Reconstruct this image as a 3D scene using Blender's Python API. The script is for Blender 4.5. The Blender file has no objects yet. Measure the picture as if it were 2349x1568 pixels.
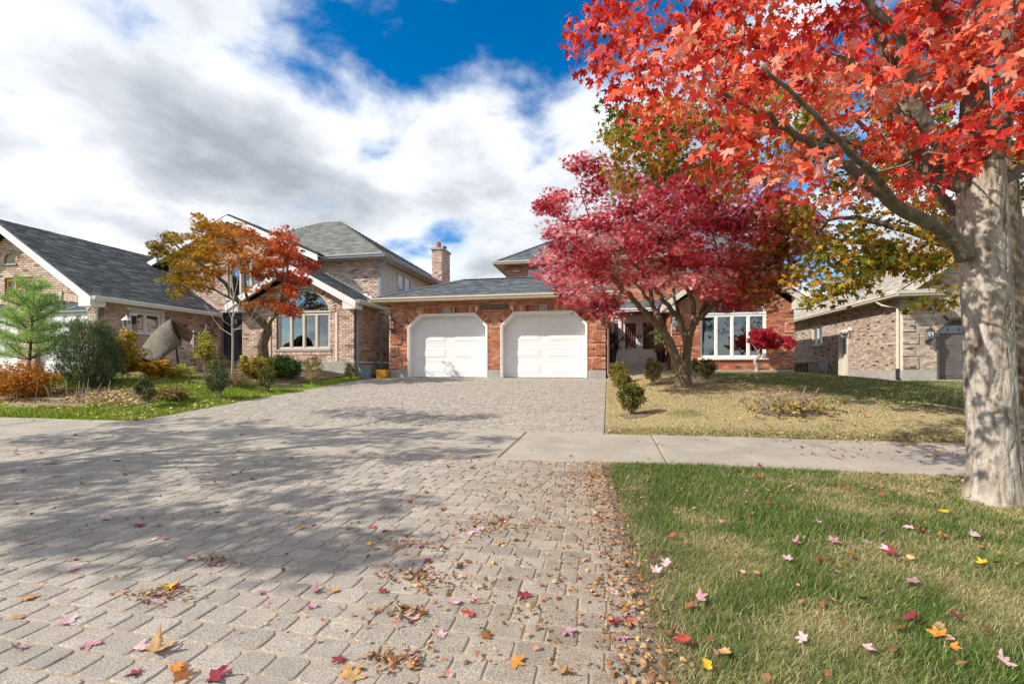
import bpy, math, random
import numpy as np
from mathutils import Vector, Matrix

random.seed(11)
rng = np.random.default_rng(11)
S = bpy.context.scene
COL = S.collection

# ------------------------------------------------------------------ camera
YAW = math.radians(11.56)
CAMZ = 1.05
FPX = 1080.0                      # focal length for a picture 2348 wide
PW, PH, CX, HY = 2348.0, 1568.0, 1174.0, 845.0
cam_d = bpy.data.cameras.new('camera')
cam = bpy.data.objects.new('camera', cam_d)
COL.objects.link(cam)
cam.location = (0, 0, CAMZ)
cam.rotation_euler = (math.pi / 2, 0, YAW)
cam_d.sensor_width = 36.0
cam_d.lens = 36.0 * FPX / PW
cam_d.shift_y = (HY - PH / 2) / PW
cam_d.clip_end = 3000
cam_d.clip_start = 0.05
S.camera = cam

# ------------------------------------------------------------------ sun, sky, exposure
SUN = Vector((-1.5, -1.0, 1.42)).normalized()
sun_d = bpy.data.lights.new('sun', 'SUN')
sun_d.energy = 4.6
sun_d.angle = math.radians(0.5)
sun_d.color = (1.0, 0.93, 0.83)
sun = bpy.data.objects.new('sun', sun_d)
COL.objects.link(sun)
sun.rotation_euler = SUN.to_track_quat('Z', 'Y').to_euler()
sun.location = (-20, -14, 20)

W = bpy.data.worlds.new('World')
S.world = W
W.use_nodes = True
def build_world():
    nt = W.node_tree
    nt.nodes.clear()
    N = nt.nodes.new
    L = nt.links.new
    out = N('ShaderNodeOutputWorld')
    sky = N('ShaderNodeTexSky')
    sky.sky_type = 'NISHITA'
    sky.sun_disc = False
    sky.sun_elevation = math.asin(SUN.z)
    sky.sun_rotation = math.atan2(SUN.x, SUN.y)
    sky.altitude = 300
    sky.dust_density = 0.4
    sky.ozone_density = 2.5
    hsv = N('ShaderNodeHueSaturation')
    hsv.inputs['Saturation'].default_value = 1.5
    hsv.inputs['Value'].default_value = 1.0
    L(sky.outputs[0], hsv.inputs['Color'])
    bg1 = N('ShaderNodeBackground')
    bg1.inputs['Strength'].default_value = 0.13
    L(hsv.outputs[0], bg1.inputs['Color'])
    tc = N('ShaderNodeTexCoord')
    sep = N('ShaderNodeSeparateXYZ')
    L(tc.outputs['Generated'], sep.inputs[0])
    def M(op, a, b=None, c=None):
        n = N('ShaderNodeMath'); n.operation = op
        for i, x in enumerate((a, b, c)):
            if x is None: continue
            if isinstance(x, (int, float)): n.inputs[i].default_value = x
            else: L(x, n.inputs[i])
        return n.outputs[0]
    den = M('ADD', M('MAXIMUM', sep.outputs[2], 0.0), 0.22)
    px = M('DIVIDE', sep.outputs[0], den)
    py = M('DIVIDE', sep.outputs[1], den)
    comb = N('ShaderNodeCombineXYZ')
    L(px, comb.inputs[0]); L(py, comb.inputs[1])
    mp = N('ShaderNodeMapping')
    mp.inputs['Rotation'].default_value = (0, 0, CLOUD_ROT)
    mp.inputs['Location'].default_value = CLOUD_LOC
    L(comb.outputs[0], mp.inputs[0])
    def noise(scale, detail, rough, dist, src=None, off=None):
        n = N('ShaderNodeTexNoise')
        n.inputs['Scale'].default_value = scale
        n.inputs['Detail'].default_value = detail
        n.inputs['Roughness'].default_value = rough
        n.inputs['Distortion'].default_value = dist
        if off:
            m2 = N('ShaderNodeMapping'); m2.inputs['Location'].default_value = off
            L(mp.outputs[0], m2.inputs[0]); L(m2.outputs[0], n.inputs['Vector'])
        else:
            L(mp.outputs[0], n.inputs['Vector'])
        return n.outputs['Fac']
    n_big = noise(0.9, 2.0, 0.45, 0.2)
    n_mid = noise(2.6, 9.0, 0.56, 0.15, off=(3.1, 1.7, 0))
    # a gap in the cloud deck, and a denser bank beside it
    def blob(cx, cy, sx, sy):
        a = M('DIVIDE', M('SUBTRACT', px, cx), sx)
        b = M('DIVIDE', M('SUBTRACT', py, cy), sy)
        r2 = M('ADD', M('MULTIPLY', a, a), M('MULTIPLY', b, b))
        return M('POWER', 2.718, M('MULTIPLY', r2, -1.0))
    cov = M('ADD', M('MULTIPLY', n_big, 0.5), M('MULTIPLY', n_mid, 0.75))
    for (cx, cy, sx, sy, amp) in CLOUD_BLOBS:
        cov = M('ADD', cov, M('MULTIPLY', blob(cx, cy, sx, sy), amp))
    ramp = N('ShaderNodeMapRange')
    ramp.interpolation_type = 'SMOOTHSTEP'
    ramp.inputs['From Min'].default_value = CLOUD_T0
    ramp.inputs['From Max'].default_value = CLOUD_T1
    L(cov, ramp.inputs['Value'])
    # grey undersides where the deck is thick
    n_sh = noise(1.35, 6.0, 0.5, 0.3, off=(7.3, 4.4, 0))
    th = M('ADD', M('ADD', M('MULTIPLY', M('SUBTRACT', cov, CLOUD_T1), 2.6), 0.16), M('MULTIPLY', M('SUBTRACT', n_sh, 0.5), 2.4))
    r2 = N('ShaderNodeValToRGB')
    e = r2.color_ramp.elements
    e[0].position = 0.0; e[0].color = (0.86, 0.88, 0.91, 1)
    e[1].position = 0.85; e[1].color = (0.35, 0.38, 0.435, 1)
    m_ = r2.color_ramp.elements.new(0.36); m_.color = (0.58, 0.61, 0.66, 1)
    L(th, r2.inputs[0])
    bg2 = N('ShaderNodeBackground')
    bg2.inputs['Strength'].default_value = CLOUD_STR
    L(r2.outputs[0], bg2.inputs['Color'])
    mix = N('ShaderNodeMixShader')
    L(ramp.outputs[0], mix.inputs[0])
    L(bg1.outputs[0], mix.inputs[1]); L(bg2.outputs[0], mix.inputs[2])
    L(mix.outputs[0], out.inputs[0])
CLOUD_ROT = 0.55
CLOUD_LOC = (1.3, 0.4, 0.0)
CLOUD_BLOBS = [(-0.27, 1.0, 0.30, 0.17, -0.34), (-1.35, 1.15, 0.75, 0.55, 0.20), (-0.10, 1.65, 0.5, 0.4, 0.04)]
CLOUD_T0, CLOUD_T1, CLOUD_STR = 0.495, 0.69, 0.95
build_world()

S.view_settings.view_transform = 'Standard'
S.view_settings.look = 'None'
S.view_settings.gamma = 1.0
S.view_settings.exposure = 0.45
S.view_settings.use_curve_mapping = False
S.cycles.max_bounces = 6
S.cycles.transparent_max_bounces = 12
S.cycles.use_denoising = True

# ------------------------------------------------------------------ helpers: picture point -> place
_s, _c = math.sin(YAW), math.cos(YAW)
def ab(x, y):
    return (x - CX) / FPX, (HY - y) / FPX
def at(x, y, Y=None, d=None, X=None):
    a, b = ab(x, y)
    if d is None:
        d = Y / (_c + a * _s) if Y is not None else X / (a * _c - _s)
    return Vector((d * (a * _c - _s), d * (_c + a * _s), CAMZ + b * d))
def project(p):
    d = p[1] * _c - p[0] * _s
    return (p[0] * _c + p[1] * _s) / max(d, 1e-3), (p[2] - CAMZ) / max(d, 1e-3), d
def interp(x, pts):
    return float(np.interp(x, [p[0] for p in pts], [p[1] for p in pts]))
P_DRIVE = [(-40, -0.1), (-5, -0.02), (1.5, 0.0), (5.0, 0.08), (6.85, 0.12), (15.5, 0.745), (22, 0.95), (60, 1.0)]
P_RIGHT = [(-40, -0.1), (-5, -0.02), (1.5, 0.0), (5.0, 0.08), (6.85, 0.12), (8.5, 0.36), (11.6, 0.643), (14, 0.83), (18.5, 0.93), (60, 1.0)]
P_FAR_R = [(-40, -0.1), (-5, -0.02), (1.5, 0.0), (5.0, 0.08), (6.85, 0.12), (12, 0.46), (18.9, 0.66), (60, 0.8)]
P_LEFT = [(-40, -0.1), (-5, -0.02), (1.5, 0.0), (5.0, 0.08), (6.85, 0.12), (8.4, 0.46), (9.4, 0.72), (11.5, 0.85), (14.5, 1.02), (60, 1.1)]
def npi(y, P):
    return np.interp(y, [p[0] for p in P], [p[1] for p in P])
def sst(t):
    t = np.clip(t, 0, 1)
    return t * t * (3 - 2 * t)
def Hn(x, y):
    x = np.asarray(x, float); y = np.asarray(y, float)
    h = npi(y, P_DRIVE)
    r = npi(y, P_RIGHT); fr = npi(y, P_FAR_R); l = npi(y, P_LEFT)
    h = h + (r - h) * sst((x + 0.1) / 1.6)
    h = h + (fr - h) * sst((x - 6.0) / 3.2)
    h = h + (l - h) * sst((-8.15 - x) / 2.6)
    return h
def H(x, y):
    return float(Hn(x, y))
def G(x, y):
    a, b = ab(x, y)
    d = 0.5
    while d < 60:
        p = Vector((d * (a * _c - _s), d * (_c + a * _s), CAMZ + b * d))
        if p.z <= H(p.x, p.y): return p
        d += 0.02
    return p

# ------------------------------------------------------------------ helpers: objects
def tag(o, label=None, cat=None, group=None, kind=None):
    if label: o['label'] = label
    if cat: o['category'] = cat
    if group: o['group'] = group
    if kind: o['kind'] = kind
    return o
def empty(name, loc, label=None, cat=None, group=None):
    o = bpy.data.objects.new(name, None)
    o.empty_display_size = 0.2
    COL.objects.link(o)
    o.location = loc
    return tag(o, label, cat, group)
def origin_of(p):
    v = Vector((0, 0, 0))
    while p is not None:
        v += p.location
        p = p.parent
    return v
def link(name, me, parent=None, loc=(0, 0, 0), rot=None):
    o = bpy.data.objects.new(name, me)
    COL.objects.link(o)
    o.parent = parent
    o.location = loc
    if rot is not None: o.rotation_euler = rot
    return o
def np_mesh(name, V, F, cols=None, mat=None, smooth=False):
    """V (n,3), F (m,k) constant polygon size"""
    me = bpy.data.meshes.new(name)
    V = np.ascontiguousarray(V, dtype=np.float32); F = np.ascontiguousarray(F, dtype=np.int32)
    me.vertices.add(len(V)); me.vertices.foreach_set('co', V.ravel())
    k = F.shape[1]
    me.loops.add(F.size); me.loops.foreach_set('vertex_index', F.ravel())
    me.polygons.add(len(F))
    me.polygons.foreach_set('loop_start', np.arange(0, F.size, k, dtype=np.int32))
    if smooth: me.polygons.foreach_set('use_smooth', np.ones(len(F), dtype=bool))
    if cols is not None:
        at_ = me.attributes.new('col', 'FLOAT_COLOR', 'POINT')
        c4 = np.ones((len(V), 4), np.float32); c4[:, :3] = cols
        at_.data.foreach_set('color', c4.ravel())
    me.update(calc_edges=True)
    if mat: me.materials.append(mat)
    return me
class MB:
    def __init__(s):
        s.v = []; s.f = []; s.c = []; s.col = (1, 1, 1)
    def add(s, vs, fs):
        n = len(s.v)
        s.v += [tuple(p) for p in vs]
        s.f += [tuple(i + n for i in f) for f in fs]
        s.c += [s.col] * len(vs)
    def obox(s, o, U, V, N, back=True):
        o, U, V, N = Vector(o), Vector(U), Vector(V), Vector(N)
        if U.cross(V).dot(N) < 0: o = o + U; U = -U
        vs = [o, o + U, o + U + V, o + V, o + N, o + U + N, o + U + V + N, o + V + N]
        fs = [(4, 5, 6, 7), (0, 1, 5, 4), (1, 2, 6, 5), (2, 3, 7, 6), (3, 0, 4, 7)]
        if back: fs.append((0, 3, 2, 1))
        s.add(vs, fs)
    def box(s, lo, hi):
        s.obox(lo, (hi[0] - lo[0], 0, 0), (0, hi[1] - lo[1], 0), (0, 0, hi[2] - lo[2]))
    def prism(s, pts, N):
        pts = [Vector(p) for p in pts]; N = Vector(N); n = len(pts)
        nrm = Vector((0, 0, 0))
        for i in range(n):
            nrm += (pts[i] - pts[0]).cross(pts[(i + 1) % n] - pts[0])
        if nrm.dot(N) < 0: pts.reverse()
        vs = pts + [p + N for p in pts]
        fs = [tuple(range(n))[::-1], tuple(range(n, 2 * n))]
        fs += [(i, (i + 1) % n, n + (i + 1) % n, n + i) for i in range(n)]
        s.add(vs, fs)
    def tube(s, pts, rad, k=8, cap=True):
        pts = [Vector(p) for p in pts]
        if isinstance(rad, (int, float)): rad = [rad] * len(pts)
        vs = []; ref = None
        for i, p in enumerate(pts):
            t = (pts[min(i + 1, len(pts) - 1)] - pts[max(i - 1, 0)])
            if t.length < 1e-9: t = Vector((0, 0, 1))
            t.normalize()
            if ref is None:
                ref = Vector((1, 0, 0)) if abs(t.x) < 0.8 else Vector((0, 1, 0))
            u = (ref - t * ref.dot(t)).normalized(); w = t.cross(u); ref = u
            for j in range(k):
                an = 2 * math.pi * j / k
                vs.append(p + (u * math.cos(an) + w * math.sin(an)) * rad[i])
        fs = []
        for i in range(len(pts) - 1):
            for j in range(k):
                a = i * k + j; b = i * k + (j + 1) % k
                fs.append((a, b, b + k, a + k))
        if cap:
            fs.append(tuple(range(k))[::-1])
            fs.append(tuple(range((len(pts) - 1) * k, len(pts) * k)))
        s.add(vs, fs)
    def lathe(s, c, prof, k=12, cap=True):
        c = Vector(c)
        s_ = []
        for r, z in prof:
            for j in range(k):
                an = 2 * math.pi * (j + 0.5) / k
                s_.append(c + Vector((r * math.cos(an), r * math.sin(an), z)))
        fs = []
        for i in range(len(prof) - 1):
            for j in range(k):
                a = i * k + j; b = i * k + (j + 1) % k
                fs.append((a, b, b + k, a + k))
        if cap:
            fs.append(tuple(range(k))[::-1]); fs.append(tuple(range((len(prof) - 1) * k, len(prof) * k)))
        s.add(s_, fs)
    def build(s, name, mat, parent=None, smooth=False, kind=None):
        T = origin_of(parent)
        me = bpy.data.meshes.new(name)
        me.from_pydata([(p[0] - T.x, p[1] - T.y, p[2] - T.z) for p in s.v], [], s.f)
        a_ = me.attributes.new('col', 'FLOAT_COLOR', 'POINT')
        c4 = np.ones((len(s.v), 4), np.float32)
        if s.c: c4[:, :3] = np.array(s.c, np.float32)
        a_.data.foreach_set('color', c4.ravel())
        if smooth: me.polygons.foreach_set('use_smooth', [True] * len(me.polygons))
        me.materials.append(mat)
        o = link(name, me, parent)
        if kind: o['kind'] = kind
        return o

# ------------------------------------------------------------------ materials
MATS = {}
def pmat(name, c1, c2=None, scale=8.0, rough=0.7, bump=0.0, bscale=40.0, metal=0.0, attr=False, var=0.25, spec=0.3,
         detail=6.0, stretch=None, speck=None, transl=0.0):
    """procedural material: two-tone noise (or the pieces' own colour with noise on it) and fine relief"""
    if name in MATS: return MATS[name]
    m = bpy.data.materials.new(name); m.use_nodes = True
    nt = m.node_tree; N = nt.nodes.new; L = nt.links.new
    b = nt.nodes['Principled BSDF']
    b.inputs['Roughness'].default_value = rough
    b.inputs['Metallic'].default_value = metal
    b.inputs['Specular IOR Level'].default_value = spec
    tc = N('ShaderNodeTexCoord')
    vec = tc.outputs['Object']
    geo = N('ShaderNodeNewGeometry')
    vec = geo.outputs['Position']
    if stretch:
        mp = N('ShaderNodeMapping'); mp.inputs['Scale'].default_value = stretch
        L(vec, mp.inputs[0]); vec = mp.outputs[0]
    n1 = N('ShaderNodeTexNoise'); n1.inputs['Scale'].default_value = scale; n1.inputs['Detail'].default_value = detail
    n1.inputs['Roughness'].default_value = 0.6
    L(vec, n1.inputs['Vector'])
    mx = N('ShaderNodeMix'); mx.data_type = 'RGBA'
    if attr:
        an = N('ShaderNodeAttribute'); an.attribute_name = 'col'
        mr = N('ShaderNodeMapRange'); mr.inputs['From Min'].default_value = 0.25; mr.inputs['From Max'].default_value = 0.75
        mr.inputs['To Min'].default_value = 1 - var; mr.inputs['To Max'].default_value = 1 + var
        L(n1.outputs['Fac'], mr.inputs['Value'])
        vm = N('ShaderNodeVectorMath'); vm.operation = 'SCALE'
        L(an.outputs['Color'], vm.inputs[0]); L(mr.outputs[0], vm.inputs['Scale'])
        colr = vm.outputs[0]
    else:
        mx.inputs['A'].default_value = (*c1, 1); mx.inputs['B'].default_value = (*(c2 or c1), 1)
        mr = N('ShaderNodeMapRange'); mr.inputs['From Min'].default_value = 0.35; mr.inputs['From Max'].default_value = 0.65
        L(n1.outputs['Fac'], mr.inputs['Value']); L(mr.outputs[0], mx.inputs['Factor'])
        colr = mx.outputs['Result']
    if speck:
        sc, amt, dk, lt = speck
        n3 = N('ShaderNodeTexNoise'); n3.inputs['Scale'].default_value = sc; n3.inputs['Detail'].default_value = 2.0
        L(geo.outputs['Position'], n3.inputs['Vector'])
        m3 = N('ShaderNodeMapRange'); m3.inputs['From Min'].default_value = 0.3; m3.inputs['From Max'].default_value = 0.7
        m3.inputs['To Min'].default_value = dk; m3.inputs['To Max'].default_value = lt
        L(n3.outputs['Fac'], m3.inputs['Value'])
        v3 = N('ShaderNodeVectorMath'); v3.operation = 'SCALE'
        L(colr, v3.inputs[0]); L(m3.outputs[0], v3.inputs['Scale']); colr = v3.outputs[0]
    L(colr, b.inputs['Base Color'])
    if bump:
        n2 = N('ShaderNodeTexNoise'); n2.inputs['Scale'].default_value = bscale; n2.inputs['Detail'].default_value = 5.0
        L(vec, n2.inputs['Vector'])
        bp = N('ShaderNodeBump'); bp.inputs['Strength'].default_value = 1.0; bp.inputs['Distance'].default_value = bump
        L(n2.outputs['Fac'], bp.inputs['Height']); L(bp.outputs[0], b.inputs['Normal'])
    if transl:
        tr = N('ShaderNodeBsdfTranslucent'); L(colr, tr.inputs['Color'])
        ms = N('ShaderNodeMixShader'); ms.inputs[0].default_value = transl
        out = nt.nodes['Material Output']
        L(b.outputs[0], ms.inputs[1]); L(tr.outputs[0], ms.inputs[2]); L(ms.outputs[0], out.inputs[0])
    MATS[name] = m
    return m
def glass_mat(name, tint, refl=0.12, rough=0.01):
    m = bpy.data.materials.new(name); m.use_nodes = True
    nt = m.node_tree; N = nt.nodes.new; L = nt.links.new
    for n in list(nt.nodes):
        if n.type == 'BSDF_PRINCIPLED': nt.nodes.remove(n)
    out = nt.nodes['Material Output']
    t = N('ShaderNodeBsdfTransparent'); t.inputs[0].default_value = (*tint, 1)
    g = N('ShaderNodeBsdfGlossy'); g.inputs['Roughness'].default_value = rough; g.inputs[0].default_value = (0.9, 0.95, 1.0, 1)
    fr = N('ShaderNodeFresnel'); fr.inputs[0].default_value = 1.5
    ad = N('ShaderNodeMath'); ad.operation = 'ADD'; ad.inputs[1].default_value = refl
    nz = N('ShaderNodeTexNoise'); nz.inputs['Scale'].default_value = 1.6; nz.inputs['Detail'].default_value = 1.0
    ge = N('ShaderNodeNewGeometry'); L(ge.outputs['Position'], nz.inputs['Vector'])
    bp = N('ShaderNodeBump'); bp.inputs['Strength'].default_value = 0.35; bp.inputs['Distance'].default_value = 0.02
    L(nz.outputs['Fac'], bp.inputs['Height']); L(bp.outputs[0], g.inputs['Normal'])
    L(fr.outputs[0], ad.inputs[0])
    mx = N('ShaderNodeMixShader'); L(ad.outputs[0], mx.inputs[0]); L(t.outputs[0], mx.inputs[1]); L(g.outputs[0], mx.inputs[2])
    L(mx.outputs[0], out.inputs[0])
    return m
M_BRICK = pmat('brick_clay', None, attr=True, scale=30, rough=0.85, var=0.3, bump=0.004, bscale=120, spec=0.15)
M_MORTAR_T = pmat('mortar_tan', (0.66, 0.59, 0.50), (0.55, 0.48, 0.40), scale=20, rough=0.9, spec=0.1)
M_MORTAR_G = pmat('mortar_grey', (0.30, 0.24, 0.21), (0.22, 0.17, 0.15), scale=20, rough=0.9, spec=0.1)
M_CONC = pmat('concrete', (0.40, 0.38, 0.34), (0.31, 0.30, 0.27), scale=5, rough=0.85, bump=0.003, bscale=160, spec=0.2, speck=(260, 1, 0.8, 1.2))
M_WALK = pmat('sidewalk_concrete', (0.40, 0.355, 0.295), (0.31, 0.28, 0.235), scale=2.2, rough=0.88, bump=0.002, bscale=220, spec=0.2, speck=(170, 1, 0.72, 1.25))
M_SHINGLE = pmat('asphalt_shingle', None, attr=True, scale=60, rough=0.9, var=0.3, bump=0.004, bscale=300, spec=0.15)
M_ROOFBASE = pmat('roof_felt', (0.05, 0.05, 0.055), (0.04, 0.04, 0.04), rough=0.9)
M_WHITE = pmat('white_paint', (0.80, 0.80, 0.79), (0.74, 0.74, 0.73), scale=3, rough=0.45, spec=0.4)
M_DOORW = pmat('white_garage_steel', (0.80, 0.80, 0.80), (0.76, 0.76, 0.76), scale=2, rough=0.4, spec=0.4, bump=0.0006, bscale=300)
M_BEIGE = pmat('beige_aluminium', (0.56, 0.50, 0.38), (0.50, 0.44, 0.33), scale=3, rough=0.45, spec=0.4)
M_SOFFIT = pmat('soffit_cream', (0.62, 0.57, 0.44), (0.56, 0.51, 0.39), scale=3, rough=0.5)
M_CREAM = pmat('cream_vinyl', (0.62, 0.58, 0.48), (0.56, 0.52, 0.43), scale=3, rough=0.5)
M_BROWNMET = pmat('brown_aluminium', (0.24, 0.15, 0.10), (0.20, 0.12, 0.08), scale=3, rough=0.5)
M_GREYMET = pmat('grey_aluminium', (0.35, 0.36, 0.40), (0.30, 0.31, 0.35), scale=3, rough=0.5)
M_BLACK = pmat('black_metal', (0.02, 0.02, 0.022), (0.03, 0.03, 0.03), rough=0.45, spec=0.5)
M_GOLD = pmat('gold_letter', (0.55, 0.38, 0.20), (0.45, 0.3, 0.15), rough=0.4, metal=0.3)
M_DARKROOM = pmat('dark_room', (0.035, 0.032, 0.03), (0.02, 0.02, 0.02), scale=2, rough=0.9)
M_CURTAIN = pmat('curtain', (0.34, 0.34, 0.36), (0.22, 0.22, 0.25), scale=8, rough=0.9, stretch=(6, 6, 0.4))
M_GLASS = glass_mat('window_glass', (0.75, 0.78, 0.78), 0.10)
M_GLASSD = glass_mat('tinted_glass', (0.45, 0.45, 0.4), 0.12)
M_LAMPG = glass_mat('lamp_glass', (0.9, 0.9, 0.88), 0.12)
M_GREYDOOR = pmat('taupe_garage_steel', (0.125, 0.11, 0.105), (0.11, 0.095, 0.09), scale=2, rough=0.5)
M_BLUEDOOR = pmat('slate_blue_door', (0.07, 0.085, 0.13), (0.06, 0.07, 0.11), scale=3, rough=0.45)
M_BARK = pmat('maple_bark', (0.21, 0.18, 0.14), (0.10, 0.085, 0.065), scale=16, rough=0.9, bump=0.03, bscale=22, spec=0.1, stretch=(1, 1, 0.28), detail=9, speck=(90, 1, 0.75, 1.25))
M_BARKD = pmat('dark_bark', (0.15, 0.125, 0.09), (0.075, 0.06, 0.045), scale=18, rough=0.9, bump=0.02, bscale=26, spec=0.1, stretch=(1, 1, 0.35))
M_BARKJ = pmat('olive_bark', (0.20, 0.16, 0.10), (0.10, 0.08, 0.05), scale=14, rough=0.85, bump=0.01, bscale=30, spec=0.15, stretch=(1, 1, 0.5))
M_TWIG = pmat('pale_twig', (0.42, 0.36, 0.28), (0.30, 0.25, 0.2), scale=20, rough=0.9)
M_LEAF = pmat('leaf', None, attr=True, scale=25, rough=0.55, var=0.18, spec=0.25, transl=0.38)
M_DRYLEAF = pmat('fallen_leaf', None, attr=True, scale=45, rough=0.7, var=0.3, spec=0.2, transl=0.12, bump=0.004, bscale=60)
M_GRASS = pmat('grass_blade', None, attr=True, scale=6, rough=0.6, var=0.12, spec=0.2, transl=0.3)
M_PAVER = pmat('paver_concrete', None, attr=True, scale=9, rough=0.9, var=0.14, bump=0.004, bscale=170, spec=0.15, speck=(150, 1, 0.62, 1.4))
M_SAND = pmat('joint_sand', (0.44, 0.355, 0.27), (0.32, 0.255, 0.19), scale=9, rough=0.95, bump=0.003, bscale=200, spec=0.1)
M_SOIL = pmat('soil_mulch', (0.16, 0.12, 0.085), (0.27, 0.205, 0.145), scale=22, rough=0.95, bump=0.02, bscale=70, spec=0.1)
M_PLAIN = pmat('painted_piece', None, attr=True, scale=10, rough=0.6, var=0.12)

# ------------------------------------------------------------------ pieces laid in courses
CAMV = Vector((0, 0, CAMZ))
def show_score(c, n, area):
    v = CAMV - c
    d = v.length
    f = n.dot(v) / d
    a, b, dd = project(c)
    if f < 0.03 or dd < 0.5 or abs(a) > 1.09 or b > 0.79 or b < -0.68: return 0.0
    return area * f / (d * d)
class Pieces:
    """bricks or shingles: the ones that show largest become objects, the rest one joined mesh"""
    def __init__(s): s.P = []
    def add(s, o, U, V, N, col, tilt=0.0):
        s.P.append((Vector(o), Vector(U), Vector(V), Vector(N), col, tilt))
    def build(s, parent, mat, name, rest_name, nsep=300, prefer=None):
        sc = []
        for i, (o, U, V, N, c, t) in enumerate(s.P):
            ctr = o + U * 0.5 + V * 0.5
            w = show_score(ctr, N.normalized(), U.length * V.length)
            if prefer is not None: w *= prefer(ctr)
            sc.append((w, i))
        sc.sort(reverse=True)
        top = set(i for w, i in sc[:nsep] if w > 0)
        T = origin_of(parent)
        mb = MB(); cache = {}
        for i, (o, U, V, N, c, t) in enumerate(s.P):
            if i in top:
                lu = round(U.length / 0.008) * 0.008; lv = round(V.length / 0.008) * 0.008
                ln = N.length
                ck = tuple(round(x * 50) for x in c)
                key = (round(lu, 3), round(lv, 3), round(ln, 4), ck, round(t, 3))
                if key not in cache:
                    b = MB(); b.col = c
                    s.shape(b, Vector((0, 0, 0)), Vector((lu, 0, 0)), Vector((0, lv, 0)), Vector((0, 0, ln)), t)
                    ob = b.build(name, mat, None)
                    cache[key] = ob.data
                    bpy.data.objects.remove(ob)
                u, v = U.normalized(), V.normalized()
                n = u.cross(v)
                oo = o
                if n.dot(N) < 0: oo = o + U; u = -u; n = -n
                R = Matrix((u, v, n)).transposed()
                link(name, cache[key], parent, oo - T, R.to_euler())
            else:
                mb.col = c
                s.shape(mb, o, U, V, N, t)
        if mb.v:
            r = mb.build(rest_name, mat, parent)
            r['kind'] = 'stuff'
    def shape(s, mb, o, U, V, N, t):
        if U.cross(V).dot(N) < 0: o = o + U; U = -U
        n = N
        top = n * (1.0 - t)
        vs = [o, o + U, o + U + V, o + V, o + n, o + U + n, o + U + V + top, o + V + top]
        mb.add(vs, [(4, 5, 6, 7), (0, 1, 5, 4), (1, 2, 6, 5), (2, 3, 7, 6), (3, 0, 4, 7)])
def spans(polys, v):
    xs = []
    for P in polys:
        n = len(P)
        for i in range(n):
            (u0, v0), (u1, v1) = P[i], P[(i + 1) % n]
            if (v0 <= v < v1) or (v1 <= v < v0):
                xs.append(u0 + (v - v0) / (v1 - v0) * (u1 - u0))
    xs.sort()
    return [(xs[i], xs[i + 1]) for i in range(0, len(xs) - 1, 2) if xs[i + 1] - xs[i] > 0.004]
def arc(cu, cv, ru, rv, a0, a1, n=16):
    return [(cu + ru * math.cos(math.radians(a0 + (a1 - a0) * i / n)), cv + rv * math.sin(math.radians(a0 + (a1 - a0) * i / n))) for i in range(n + 1)]
class Fr:
    """a wall frame: u along the wall, v up, n out"""
    def __init__(s, O, U, N, V=(0, 0, 1)):
        s.O, s.U, s.N, s.V = Vector(O), Vector(U).normalized(), Vector(N).normalized(), Vector(V).normalized()
    def p(s, u, v, n=0.0):
        return s.O + s.U * u + s.V * v + s.N * n
    def box(s, mb, u0, u1, v0, v1, n0, n1, back=True):
        mb.obox(s.p(u0, v0, n0), s.U * (u1 - u0), s.V * (v1 - v0), s.N * (n1 - n0), back)
    def poly(s, mb, pts, n0, n1):
        mb.prism([s.p(u, v, n0) for u, v in pts], s.N * (n1 - n0))
def brick_wall(P, mort, F, polys, colf, t=0.2, course=0.0715, blen=0.21, joint=0.015, proud=0.012, v_base=0.0, n0=0.0):
    vmin = min(p[1] for p in polys[0]); vmax = max(p[1] for p in polys[0])
    k = math.floor((vmin - v_base) / course)
    while v_base + k * course < vmax - 0.01:
        a = max(vmin, v_base + k * course); b = min(vmax, v_base + (k + 1) * course)
        h = b - a
        if h > 0.008:
            for (s0, s1) in ((0, 0.5), (0.5, 1)):
                for (u0, u1) in spans(polys, a + h * (s0 + s1) / 2):
                    F.box(mort, u0, u1, a + h * s0, a + h * s1, n0 - t, n0)
            for (u0, u1) in spans(polys, a + h / 2):
                off = (k % 2) * blen * 0.5 + (0.02 if (k // 2) % 2 else 0)
                j = math.floor((u0 - off) / blen)
                while off + j * blen < u1:
                    x0 = max(u0, off + j * blen + joint / 2); x1 = min(u1, off + (j + 1) * blen - joint / 2)
                    if x1 - x0 > 0.025 and h > 0.03:
                        pr = proud * random.uniform(0.75, 1.15)
                        P.add(F.p(x0, a + joint / 2, n0), F.U * (x1 - x0), F.V * (h - joint), F.N * pr, colf())
                    j += 1
        k += 1
def soldier_row(P, F, u0, u1, v0, v1, colf, n0, n1, w=0.075, j=0.011):
    n = max(1, round((u1 - u0) / w)); st = (u1 - u0) / n
    for i in range(n):
        P.add(F.p(u0 + i * st + j / 2, v0, n0), F.U * (st - j), F.V * (v1 - v0), F.N * (n1 - n0), colf())
def soldier_line(P, F, p0, p1, depth, colf, n0, n1, w=0.075, j=0.011):
    """bricks standing on the line p0-p1 (u,v), reaching out to its left side by depth"""
    d = Vector((p1[0] - p0[0], p1[1] - p0[1])); L = d.length; d /= L
    q = Vector((-d.y, d.x))
    n = max(1, round(L / w)); st = L / n
    for i in range(n):
        a = (i * st + j / 2)
        o = F.p(p0[0] + d.x * a, p0[1] + d.y * a, n0)
        P.add(o, (F.U * d.x + F.V * d.y) * (st - j), (F.U * q.x + F.V * q.y) * depth, F.N * (n1 - n0), colf())
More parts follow.
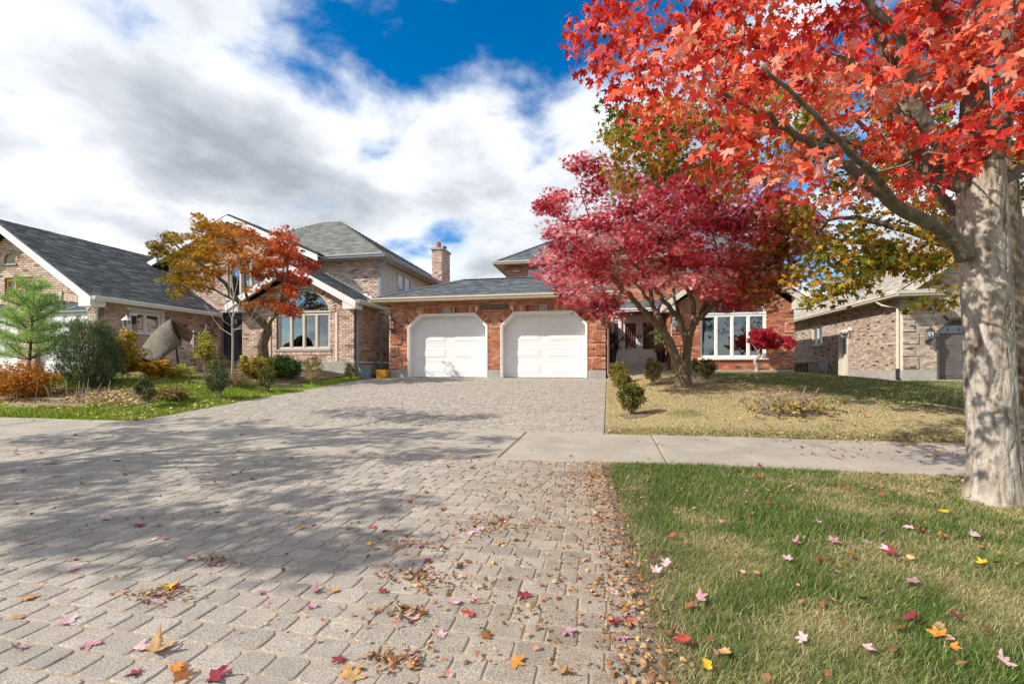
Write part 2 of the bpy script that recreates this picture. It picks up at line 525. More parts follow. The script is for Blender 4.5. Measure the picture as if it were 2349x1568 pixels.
def soldier_arch(P, F, pts, depth, colf, n0, n1, w=0.08, j=0.011):
    """bricks set round a curve given as points, standing outwards (left of travel)"""
    seg = [0]
    for i in range(1, len(pts)):
        seg.append(seg[-1] + math.dist(pts[i], pts[i - 1]))
    n = max(2, round(seg[-1] / w)); st = seg[-1] / n
    def on(s):
        return (np.interp(s, seg, [p[0] for p in pts]), np.interp(s, seg, [p[1] for p in pts]))
    for i in range(n):
        a, b = on(i * st + j / 2), on((i + 1) * st - j / 2)
        d = Vector((b[0] - a[0], b[1] - a[1])); L = d.length; d /= L; q = Vector((-d.y, d.x))
        P.add(F.p(a[0], a[1], n0), (F.U * d.x + F.V * d.y) * L, (F.U * q.x + F.V * q.y) * depth, F.N * (n1 - n0), colf())
def roof_plane(P, base, pts, colf, exposure=0.145, tab=0.28, under=0.05):
    """pts: corners of a planar roof face, the first two along the eave"""
    pts = [Vector(p) for p in pts]
    U = (pts[1] - pts[0]).normalized()
    n = Vector((0, 0, 0))
    for i in range(1, len(pts) - 1): n += (pts[i] - pts[0]).cross(pts[i + 1] - pts[0])
    n.normalize()
    if n.z < 0: n = -n
    V = n.cross(U).normalized()
    if V.z < 0: V = -V
    F = Fr(pts[0], U, n, V)
    uv = [((p - pts[0]).dot(U), (p - pts[0]).dot(V)) for p in pts]
    base.prism([p - n * under for p in pts], n * under)
    vmax = max(v for u, v in uv)
    k = 0
    while k * exposure < vmax - 0.02:
        a = k * exposure; b = min(vmax, a + exposure * 1.12)
        for (u0, u1) in spans([uv], min(a + exposure * 0.5, vmax - 0.01)):
            off = (k * 0.37 % 1) * tab
            j = math.floor((u0 - off) / tab)
            while off + j * tab < u1:
                x0 = max(u0, off + j * tab + 0.004); x1 = min(u1, off + (j + 1) * tab - 0.004)
                if x1 - x0 > 0.03:
                    P.add(F.p(x0, a, 0.0), F.U * (x1 - x0), F.V * (b - a), F.N * random.uniform(0.014, 0.022), colf(), 0.75)
                j += 1
        k += 1
    return F
def pick(cols, wts):
    tot = sum(wts)
    def f():
        r = random.random() * tot
        for c, w in zip(cols, wts):
            r -= w
            if r <= 0: break
        k = random.choice((0.82, 0.94, 1.06, 1.18))
        return (c[0] * k, c[1] * k, c[2] * k)
    return f

# ------------------------------------------------------------------ value noise for patches in the turf
def vnoise(x, y, cell, seed):
    r = np.random.default_rng(seed).random((64, 64))
    X = np.asarray(x) / cell; Y = np.asarray(y) / cell
    xi = np.floor(X).astype(int); yi = np.floor(Y).astype(int)
    fx = sst(X - xi); fy = sst(Y - yi)
    g = lambda i, j: r[np.mod(i, 64), np.mod(j, 64)]
    return (g(xi, yi) * (1 - fx) + g(xi + 1, yi) * fx) * (1 - fy) + (g(xi, yi + 1) * (1 - fx) + g(xi + 1, yi + 1) * fx) * fy
def fbm(x, y, cell, seed):
    return (vnoise(x, y, cell, seed) * 0.5 + vnoise(x, y, cell / 2.1, seed + 1) * 0.3 + vnoise(x, y, cell / 4.3, seed + 2) * 0.2)

# ------------------------------------------------------------------ ground
def sheet(name, xs, ys, dz, mat, colfn=None, skirt=0.0):
    X, Y = np.meshgrid(xs, ys)
    Z = Hn(X, Y) + dz
    V = np.stack([X.ravel(), Y.ravel(), Z.ravel()], 1)
    nx = len(xs)
    i, j = np.meshgrid(np.arange(nx - 1), np.arange(len(ys) - 1))
    a = (j * nx + i).ravel()
    F = np.stack([a, a + 1, a + 1 + nx, a + nx], 1)
    cols = colfn(X.ravel(), Y.ravel()) if colfn else None
    me = np_mesh(name, V, F, cols, mat, smooth=True)
    return me
M_GROUND = pmat('far_turf', (0.10, 0.115, 0.035), (0.17, 0.145, 0.06), scale=1.5, rough=0.95, bump=0.02, bscale=30, spec=0.1)
xs = np.concatenate([np.linspace(-900, -40, 12), np.arange(-38, 38.1, 1.0), np.linspace(40, 900, 12)])
ys = np.concatenate([np.linspace(-600, -12, 8), np.arange(-10, 40.1, 1.0), np.linspace(45, 1500, 14)])
g = link('ground', sheet('ground', xs, ys, -0.09, M_GROUND))
tag(g, 'wide turf ground running on behind the houses', kind='structure')

# driveway: sand bed + pavers
DR_X0, DR_X1 = -8.2, -0.06
SW0, SW1 = 5.0, 6.85
def edge_r(y):            # right edge of the drive apron nearer than the sidewalk
    return float(np.interp(y, [0.0, 1.66, 5.0], [0.27, 0.15, -0.066]))
drive = MB()
def drive_bed():
    V = []; F = []; ys_ = np.arange(-1.0, 15.6, 0.2); nx = 42
    for y in ys_:
        xr = edge_r(y) if y < 5.0 else DR_X1
        for i in range(nx):
            x = DR_X0 + (xr - DR_X0) * i / (nx - 1)
            V.append((x, y, H(x, y) - 0.0055))
    for j in range(len(ys_) - 1):
        for i in range(nx - 1):
            a = j * nx + i
            F.append((a, a + 1, a + 1 + nx, a + nx))
    return np_mesh('driveway', np.array(V), np.array(F), None, M_SAND, smooth=True)
bed = link('driveway', drive_bed())
tag(bed, 'paved double driveway of grey concrete cobbles leading to the garage', kind='structure')
PAV = []       # (cx, cy, length, depth, corner radius, colour, row style)
def lay_pavers(x0f, x1f, y0, y1, style):
    y = y0; k = 0
    while y + 0.12 <= y1 + 0.01:
        h = 0.126
        xa, xb = x0f(y + h / 2), x1f(y + h / 2)
        x = xb - (0.0 if k % 2 else 0.0)
        border = 0.62
        # right-hand border of squarer blocks, then cobbles to the left
        while x > xa:
            w = random.choice((0.09, 0.125, 0.125, 0.155, 0.18)) if style == 'border' or xb - x < border else random.choice((0.105, 0.14, 0.14, 0.155, 0.155, 0.185))
            if x - w < xa - 0.05: w = max(0.07, x - xa)
            r = 0.014 if xb - x < border else random.uniform(0.018, 0.03)
            gk = random.choice((0.88, 0.95, 1.0, 1.05, 1.12))
            dirt = (math.exp(-((xb - x) / 0.8) ** 2) if y < 5 else 0.0) * random.uniform(0.6, 1.0)
            c = tuple(gk * (p_ * (1 - dirt) + q_ * dirt) for p_, q_ in zip((0.335, 0.300, 0.255), (0.27, 0.22, 0.165)))
            PAV.append((x - w / 2, y + h / 2, w - 0.008, h - 0.008, r, c))
            x -= w
        y += h; k += 1
lay_pavers(lambda y: -7.9, edge_r, 0.9, SW0 - 0.02, 'cobble')
lay_pavers(lambda y: DR_X0 + 0.02, lambda y: DR_X1, SW1 + 0.03, 15.46, 'cobble')
def paver_outline(w, h, r, n):
    pts = []
    bul = 0.006
    for (sx, sy, a0) in ((1, 1, 0), (-1, 1, 90), (-1, -1, 180), (1, -1, 270)):
        for i in range(n):
            an = math.radians(a0 + 90 * i / (n - 1))
            pts.append((sx * (w / 2 - r) + r * math.cos(an), sy * (h / 2 - r) + r * math.sin(an)))
    return pts
def paver_shape(mb, cx, cy, z, w, h, r, n, zf=None, hump=0.0):
    o = paver_outline(w, h, min(r, w * 0.42, h * 0.42), n)
    m = len(o); ins = 0.005
    sc = ((w - 2 * ins) / w, (h - 2 * ins) / h)
    vs = []
    for (dz, kx, ky) in ((-0.014, 1, 1), (-0.004, 1, 1), (0.0, sc[0], sc[1])):
        for (x, y) in o:
            X, Y = cx + x * kx, cy + y * ky
            vs.append((X, Y, (zf(X, Y) if zf else z) + dz))
    fs = [tuple(range(2 * m, 3 * m))]
    for a in (0, m):
        fs += [(a + i, a + (i + 1) % m, a + m + (i + 1) % m, a + m + i) for i in range(m)]
    mb.add(vs, fs)
rank = sorted(range(len(PAV)), key=lambda i: -show_score(Vector((PAV[i][0], PAV[i][1], H(PAV[i][0], PAV[i][1]))), Vector((0, 0, 1)), PAV[i][2] * PAV[i][3]))
near = set(rank[:300])
rest = MB(); pcache = {}
for i, (x, y, w, h, r, c) in enumerate(PAV):
    jz = random.uniform(-0.0015, 0.0015)
    if i in near:
        rq = round(r / 0.008) * 0.008
        key = (round(w, 3), rq, round(c[0], 3))
        if key not in pcache:
            b = MB(); b.col = c; paver_shape(b, 0, 0, 0, w, h, rq, 5)
            ob = b.build('paver', M_PAVER); pcache[key] = ob.data; bpy.data.objects.remove(ob)
        sl = (H(x, y + 0.07) - H(x, y - 0.07)) / 0.14
        link('paver', pcache[key], bed, (x, y, H(x, y) + jz), (math.atan(sl) + random.uniform(-.006, .006), random.uniform(-.006, .006), random.uniform(-.012, .012)))
    else:
        a, b_, d_ = project((x, y, H(x, y)))
        if abs(a) > 1.35 or d_ < 0.3: continue
        rest.col = c
        paver_shape(rest, x, y, 0, w, h, r, 4 if y < 5 else 2, zf=lambda X, Y, jz=jz: H(X, Y) + jz)
rp = rest.build('pavers', M_PAVER, bed); rp['kind'] = 'stuff'

# sidewalk of concrete slabs
swb = MB()
for k in range(-14, 14):
    pass
sw = link('sidewalk', sheet('sidewalk', np.arange(-30, 30.1, 1.0), np.array([SW0 + 0.005, 5.9, SW1 - 0.005]), -0.012, M_SOIL))
tag(sw, 'concrete sidewalk crossing the driveway', kind='structure')
jx = [-1.16 + 1.75 * k for k in range(-8, 9)]
for k in range(len(jx) - 1):
    b = MB()
    gap = 0.022 if abs(jx[k] + 1.16) < 0.01 else 0.006
    gap2 = 0.022 if abs(jx[k + 1] + 1.16) < 0.01 else 0.006
    x0, x1 = jx[k] + gap, jx[k + 1] - gap2
    y0, y1 = SW0, SW1
    tz = random.uniform(-0.004, 0.004)
    vs = []
    for (X, Y, dz) in ((x0, y0, -.1), (x1, y0, -.1), (x1, y1, -.1), (x0, y1, -.1), (x0, y0, 0), (x1, y0, 0), (x1, y1, 0), (x0, y1, 0)):
        vs.append((X, Y, H(-3, Y) + dz + tz))
    i_ = 0.012
    for (X, Y) in ((x0 + i_, y0 + i_), (x1 - i_, y0 + i_), (x1 - i_, y1 - i_), (x0 + i_, y1 - i_)):
        vs.append((X, Y, H(-3, Y) + 0.005 + tz))
    b.add(vs, [(0, 1, 5, 4), (1, 2, 6, 5), (2, 3, 7, 6), (3, 0, 4, 7), (4, 5, 9, 8), (5, 6, 10, 9), (6, 7, 11, 10), (7, 4, 8, 11), (8, 9, 10, 11)])
    b.build('slab', M_WALK, sw)

# front walk from the drive to the porch
fw = MB()
fw.obox((0.0, 14.35, H(0.3, 14.6) - 0.2), (2.5, 0, 0.05), (0, 1.6, 0.06), (0, 0, 0.235))
fwo = fw.build('front_walk', M_WALK)
tag(fwo, 'pale concrete path from the driveway to the porch steps', kind='structure')
fw2 = MB(); fw2.obox((0.15, 15.98, H(0.5, 16) - 0.15), (2.05, 0, 0), (0, 3.0, 0.12), (0, 0, 0.2))
tag(fw2.build('porch_path', M_WALK), 'concrete landing below the porch steps', kind='structure')

# lawns
def lawn_mix(X, Y, kind):
    """0 = straw, 1 = green"""
    Xr, Yr = X * 0.8 + Y * 0.6 + 40, Y * 0.8 - X * 0.6 + 40
    n = fbm(Xr, Yr, 0.9, 3)
    n2 = fbm(Xr, Yr, 0.28, 9)
    if kind == 'near': m = np.clip((n * 0.6 + n2 * 0.4 - 0.40) * 4.2, 0, 1)
    elif kind == 'right': m = np.clip((n * 0.7 + n2 * 0.3 - 0.62) * 4.5, 0, 1) + 0.75 * sst((X - 2.2 - (13.0 - Y) * 0.5) / 1.5) * (Y > 8.8) + 0.5 * np.exp(-((Y - 7.0) / 0.35) ** 2)
    else: m = np.clip((n * 0.6 + n2 * 0.4 - 0.18) * 4.0, 0, 1)
    return np.clip(m, 0, 1)
GREEN = {'near': (0.085, 0.15, 0.025), 'right': (0.10, 0.145, 0.03), 'left': (0.19, 0.27, 0.025)}
STRAW = {'near': (0.40, 0.34, 0.165), 'right': (0.46, 0.375, 0.20), 'left': (0.36, 0.36, 0.085)}
def lawn_cols(kind, dark=1.0):
    def f(X, Y):
        m = lawn_mix(X, Y, kind)[:, None]
        return (np.array(STRAW[kind]) * (1 - m) + np.array(GREEN[kind]) * m) * dark
    return f
M_TURF = pmat('turf_base', None, attr=True, scale=35, rough=0.95, var=0.4, bump=0.015, bscale=90, spec=0.05)
def rlawn_x0(y): return -0.02
l1 = link('boulevard_lawn', sheet('boulevard_lawn', np.concatenate([[0.30], np.arange(0.4, 12.1, 0.2)]), np.arange(-2.0, 5.01, 0.2), -0.012, M_TURF, lawn_cols('near', 0.75)))
tag(l1, 'strip of patchy green lawn between the sidewalk and the street', kind='structure')
# thin earth verge that follows the slanting drive edge
vg = MB()
ysv = np.arange(-2.0, 5.01, 0.25)
for i in range(len(ysv) - 1):
    a, b_ = ysv[i], ysv[i + 1]
    vg.add([(edge_r(a) - 0.01, a, H(0, a) - 0.006), (0.31, a, H(0.3, a) - 0.011), (0.31, b_, H(0.3, b_) - 0.011), (edge_r(b_) - 0.01, b_, H(0, b_) - 0.006)], [(0, 1, 2, 3)])
tag(vg.build('earth_verge', M_SOIL), 'bare earth strip along the edge of the paving', kind='structure')
l2 = link('front_lawn', sheet('front_lawn', np.concatenate([[-0.05], np.arange(0.1, 14.1, 0.25)]), np.arange(6.86, 18.6, 0.25), -0.008, M_TURF, lawn_cols('right', 0.85)))
tag(l2, 'dry straw coloured front lawn of the red brick house', kind='structure')
l3 = link('neighbour_lawn', sheet('neighbour_lawn', np.concatenate([np.arange(-26, -8.3, 0.25), [-8.21]]), np.arange(6.86, 17, 0.25), -0.004, M_TURF, lawn_cols('left', 0.85)))
tag(l3, 'bright green front lawn of the pink brick house', kind='structure')

def grass(name, label, kind, n, region, ln, wd, comb, avoid=None):
    xs_, ys_ = region(n)
    if avoid is not None:
        k = ~avoid(xs_, ys_); xs_, ys_ = xs_[k], ys_[k]
    n = len(xs_)
    m = lawn_mix(xs_, ys_, kind)
    dd = np.hypot(xs_, ys_)
    L = rng.uniform(ln[0], ln[1], n) * (0.75 + 0.5 * m) * (0.7 + 0.6 * fbm(xs_, ys_, 0.5, 21))
    w = wd * rng.uniform(0.7, 1.3, n) * np.clip(dd / 4.0, 0.75, 3.0)
    th = comb + rng.normal(0, 1.3, n) + 2.2 * (fbm(xs_, ys_, 0.8, 31) - 0.5)
    lean = np.clip(rng.normal(0.9, 0.3, n) + 0.3 * (1 - m), 0.1, 1.5)
    dx, dy = np.cos(th), np.sin(th)
    sa = rng.uniform(0, 2 * math.pi, n); sx, sy = np.cos(sa), np.sin(sa)
    z0 = Hn(xs_, ys_) - 0.01
    b0 = np.stack([xs_, ys_, z0], 1)
    side = np.stack([sx, sy, np.zeros(n)], 1) * (w / 2)[:, None]
    d1 = np.stack([dx * np.sin(lean * 0.55), dy * np.sin(lean * 0.55), np.cos(lean * 0.55)], 1)
    d2 = np.stack([dx * np.sin(lean), dy * np.sin(lean), np.cos(lean)], 1)
    m1 = b0 + d1 * (L * 0.55)[:, None]; t = m1 + d2 * (L * 0.5)[:, None]
    V = np.stack([b0 - side, b0 + side, m1 + side * 0.8, m1 - side * 0.8, t], 1).reshape(-1, 3)
    i0 = np.arange(n) * 5
    F = np.concatenate([np.stack([i0, i0 + 1, i0 + 2], 1), np.stack([i0, i0 + 2, i0 + 3], 1), np.stack([i0 + 3, i0 + 2, i0 + 4], 1)])
    mm = np.clip(m + rng.normal(0, 0.42, n), 0, 1)[:, None]
    c = np.array(STRAW[kind]) * (1 - mm) + np.array(GREEN[kind]) * mm
    c = c * rng.uniform(0.5, 1.5, (n, 1)) * (1 + rng.normal(0, 0.06, (n, 3)))
    cols = np.repeat(np.clip(c, 0.004, 0.9), 5, axis=0)
    o = link(name, np_mesh(name, V, F, cols, M_GRASS))
    tag(o, label, 'grass', kind='stuff')
def reg_near(n):
    y = 1.15 + (5.0 - 1.15) * rng.random(n * 2) ** 1.25
    x = np.interp(y, [0, 1.66, 5], [0.27, 0.15, -0.066]) + 0.05 + (5.6) * rng.random(n * 2) ** 1.1
    a = (x * _c + y * _s) / (y * _c - x * _s)
    k = (a < 1.2) & (y * _c - x * _s > 0.4)
    return x[k][:n], y[k][:n]
def reg_right(n):
    y = 6.88 + (18.3 - 6.88) * rng.random(n * 2) ** 1.35
    x = -0.03 + 13.5 * rng.random(n * 2)
    a = (x * _c + y * _s) / (y * _c - x * _s)
    k = a < 1.15
    return x[k][:n], y[k][:n]
def reg_left(n):
    y = 6.88 + (14.3 - 6.88) * rng.random(n * 2) ** 1.3
    x = -8.22 - 10.5 * rng.random(n * 2)
    a = (x * _c + y * _s) / (y * _c - x * _s)
    k = a > -1.15
    return x[k][:n], y[k][:n]
grass('boulevard_grass', 'long mixed green and straw grass blades on the boulevard lawn', 'near', 120000, reg_near, (0.022, 0.055), 0.0034, 0.3)
grass('front_lawn_grass', 'short dry straw grass on the lawn before the red brick house', 'right', 80000, reg_right, (0.025, 0.05), 0.0045, 0.2,
      avoid=lambda x, y: (x < 2.6) & (y > 14.25) | (y > 14.2) & (x < 2.4))
grass('neighbour_lawn_grass', 'short bright green grass on the lawn before the pink brick house', 'left', 60000, reg_left, (0.03, 0.055), 0.005, 0.2,
      avoid=lambda x, y: (x < -9.6) & (y > 7.75 + 0.35 * np.sin(x * 1.7)) & (y < 8.9) | (y > 11.6))

# ------------------------------------------------------------------ building parts
def curtain_strip(mb, F, u0, u1, v0, v1, n, amp=0.025, waves=6):
    k = waves * 6
    vs = []; fs = []
    for i in range(k + 1):
        u = u0 + (u1 - u0) * i / k
        nn = n + amp * math.sin(i / k * waves * 2 * math.pi)
        vs += [F.p(u, v0, nn), F.p(u, v1, nn)]
    fs = [(2 * i, 2 * i + 2, 2 * i + 3, 2 * i + 1) for i in range(k)]
    mb.add(vs, fs)
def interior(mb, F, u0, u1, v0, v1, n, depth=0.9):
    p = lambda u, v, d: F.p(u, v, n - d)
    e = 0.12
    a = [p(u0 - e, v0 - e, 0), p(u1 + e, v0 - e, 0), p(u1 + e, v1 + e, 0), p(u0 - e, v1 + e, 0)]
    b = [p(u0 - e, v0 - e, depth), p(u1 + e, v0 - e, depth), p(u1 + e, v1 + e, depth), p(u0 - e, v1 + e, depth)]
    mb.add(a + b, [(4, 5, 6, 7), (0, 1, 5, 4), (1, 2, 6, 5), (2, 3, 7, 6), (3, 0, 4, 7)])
def window(house, F, u0, u1, v0, v1, npan=1, fmat=None, rec=0.08, bar=0.05, sill=True, sill_mat=None, curtain=None, glass=None, rails=0,
           label=None, sill_out=0.05, mull=None):
    fmat = fmat or M_WHITE; glass = glass or M_GLASS
    mull = mull or bar
    mb = MB()
    n0, n1 = -rec - 0.05, -rec + 0.02
    F.box(mb, u0, u0 + bar, v0, v1, n0, n1); F.box(mb, u1 - bar, u1, v0, v1, n0, n1)
    F.box(mb, u0 + bar, u1 - bar, v0, v0 + bar, n0, n1); F.box(mb, u0 + bar, u1 - bar, v1 - bar, v1, n0, n1)
    iw = (u1 - u0 - 2 * bar - (npan - 1) * mull) / npan
    for i in range(1, npan):
        uu = u0 + bar + i * iw + (i - 1) * mull
        F.box(mb, uu, uu + mull, v0 + bar, v1 - bar, n0, n1 + 0.008)
    for i in range(npan):                                   # casement sashes
        a = u0 + bar + i * (iw + mull); b = a + iw; s = 0.028
        nn0, nn1 = n0 + 0.015, n1 - 0.02
        F.box(mb, a, a + s, v0 + bar, v1 - bar, nn0, nn1); F.box(mb, b - s, b, v0 + bar, v1 - bar, nn0, nn1)
        F.box(mb, a + s, b - s, v0 + bar, v0 + bar + s, nn0, nn1); F.box(mb, a + s, b - s, v1 - bar - s, v1 - bar, nn0, nn1)
        for r in range(rails):
            vv = v0 + (v1 - v0) * (r + 1) / (rails + 1)
            F.box(mb, a + s, b - s, vv - 0.012, vv + 0.012, nn0, nn1)
    w = mb.build('window', fmat, house)
    if label: w['label'] = label
    for i in range(npan):
        a = u0 + bar + i * (iw + mull) + 0.02; b = a + iw - 0.04
        g = MB(); F.box(g, a, b, v0 + bar + 0.02, v1 - bar - 0.02, n0 + 0.025, n0 + 0.031)
        g.build('pane', glass, w)
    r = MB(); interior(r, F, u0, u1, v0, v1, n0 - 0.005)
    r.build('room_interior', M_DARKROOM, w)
    if curtain:
        for (ca, cb) in curtain:
            c = MB(); curtain_strip(c, F, u0 + (u1 - u0) * ca, u0 + (u1 - u0) * cb, v0 + 0.03, v1 - 0.03, n0 - 0.12, waves=max(2, int((cb - ca) * 14)))
            c.build('curtain', M_CURTAIN, w)
    if sill:
        s_ = MB(); F.box(s_, u0 - 0.08, u1 + 0.08, v0 - 0.075, v0 - 0.004, -rec - 0.06, sill_out)
        s_.build('sill', sill_mat or fmat, w)
    return w
def half_round(house, F, cu, v0, ru, rv, fmat, rec=0.08, bar=0.05, spokes=0, glass=None, name='arched_window'):
    mb = MB()
    n0, n1 = -rec - 0.05, -rec + 0.02
    o = arc(cu, v0, ru, rv, 0, 180, 20); i_ = arc(cu, v0, ru - bar, rv - bar, 0, 180, 20)
    for k in range(20):
        F.poly(mb, [o[k], o[k + 1], i_[k + 1], i_[k]], n0, n1)
    F.box(mb, cu - ru + bar, cu + ru - bar, v0, v0 + bar, n0, n1 - 0.004)
    for s in range(spokes):
        an = math.pi * (s + 1) / (spokes + 1)
        p0 = (cu + 0.08 * math.cos(an), v0 + bar + 0.02); p1 = (cu + (ru - bar) * math.cos(an), v0 + (rv - bar) * math.sin(an))
        d = Vector((p1[0] - p0[0], p1[1] - p0[1])).normalized(); q = (-d.y * 0.012, d.x * 0.012)
        F.poly(mb, [(p0[0] + q[0], p0[1] + q[1]), (p0[0] - q[0], p0[1] - q[1]), (p1[0] - q[0], p1[1] - q[1]), (p1[0] + q[0], p1[1] + q[1])], n0 + 0.01, n1 - 0.012)
    w = mb.build(name, fmat, house)
    g = MB(); F.poly(g, arc(cu, v0 + 0.02, ru - 0.03, rv - 0.04, 0, 180, 20), n0 + 0.025, n0 + 0.031)
    g.build('pane', glass or M_GLASS, w)
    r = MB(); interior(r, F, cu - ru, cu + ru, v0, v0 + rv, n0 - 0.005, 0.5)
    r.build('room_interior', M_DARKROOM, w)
    return w
def gutter(house, p0, p1, out, mat, name='gutter', h=0.13, w=0.12):
    """eave trough from p0 to p1 (top back line), hanging out along 'out'"""
    p0, p1, out = Vector(p0), Vector(p1), Vector(out).normalized()
    L = p1 - p0; up = Vector((0, 0, 1)); mb = MB()
    prof = [(0, 0), (0, -h), (w * 0.7, -h), (w * 0.78, -h * 0.6), (w, -h * 0.42), (w, 0), (w - 0.015, 0), (w - 0.015, -h * 0.36), (w * 0.65, -h * 0.8), (0.015, -h * 0.8), (0.015, 0)]
    pts = [p0 + out * a + up * b for a, b in prof]
    n = len(pts)
    vs = pts + [p + L for p in pts]
    fs = [(i, (i + 1) % n, n + (i + 1) % n, n + i) for i in range(n)] + [tuple(range(n))[::-1], tuple(range(n, 2 * n))]
    mb.add(vs, fs)
    return mb.build(name, mat, house)
def soffit(house, quads, mat, name='soffit_board', slot=0.3):
    """each quad: inner start, inner end, outer end, outer start; separate boards with dark joints"""
    for (a, b, c, d) in quads:
        a, b, c, d = map(Vector, (a, b, c, d))
        n = max(1, int((b - a).length / slot))
        for i in range(n):
            mb = MB()
            t0, t1 = i / n + 0.008 / max((b - a).length, .1), (i + 1) / n - 0.008 / max((b - a).length, .1)
            mb.prism([a.lerp(b, t0), a.lerp(b, t1), d.lerp(c, t1), d.lerp(c, t0)], (0, 0, 0.02))
            mb.build(name, mat, house)
def spout(house, pts, mat, r=0.04, name='downspout'):
    mb = MB(); mb.tube(pts, r, 6)
    return mb.build(name, mat, house)
def lantern(loc, n, label, mat, s=1.0, group='wall lanterns'):
    """carriage lamp on a wall bracket; loc = wall point at the middle of the glass"""
    loc = Vector(loc); n = Vector(n).normalized()
    t = empty('wall_lantern', loc, label, 'lantern', group)
    c = loc + n * 0.15 * s
    b = MB(); b.lathe(loc + Vector((0, 0, -0.17 * s)) + n * 0.012, [(0.05 * s, -0.05 * s), (0.055 * s, 0), (0.05 * s, 0.05 * s)], 10)
    b.build('back_plate', mat, t)
    a = MB()
    pts = [loc + n * 0.01 + Vector((0, 0, -0.17 * s)), loc + n * 0.08 * s + Vector((0, 0, -0.26 * s)), c + Vector((0, 0, -0.24 * s)), c + Vector((0, 0, -0.15 * s))]
    a.tube(pts, 0.014 * s, 6); a.build('bracket', mat, t)
    cg = MB()
    cg.lathe(c, [(0.03 * s, -0.16 * s), (0.075 * s, -0.13 * s), (0.08 * s, -0.115 * s), (0.05 * s, -0.115 * s)], 8)
    cg.lathe(c, [(0.1 * s, 0.12 * s), (0.118 * s, 0.125 * s), (0.085 * s, 0.165 * s), (0.045 * s, 0.21 * s), (0.03 * s, 0.215 * s), (0.02 * s, 0.26 * s), (0.028 * s, 0.275 * s), (0.004, 0.33 * s)], 8)
    for k in range(8):
        an = 2 * math.pi * (k + 0.5) / 8
        q = lambda r, z: c + Vector((r * math.cos(an), r * math.sin(an), z))
        cg.tube([q(0.076 * s, -0.12 * s), q(0.1 * s, 0.0), q(0.1 * s, 0.12 * s)], 0.006 * s, 4)
    cg.build('cage', mat, t)
    g = MB(); g.lathe(c, [(0.066 * s, -0.115 * s), (0.09 * s, 0.0), (0.09 * s, 0.118 * s)], 8); g.build('lamp_glass', M_LAMPG, t)
    bl = MB(); bl.lathe(c, [(0.012, -0.11 * s), (0.014, -0.03 * s), (0.022 * s, 0.01 * s), (0.02 * s, 0.05 * s), (0.004, 0.08 * s)], 8); bl.build('bulb', M_WHITE, t)
    return t

# ------------------------------------------------------------------ the red brick house
RB = pick([(0.46, 0.165, 0.085), (0.56, 0.27, 0.17), (0.38, 0.115, 0.06), (0.33, 0.16, 0.10), (0.09, 0.05, 0.045)], [5, 3, 4, 2.0, 0.45])
SH_M = pick([(0.125, 0.14, 0.155), (0.10, 0.11, 0.125), (0.16, 0.175, 0.19)], [4, 3, 2])
GY = 15.48
house = empty('brick_house', (-1.0, 18.0, 0.7), 'red brick house with two white garage doors and grey shingle roofs', 'house')
wall_mb = MB(); BK = Pieces()
gz0, fz, gz1 = 0.70, 0.98, 3.36
F = Fr((0, GY, 0), (1, 0, 0), (0, -1, 0))
def octo(u0, u1, v0, v1, c):
    return [(u0, v0), (u1, v0), (u1, v1 - c), (u1 - c, v1), (u0 + c, v1), (u0, v1 - c)]
DOORS = [(-6.90, -4.01), (-3.557, -0.667)]
DT, DC = 2.95, 0.44
GX0, GX1 = -7.56, -0.10
outer = [(GX0, fz), (GX1, fz), (GX1, gz1), (GX0, gz1)]
brick_wall(BK, wall_mb, F, [outer] + [octo(a, b, 0.2, DT, DC) for a, b in DOORS], RB)
# the notch under the opening polygons is outside the wall, so clip the piers with a foundation below
fnd = MB()
for (a, b) in ((GX0 - 0.02, -6.92), (-3.99, -3.577), (-0.647, GX1 + 0.02)):
    F.box(fnd, a, b, gz0 - 0.3, fz - 0.002, -0.2, 0.03)
# side wall of the garage, living room and the two-storey body
FL = Fr((GX0, 0, 0), (0, 1, 0), (-1, 0, 0))
brick_wall(BK, wall_mb, FL, [[(GY + 0.2, fz), (21.0, fz), (21.0, gz1), (GY + 0.2, gz1)]], RB)
F.box(fnd, GX0 - 0.018, GX0 + 0.2, gz0 - 0.3, fz - 0.002, -5.5, -0.202)
FRs = Fr((GX1, 0, 0), (0, 1, 0), (1, 0, 0))
brick_wall(BK, wall_mb, FRs, [[(GY + 0.2, fz), (20.8, fz), (20.8, gz1), (GY + 0.2, gz1)]], RB)
F.box(fnd, GX1 - 0.2, GX1 + 0.018, gz0 - 0.3, fz - 0.002, -5.4, -0.202)
# quoins of raised brick at the garage corners
for (qa, qb) in ((GX0, -6.97), (-0.60, GX1)):
    z = fz + 0.0715; k = 0
    while z + 0.36 < 2.75:
        w = 0.42 if k % 2 == 0 else 0.30
        a, b = (qa - 0.012, qa + w) if qa < -5 else (qb - w, qb + 0.012)
        brick_wall(BK, wall_mb, F, [[(a, z), (b, z), (b, z + 0.0715 * 5), (a, z + 0.0715 * 5)]], RB, t=0.03, n0=0.034, v_base=z)
        z += 0.0715 * 6; k += 1
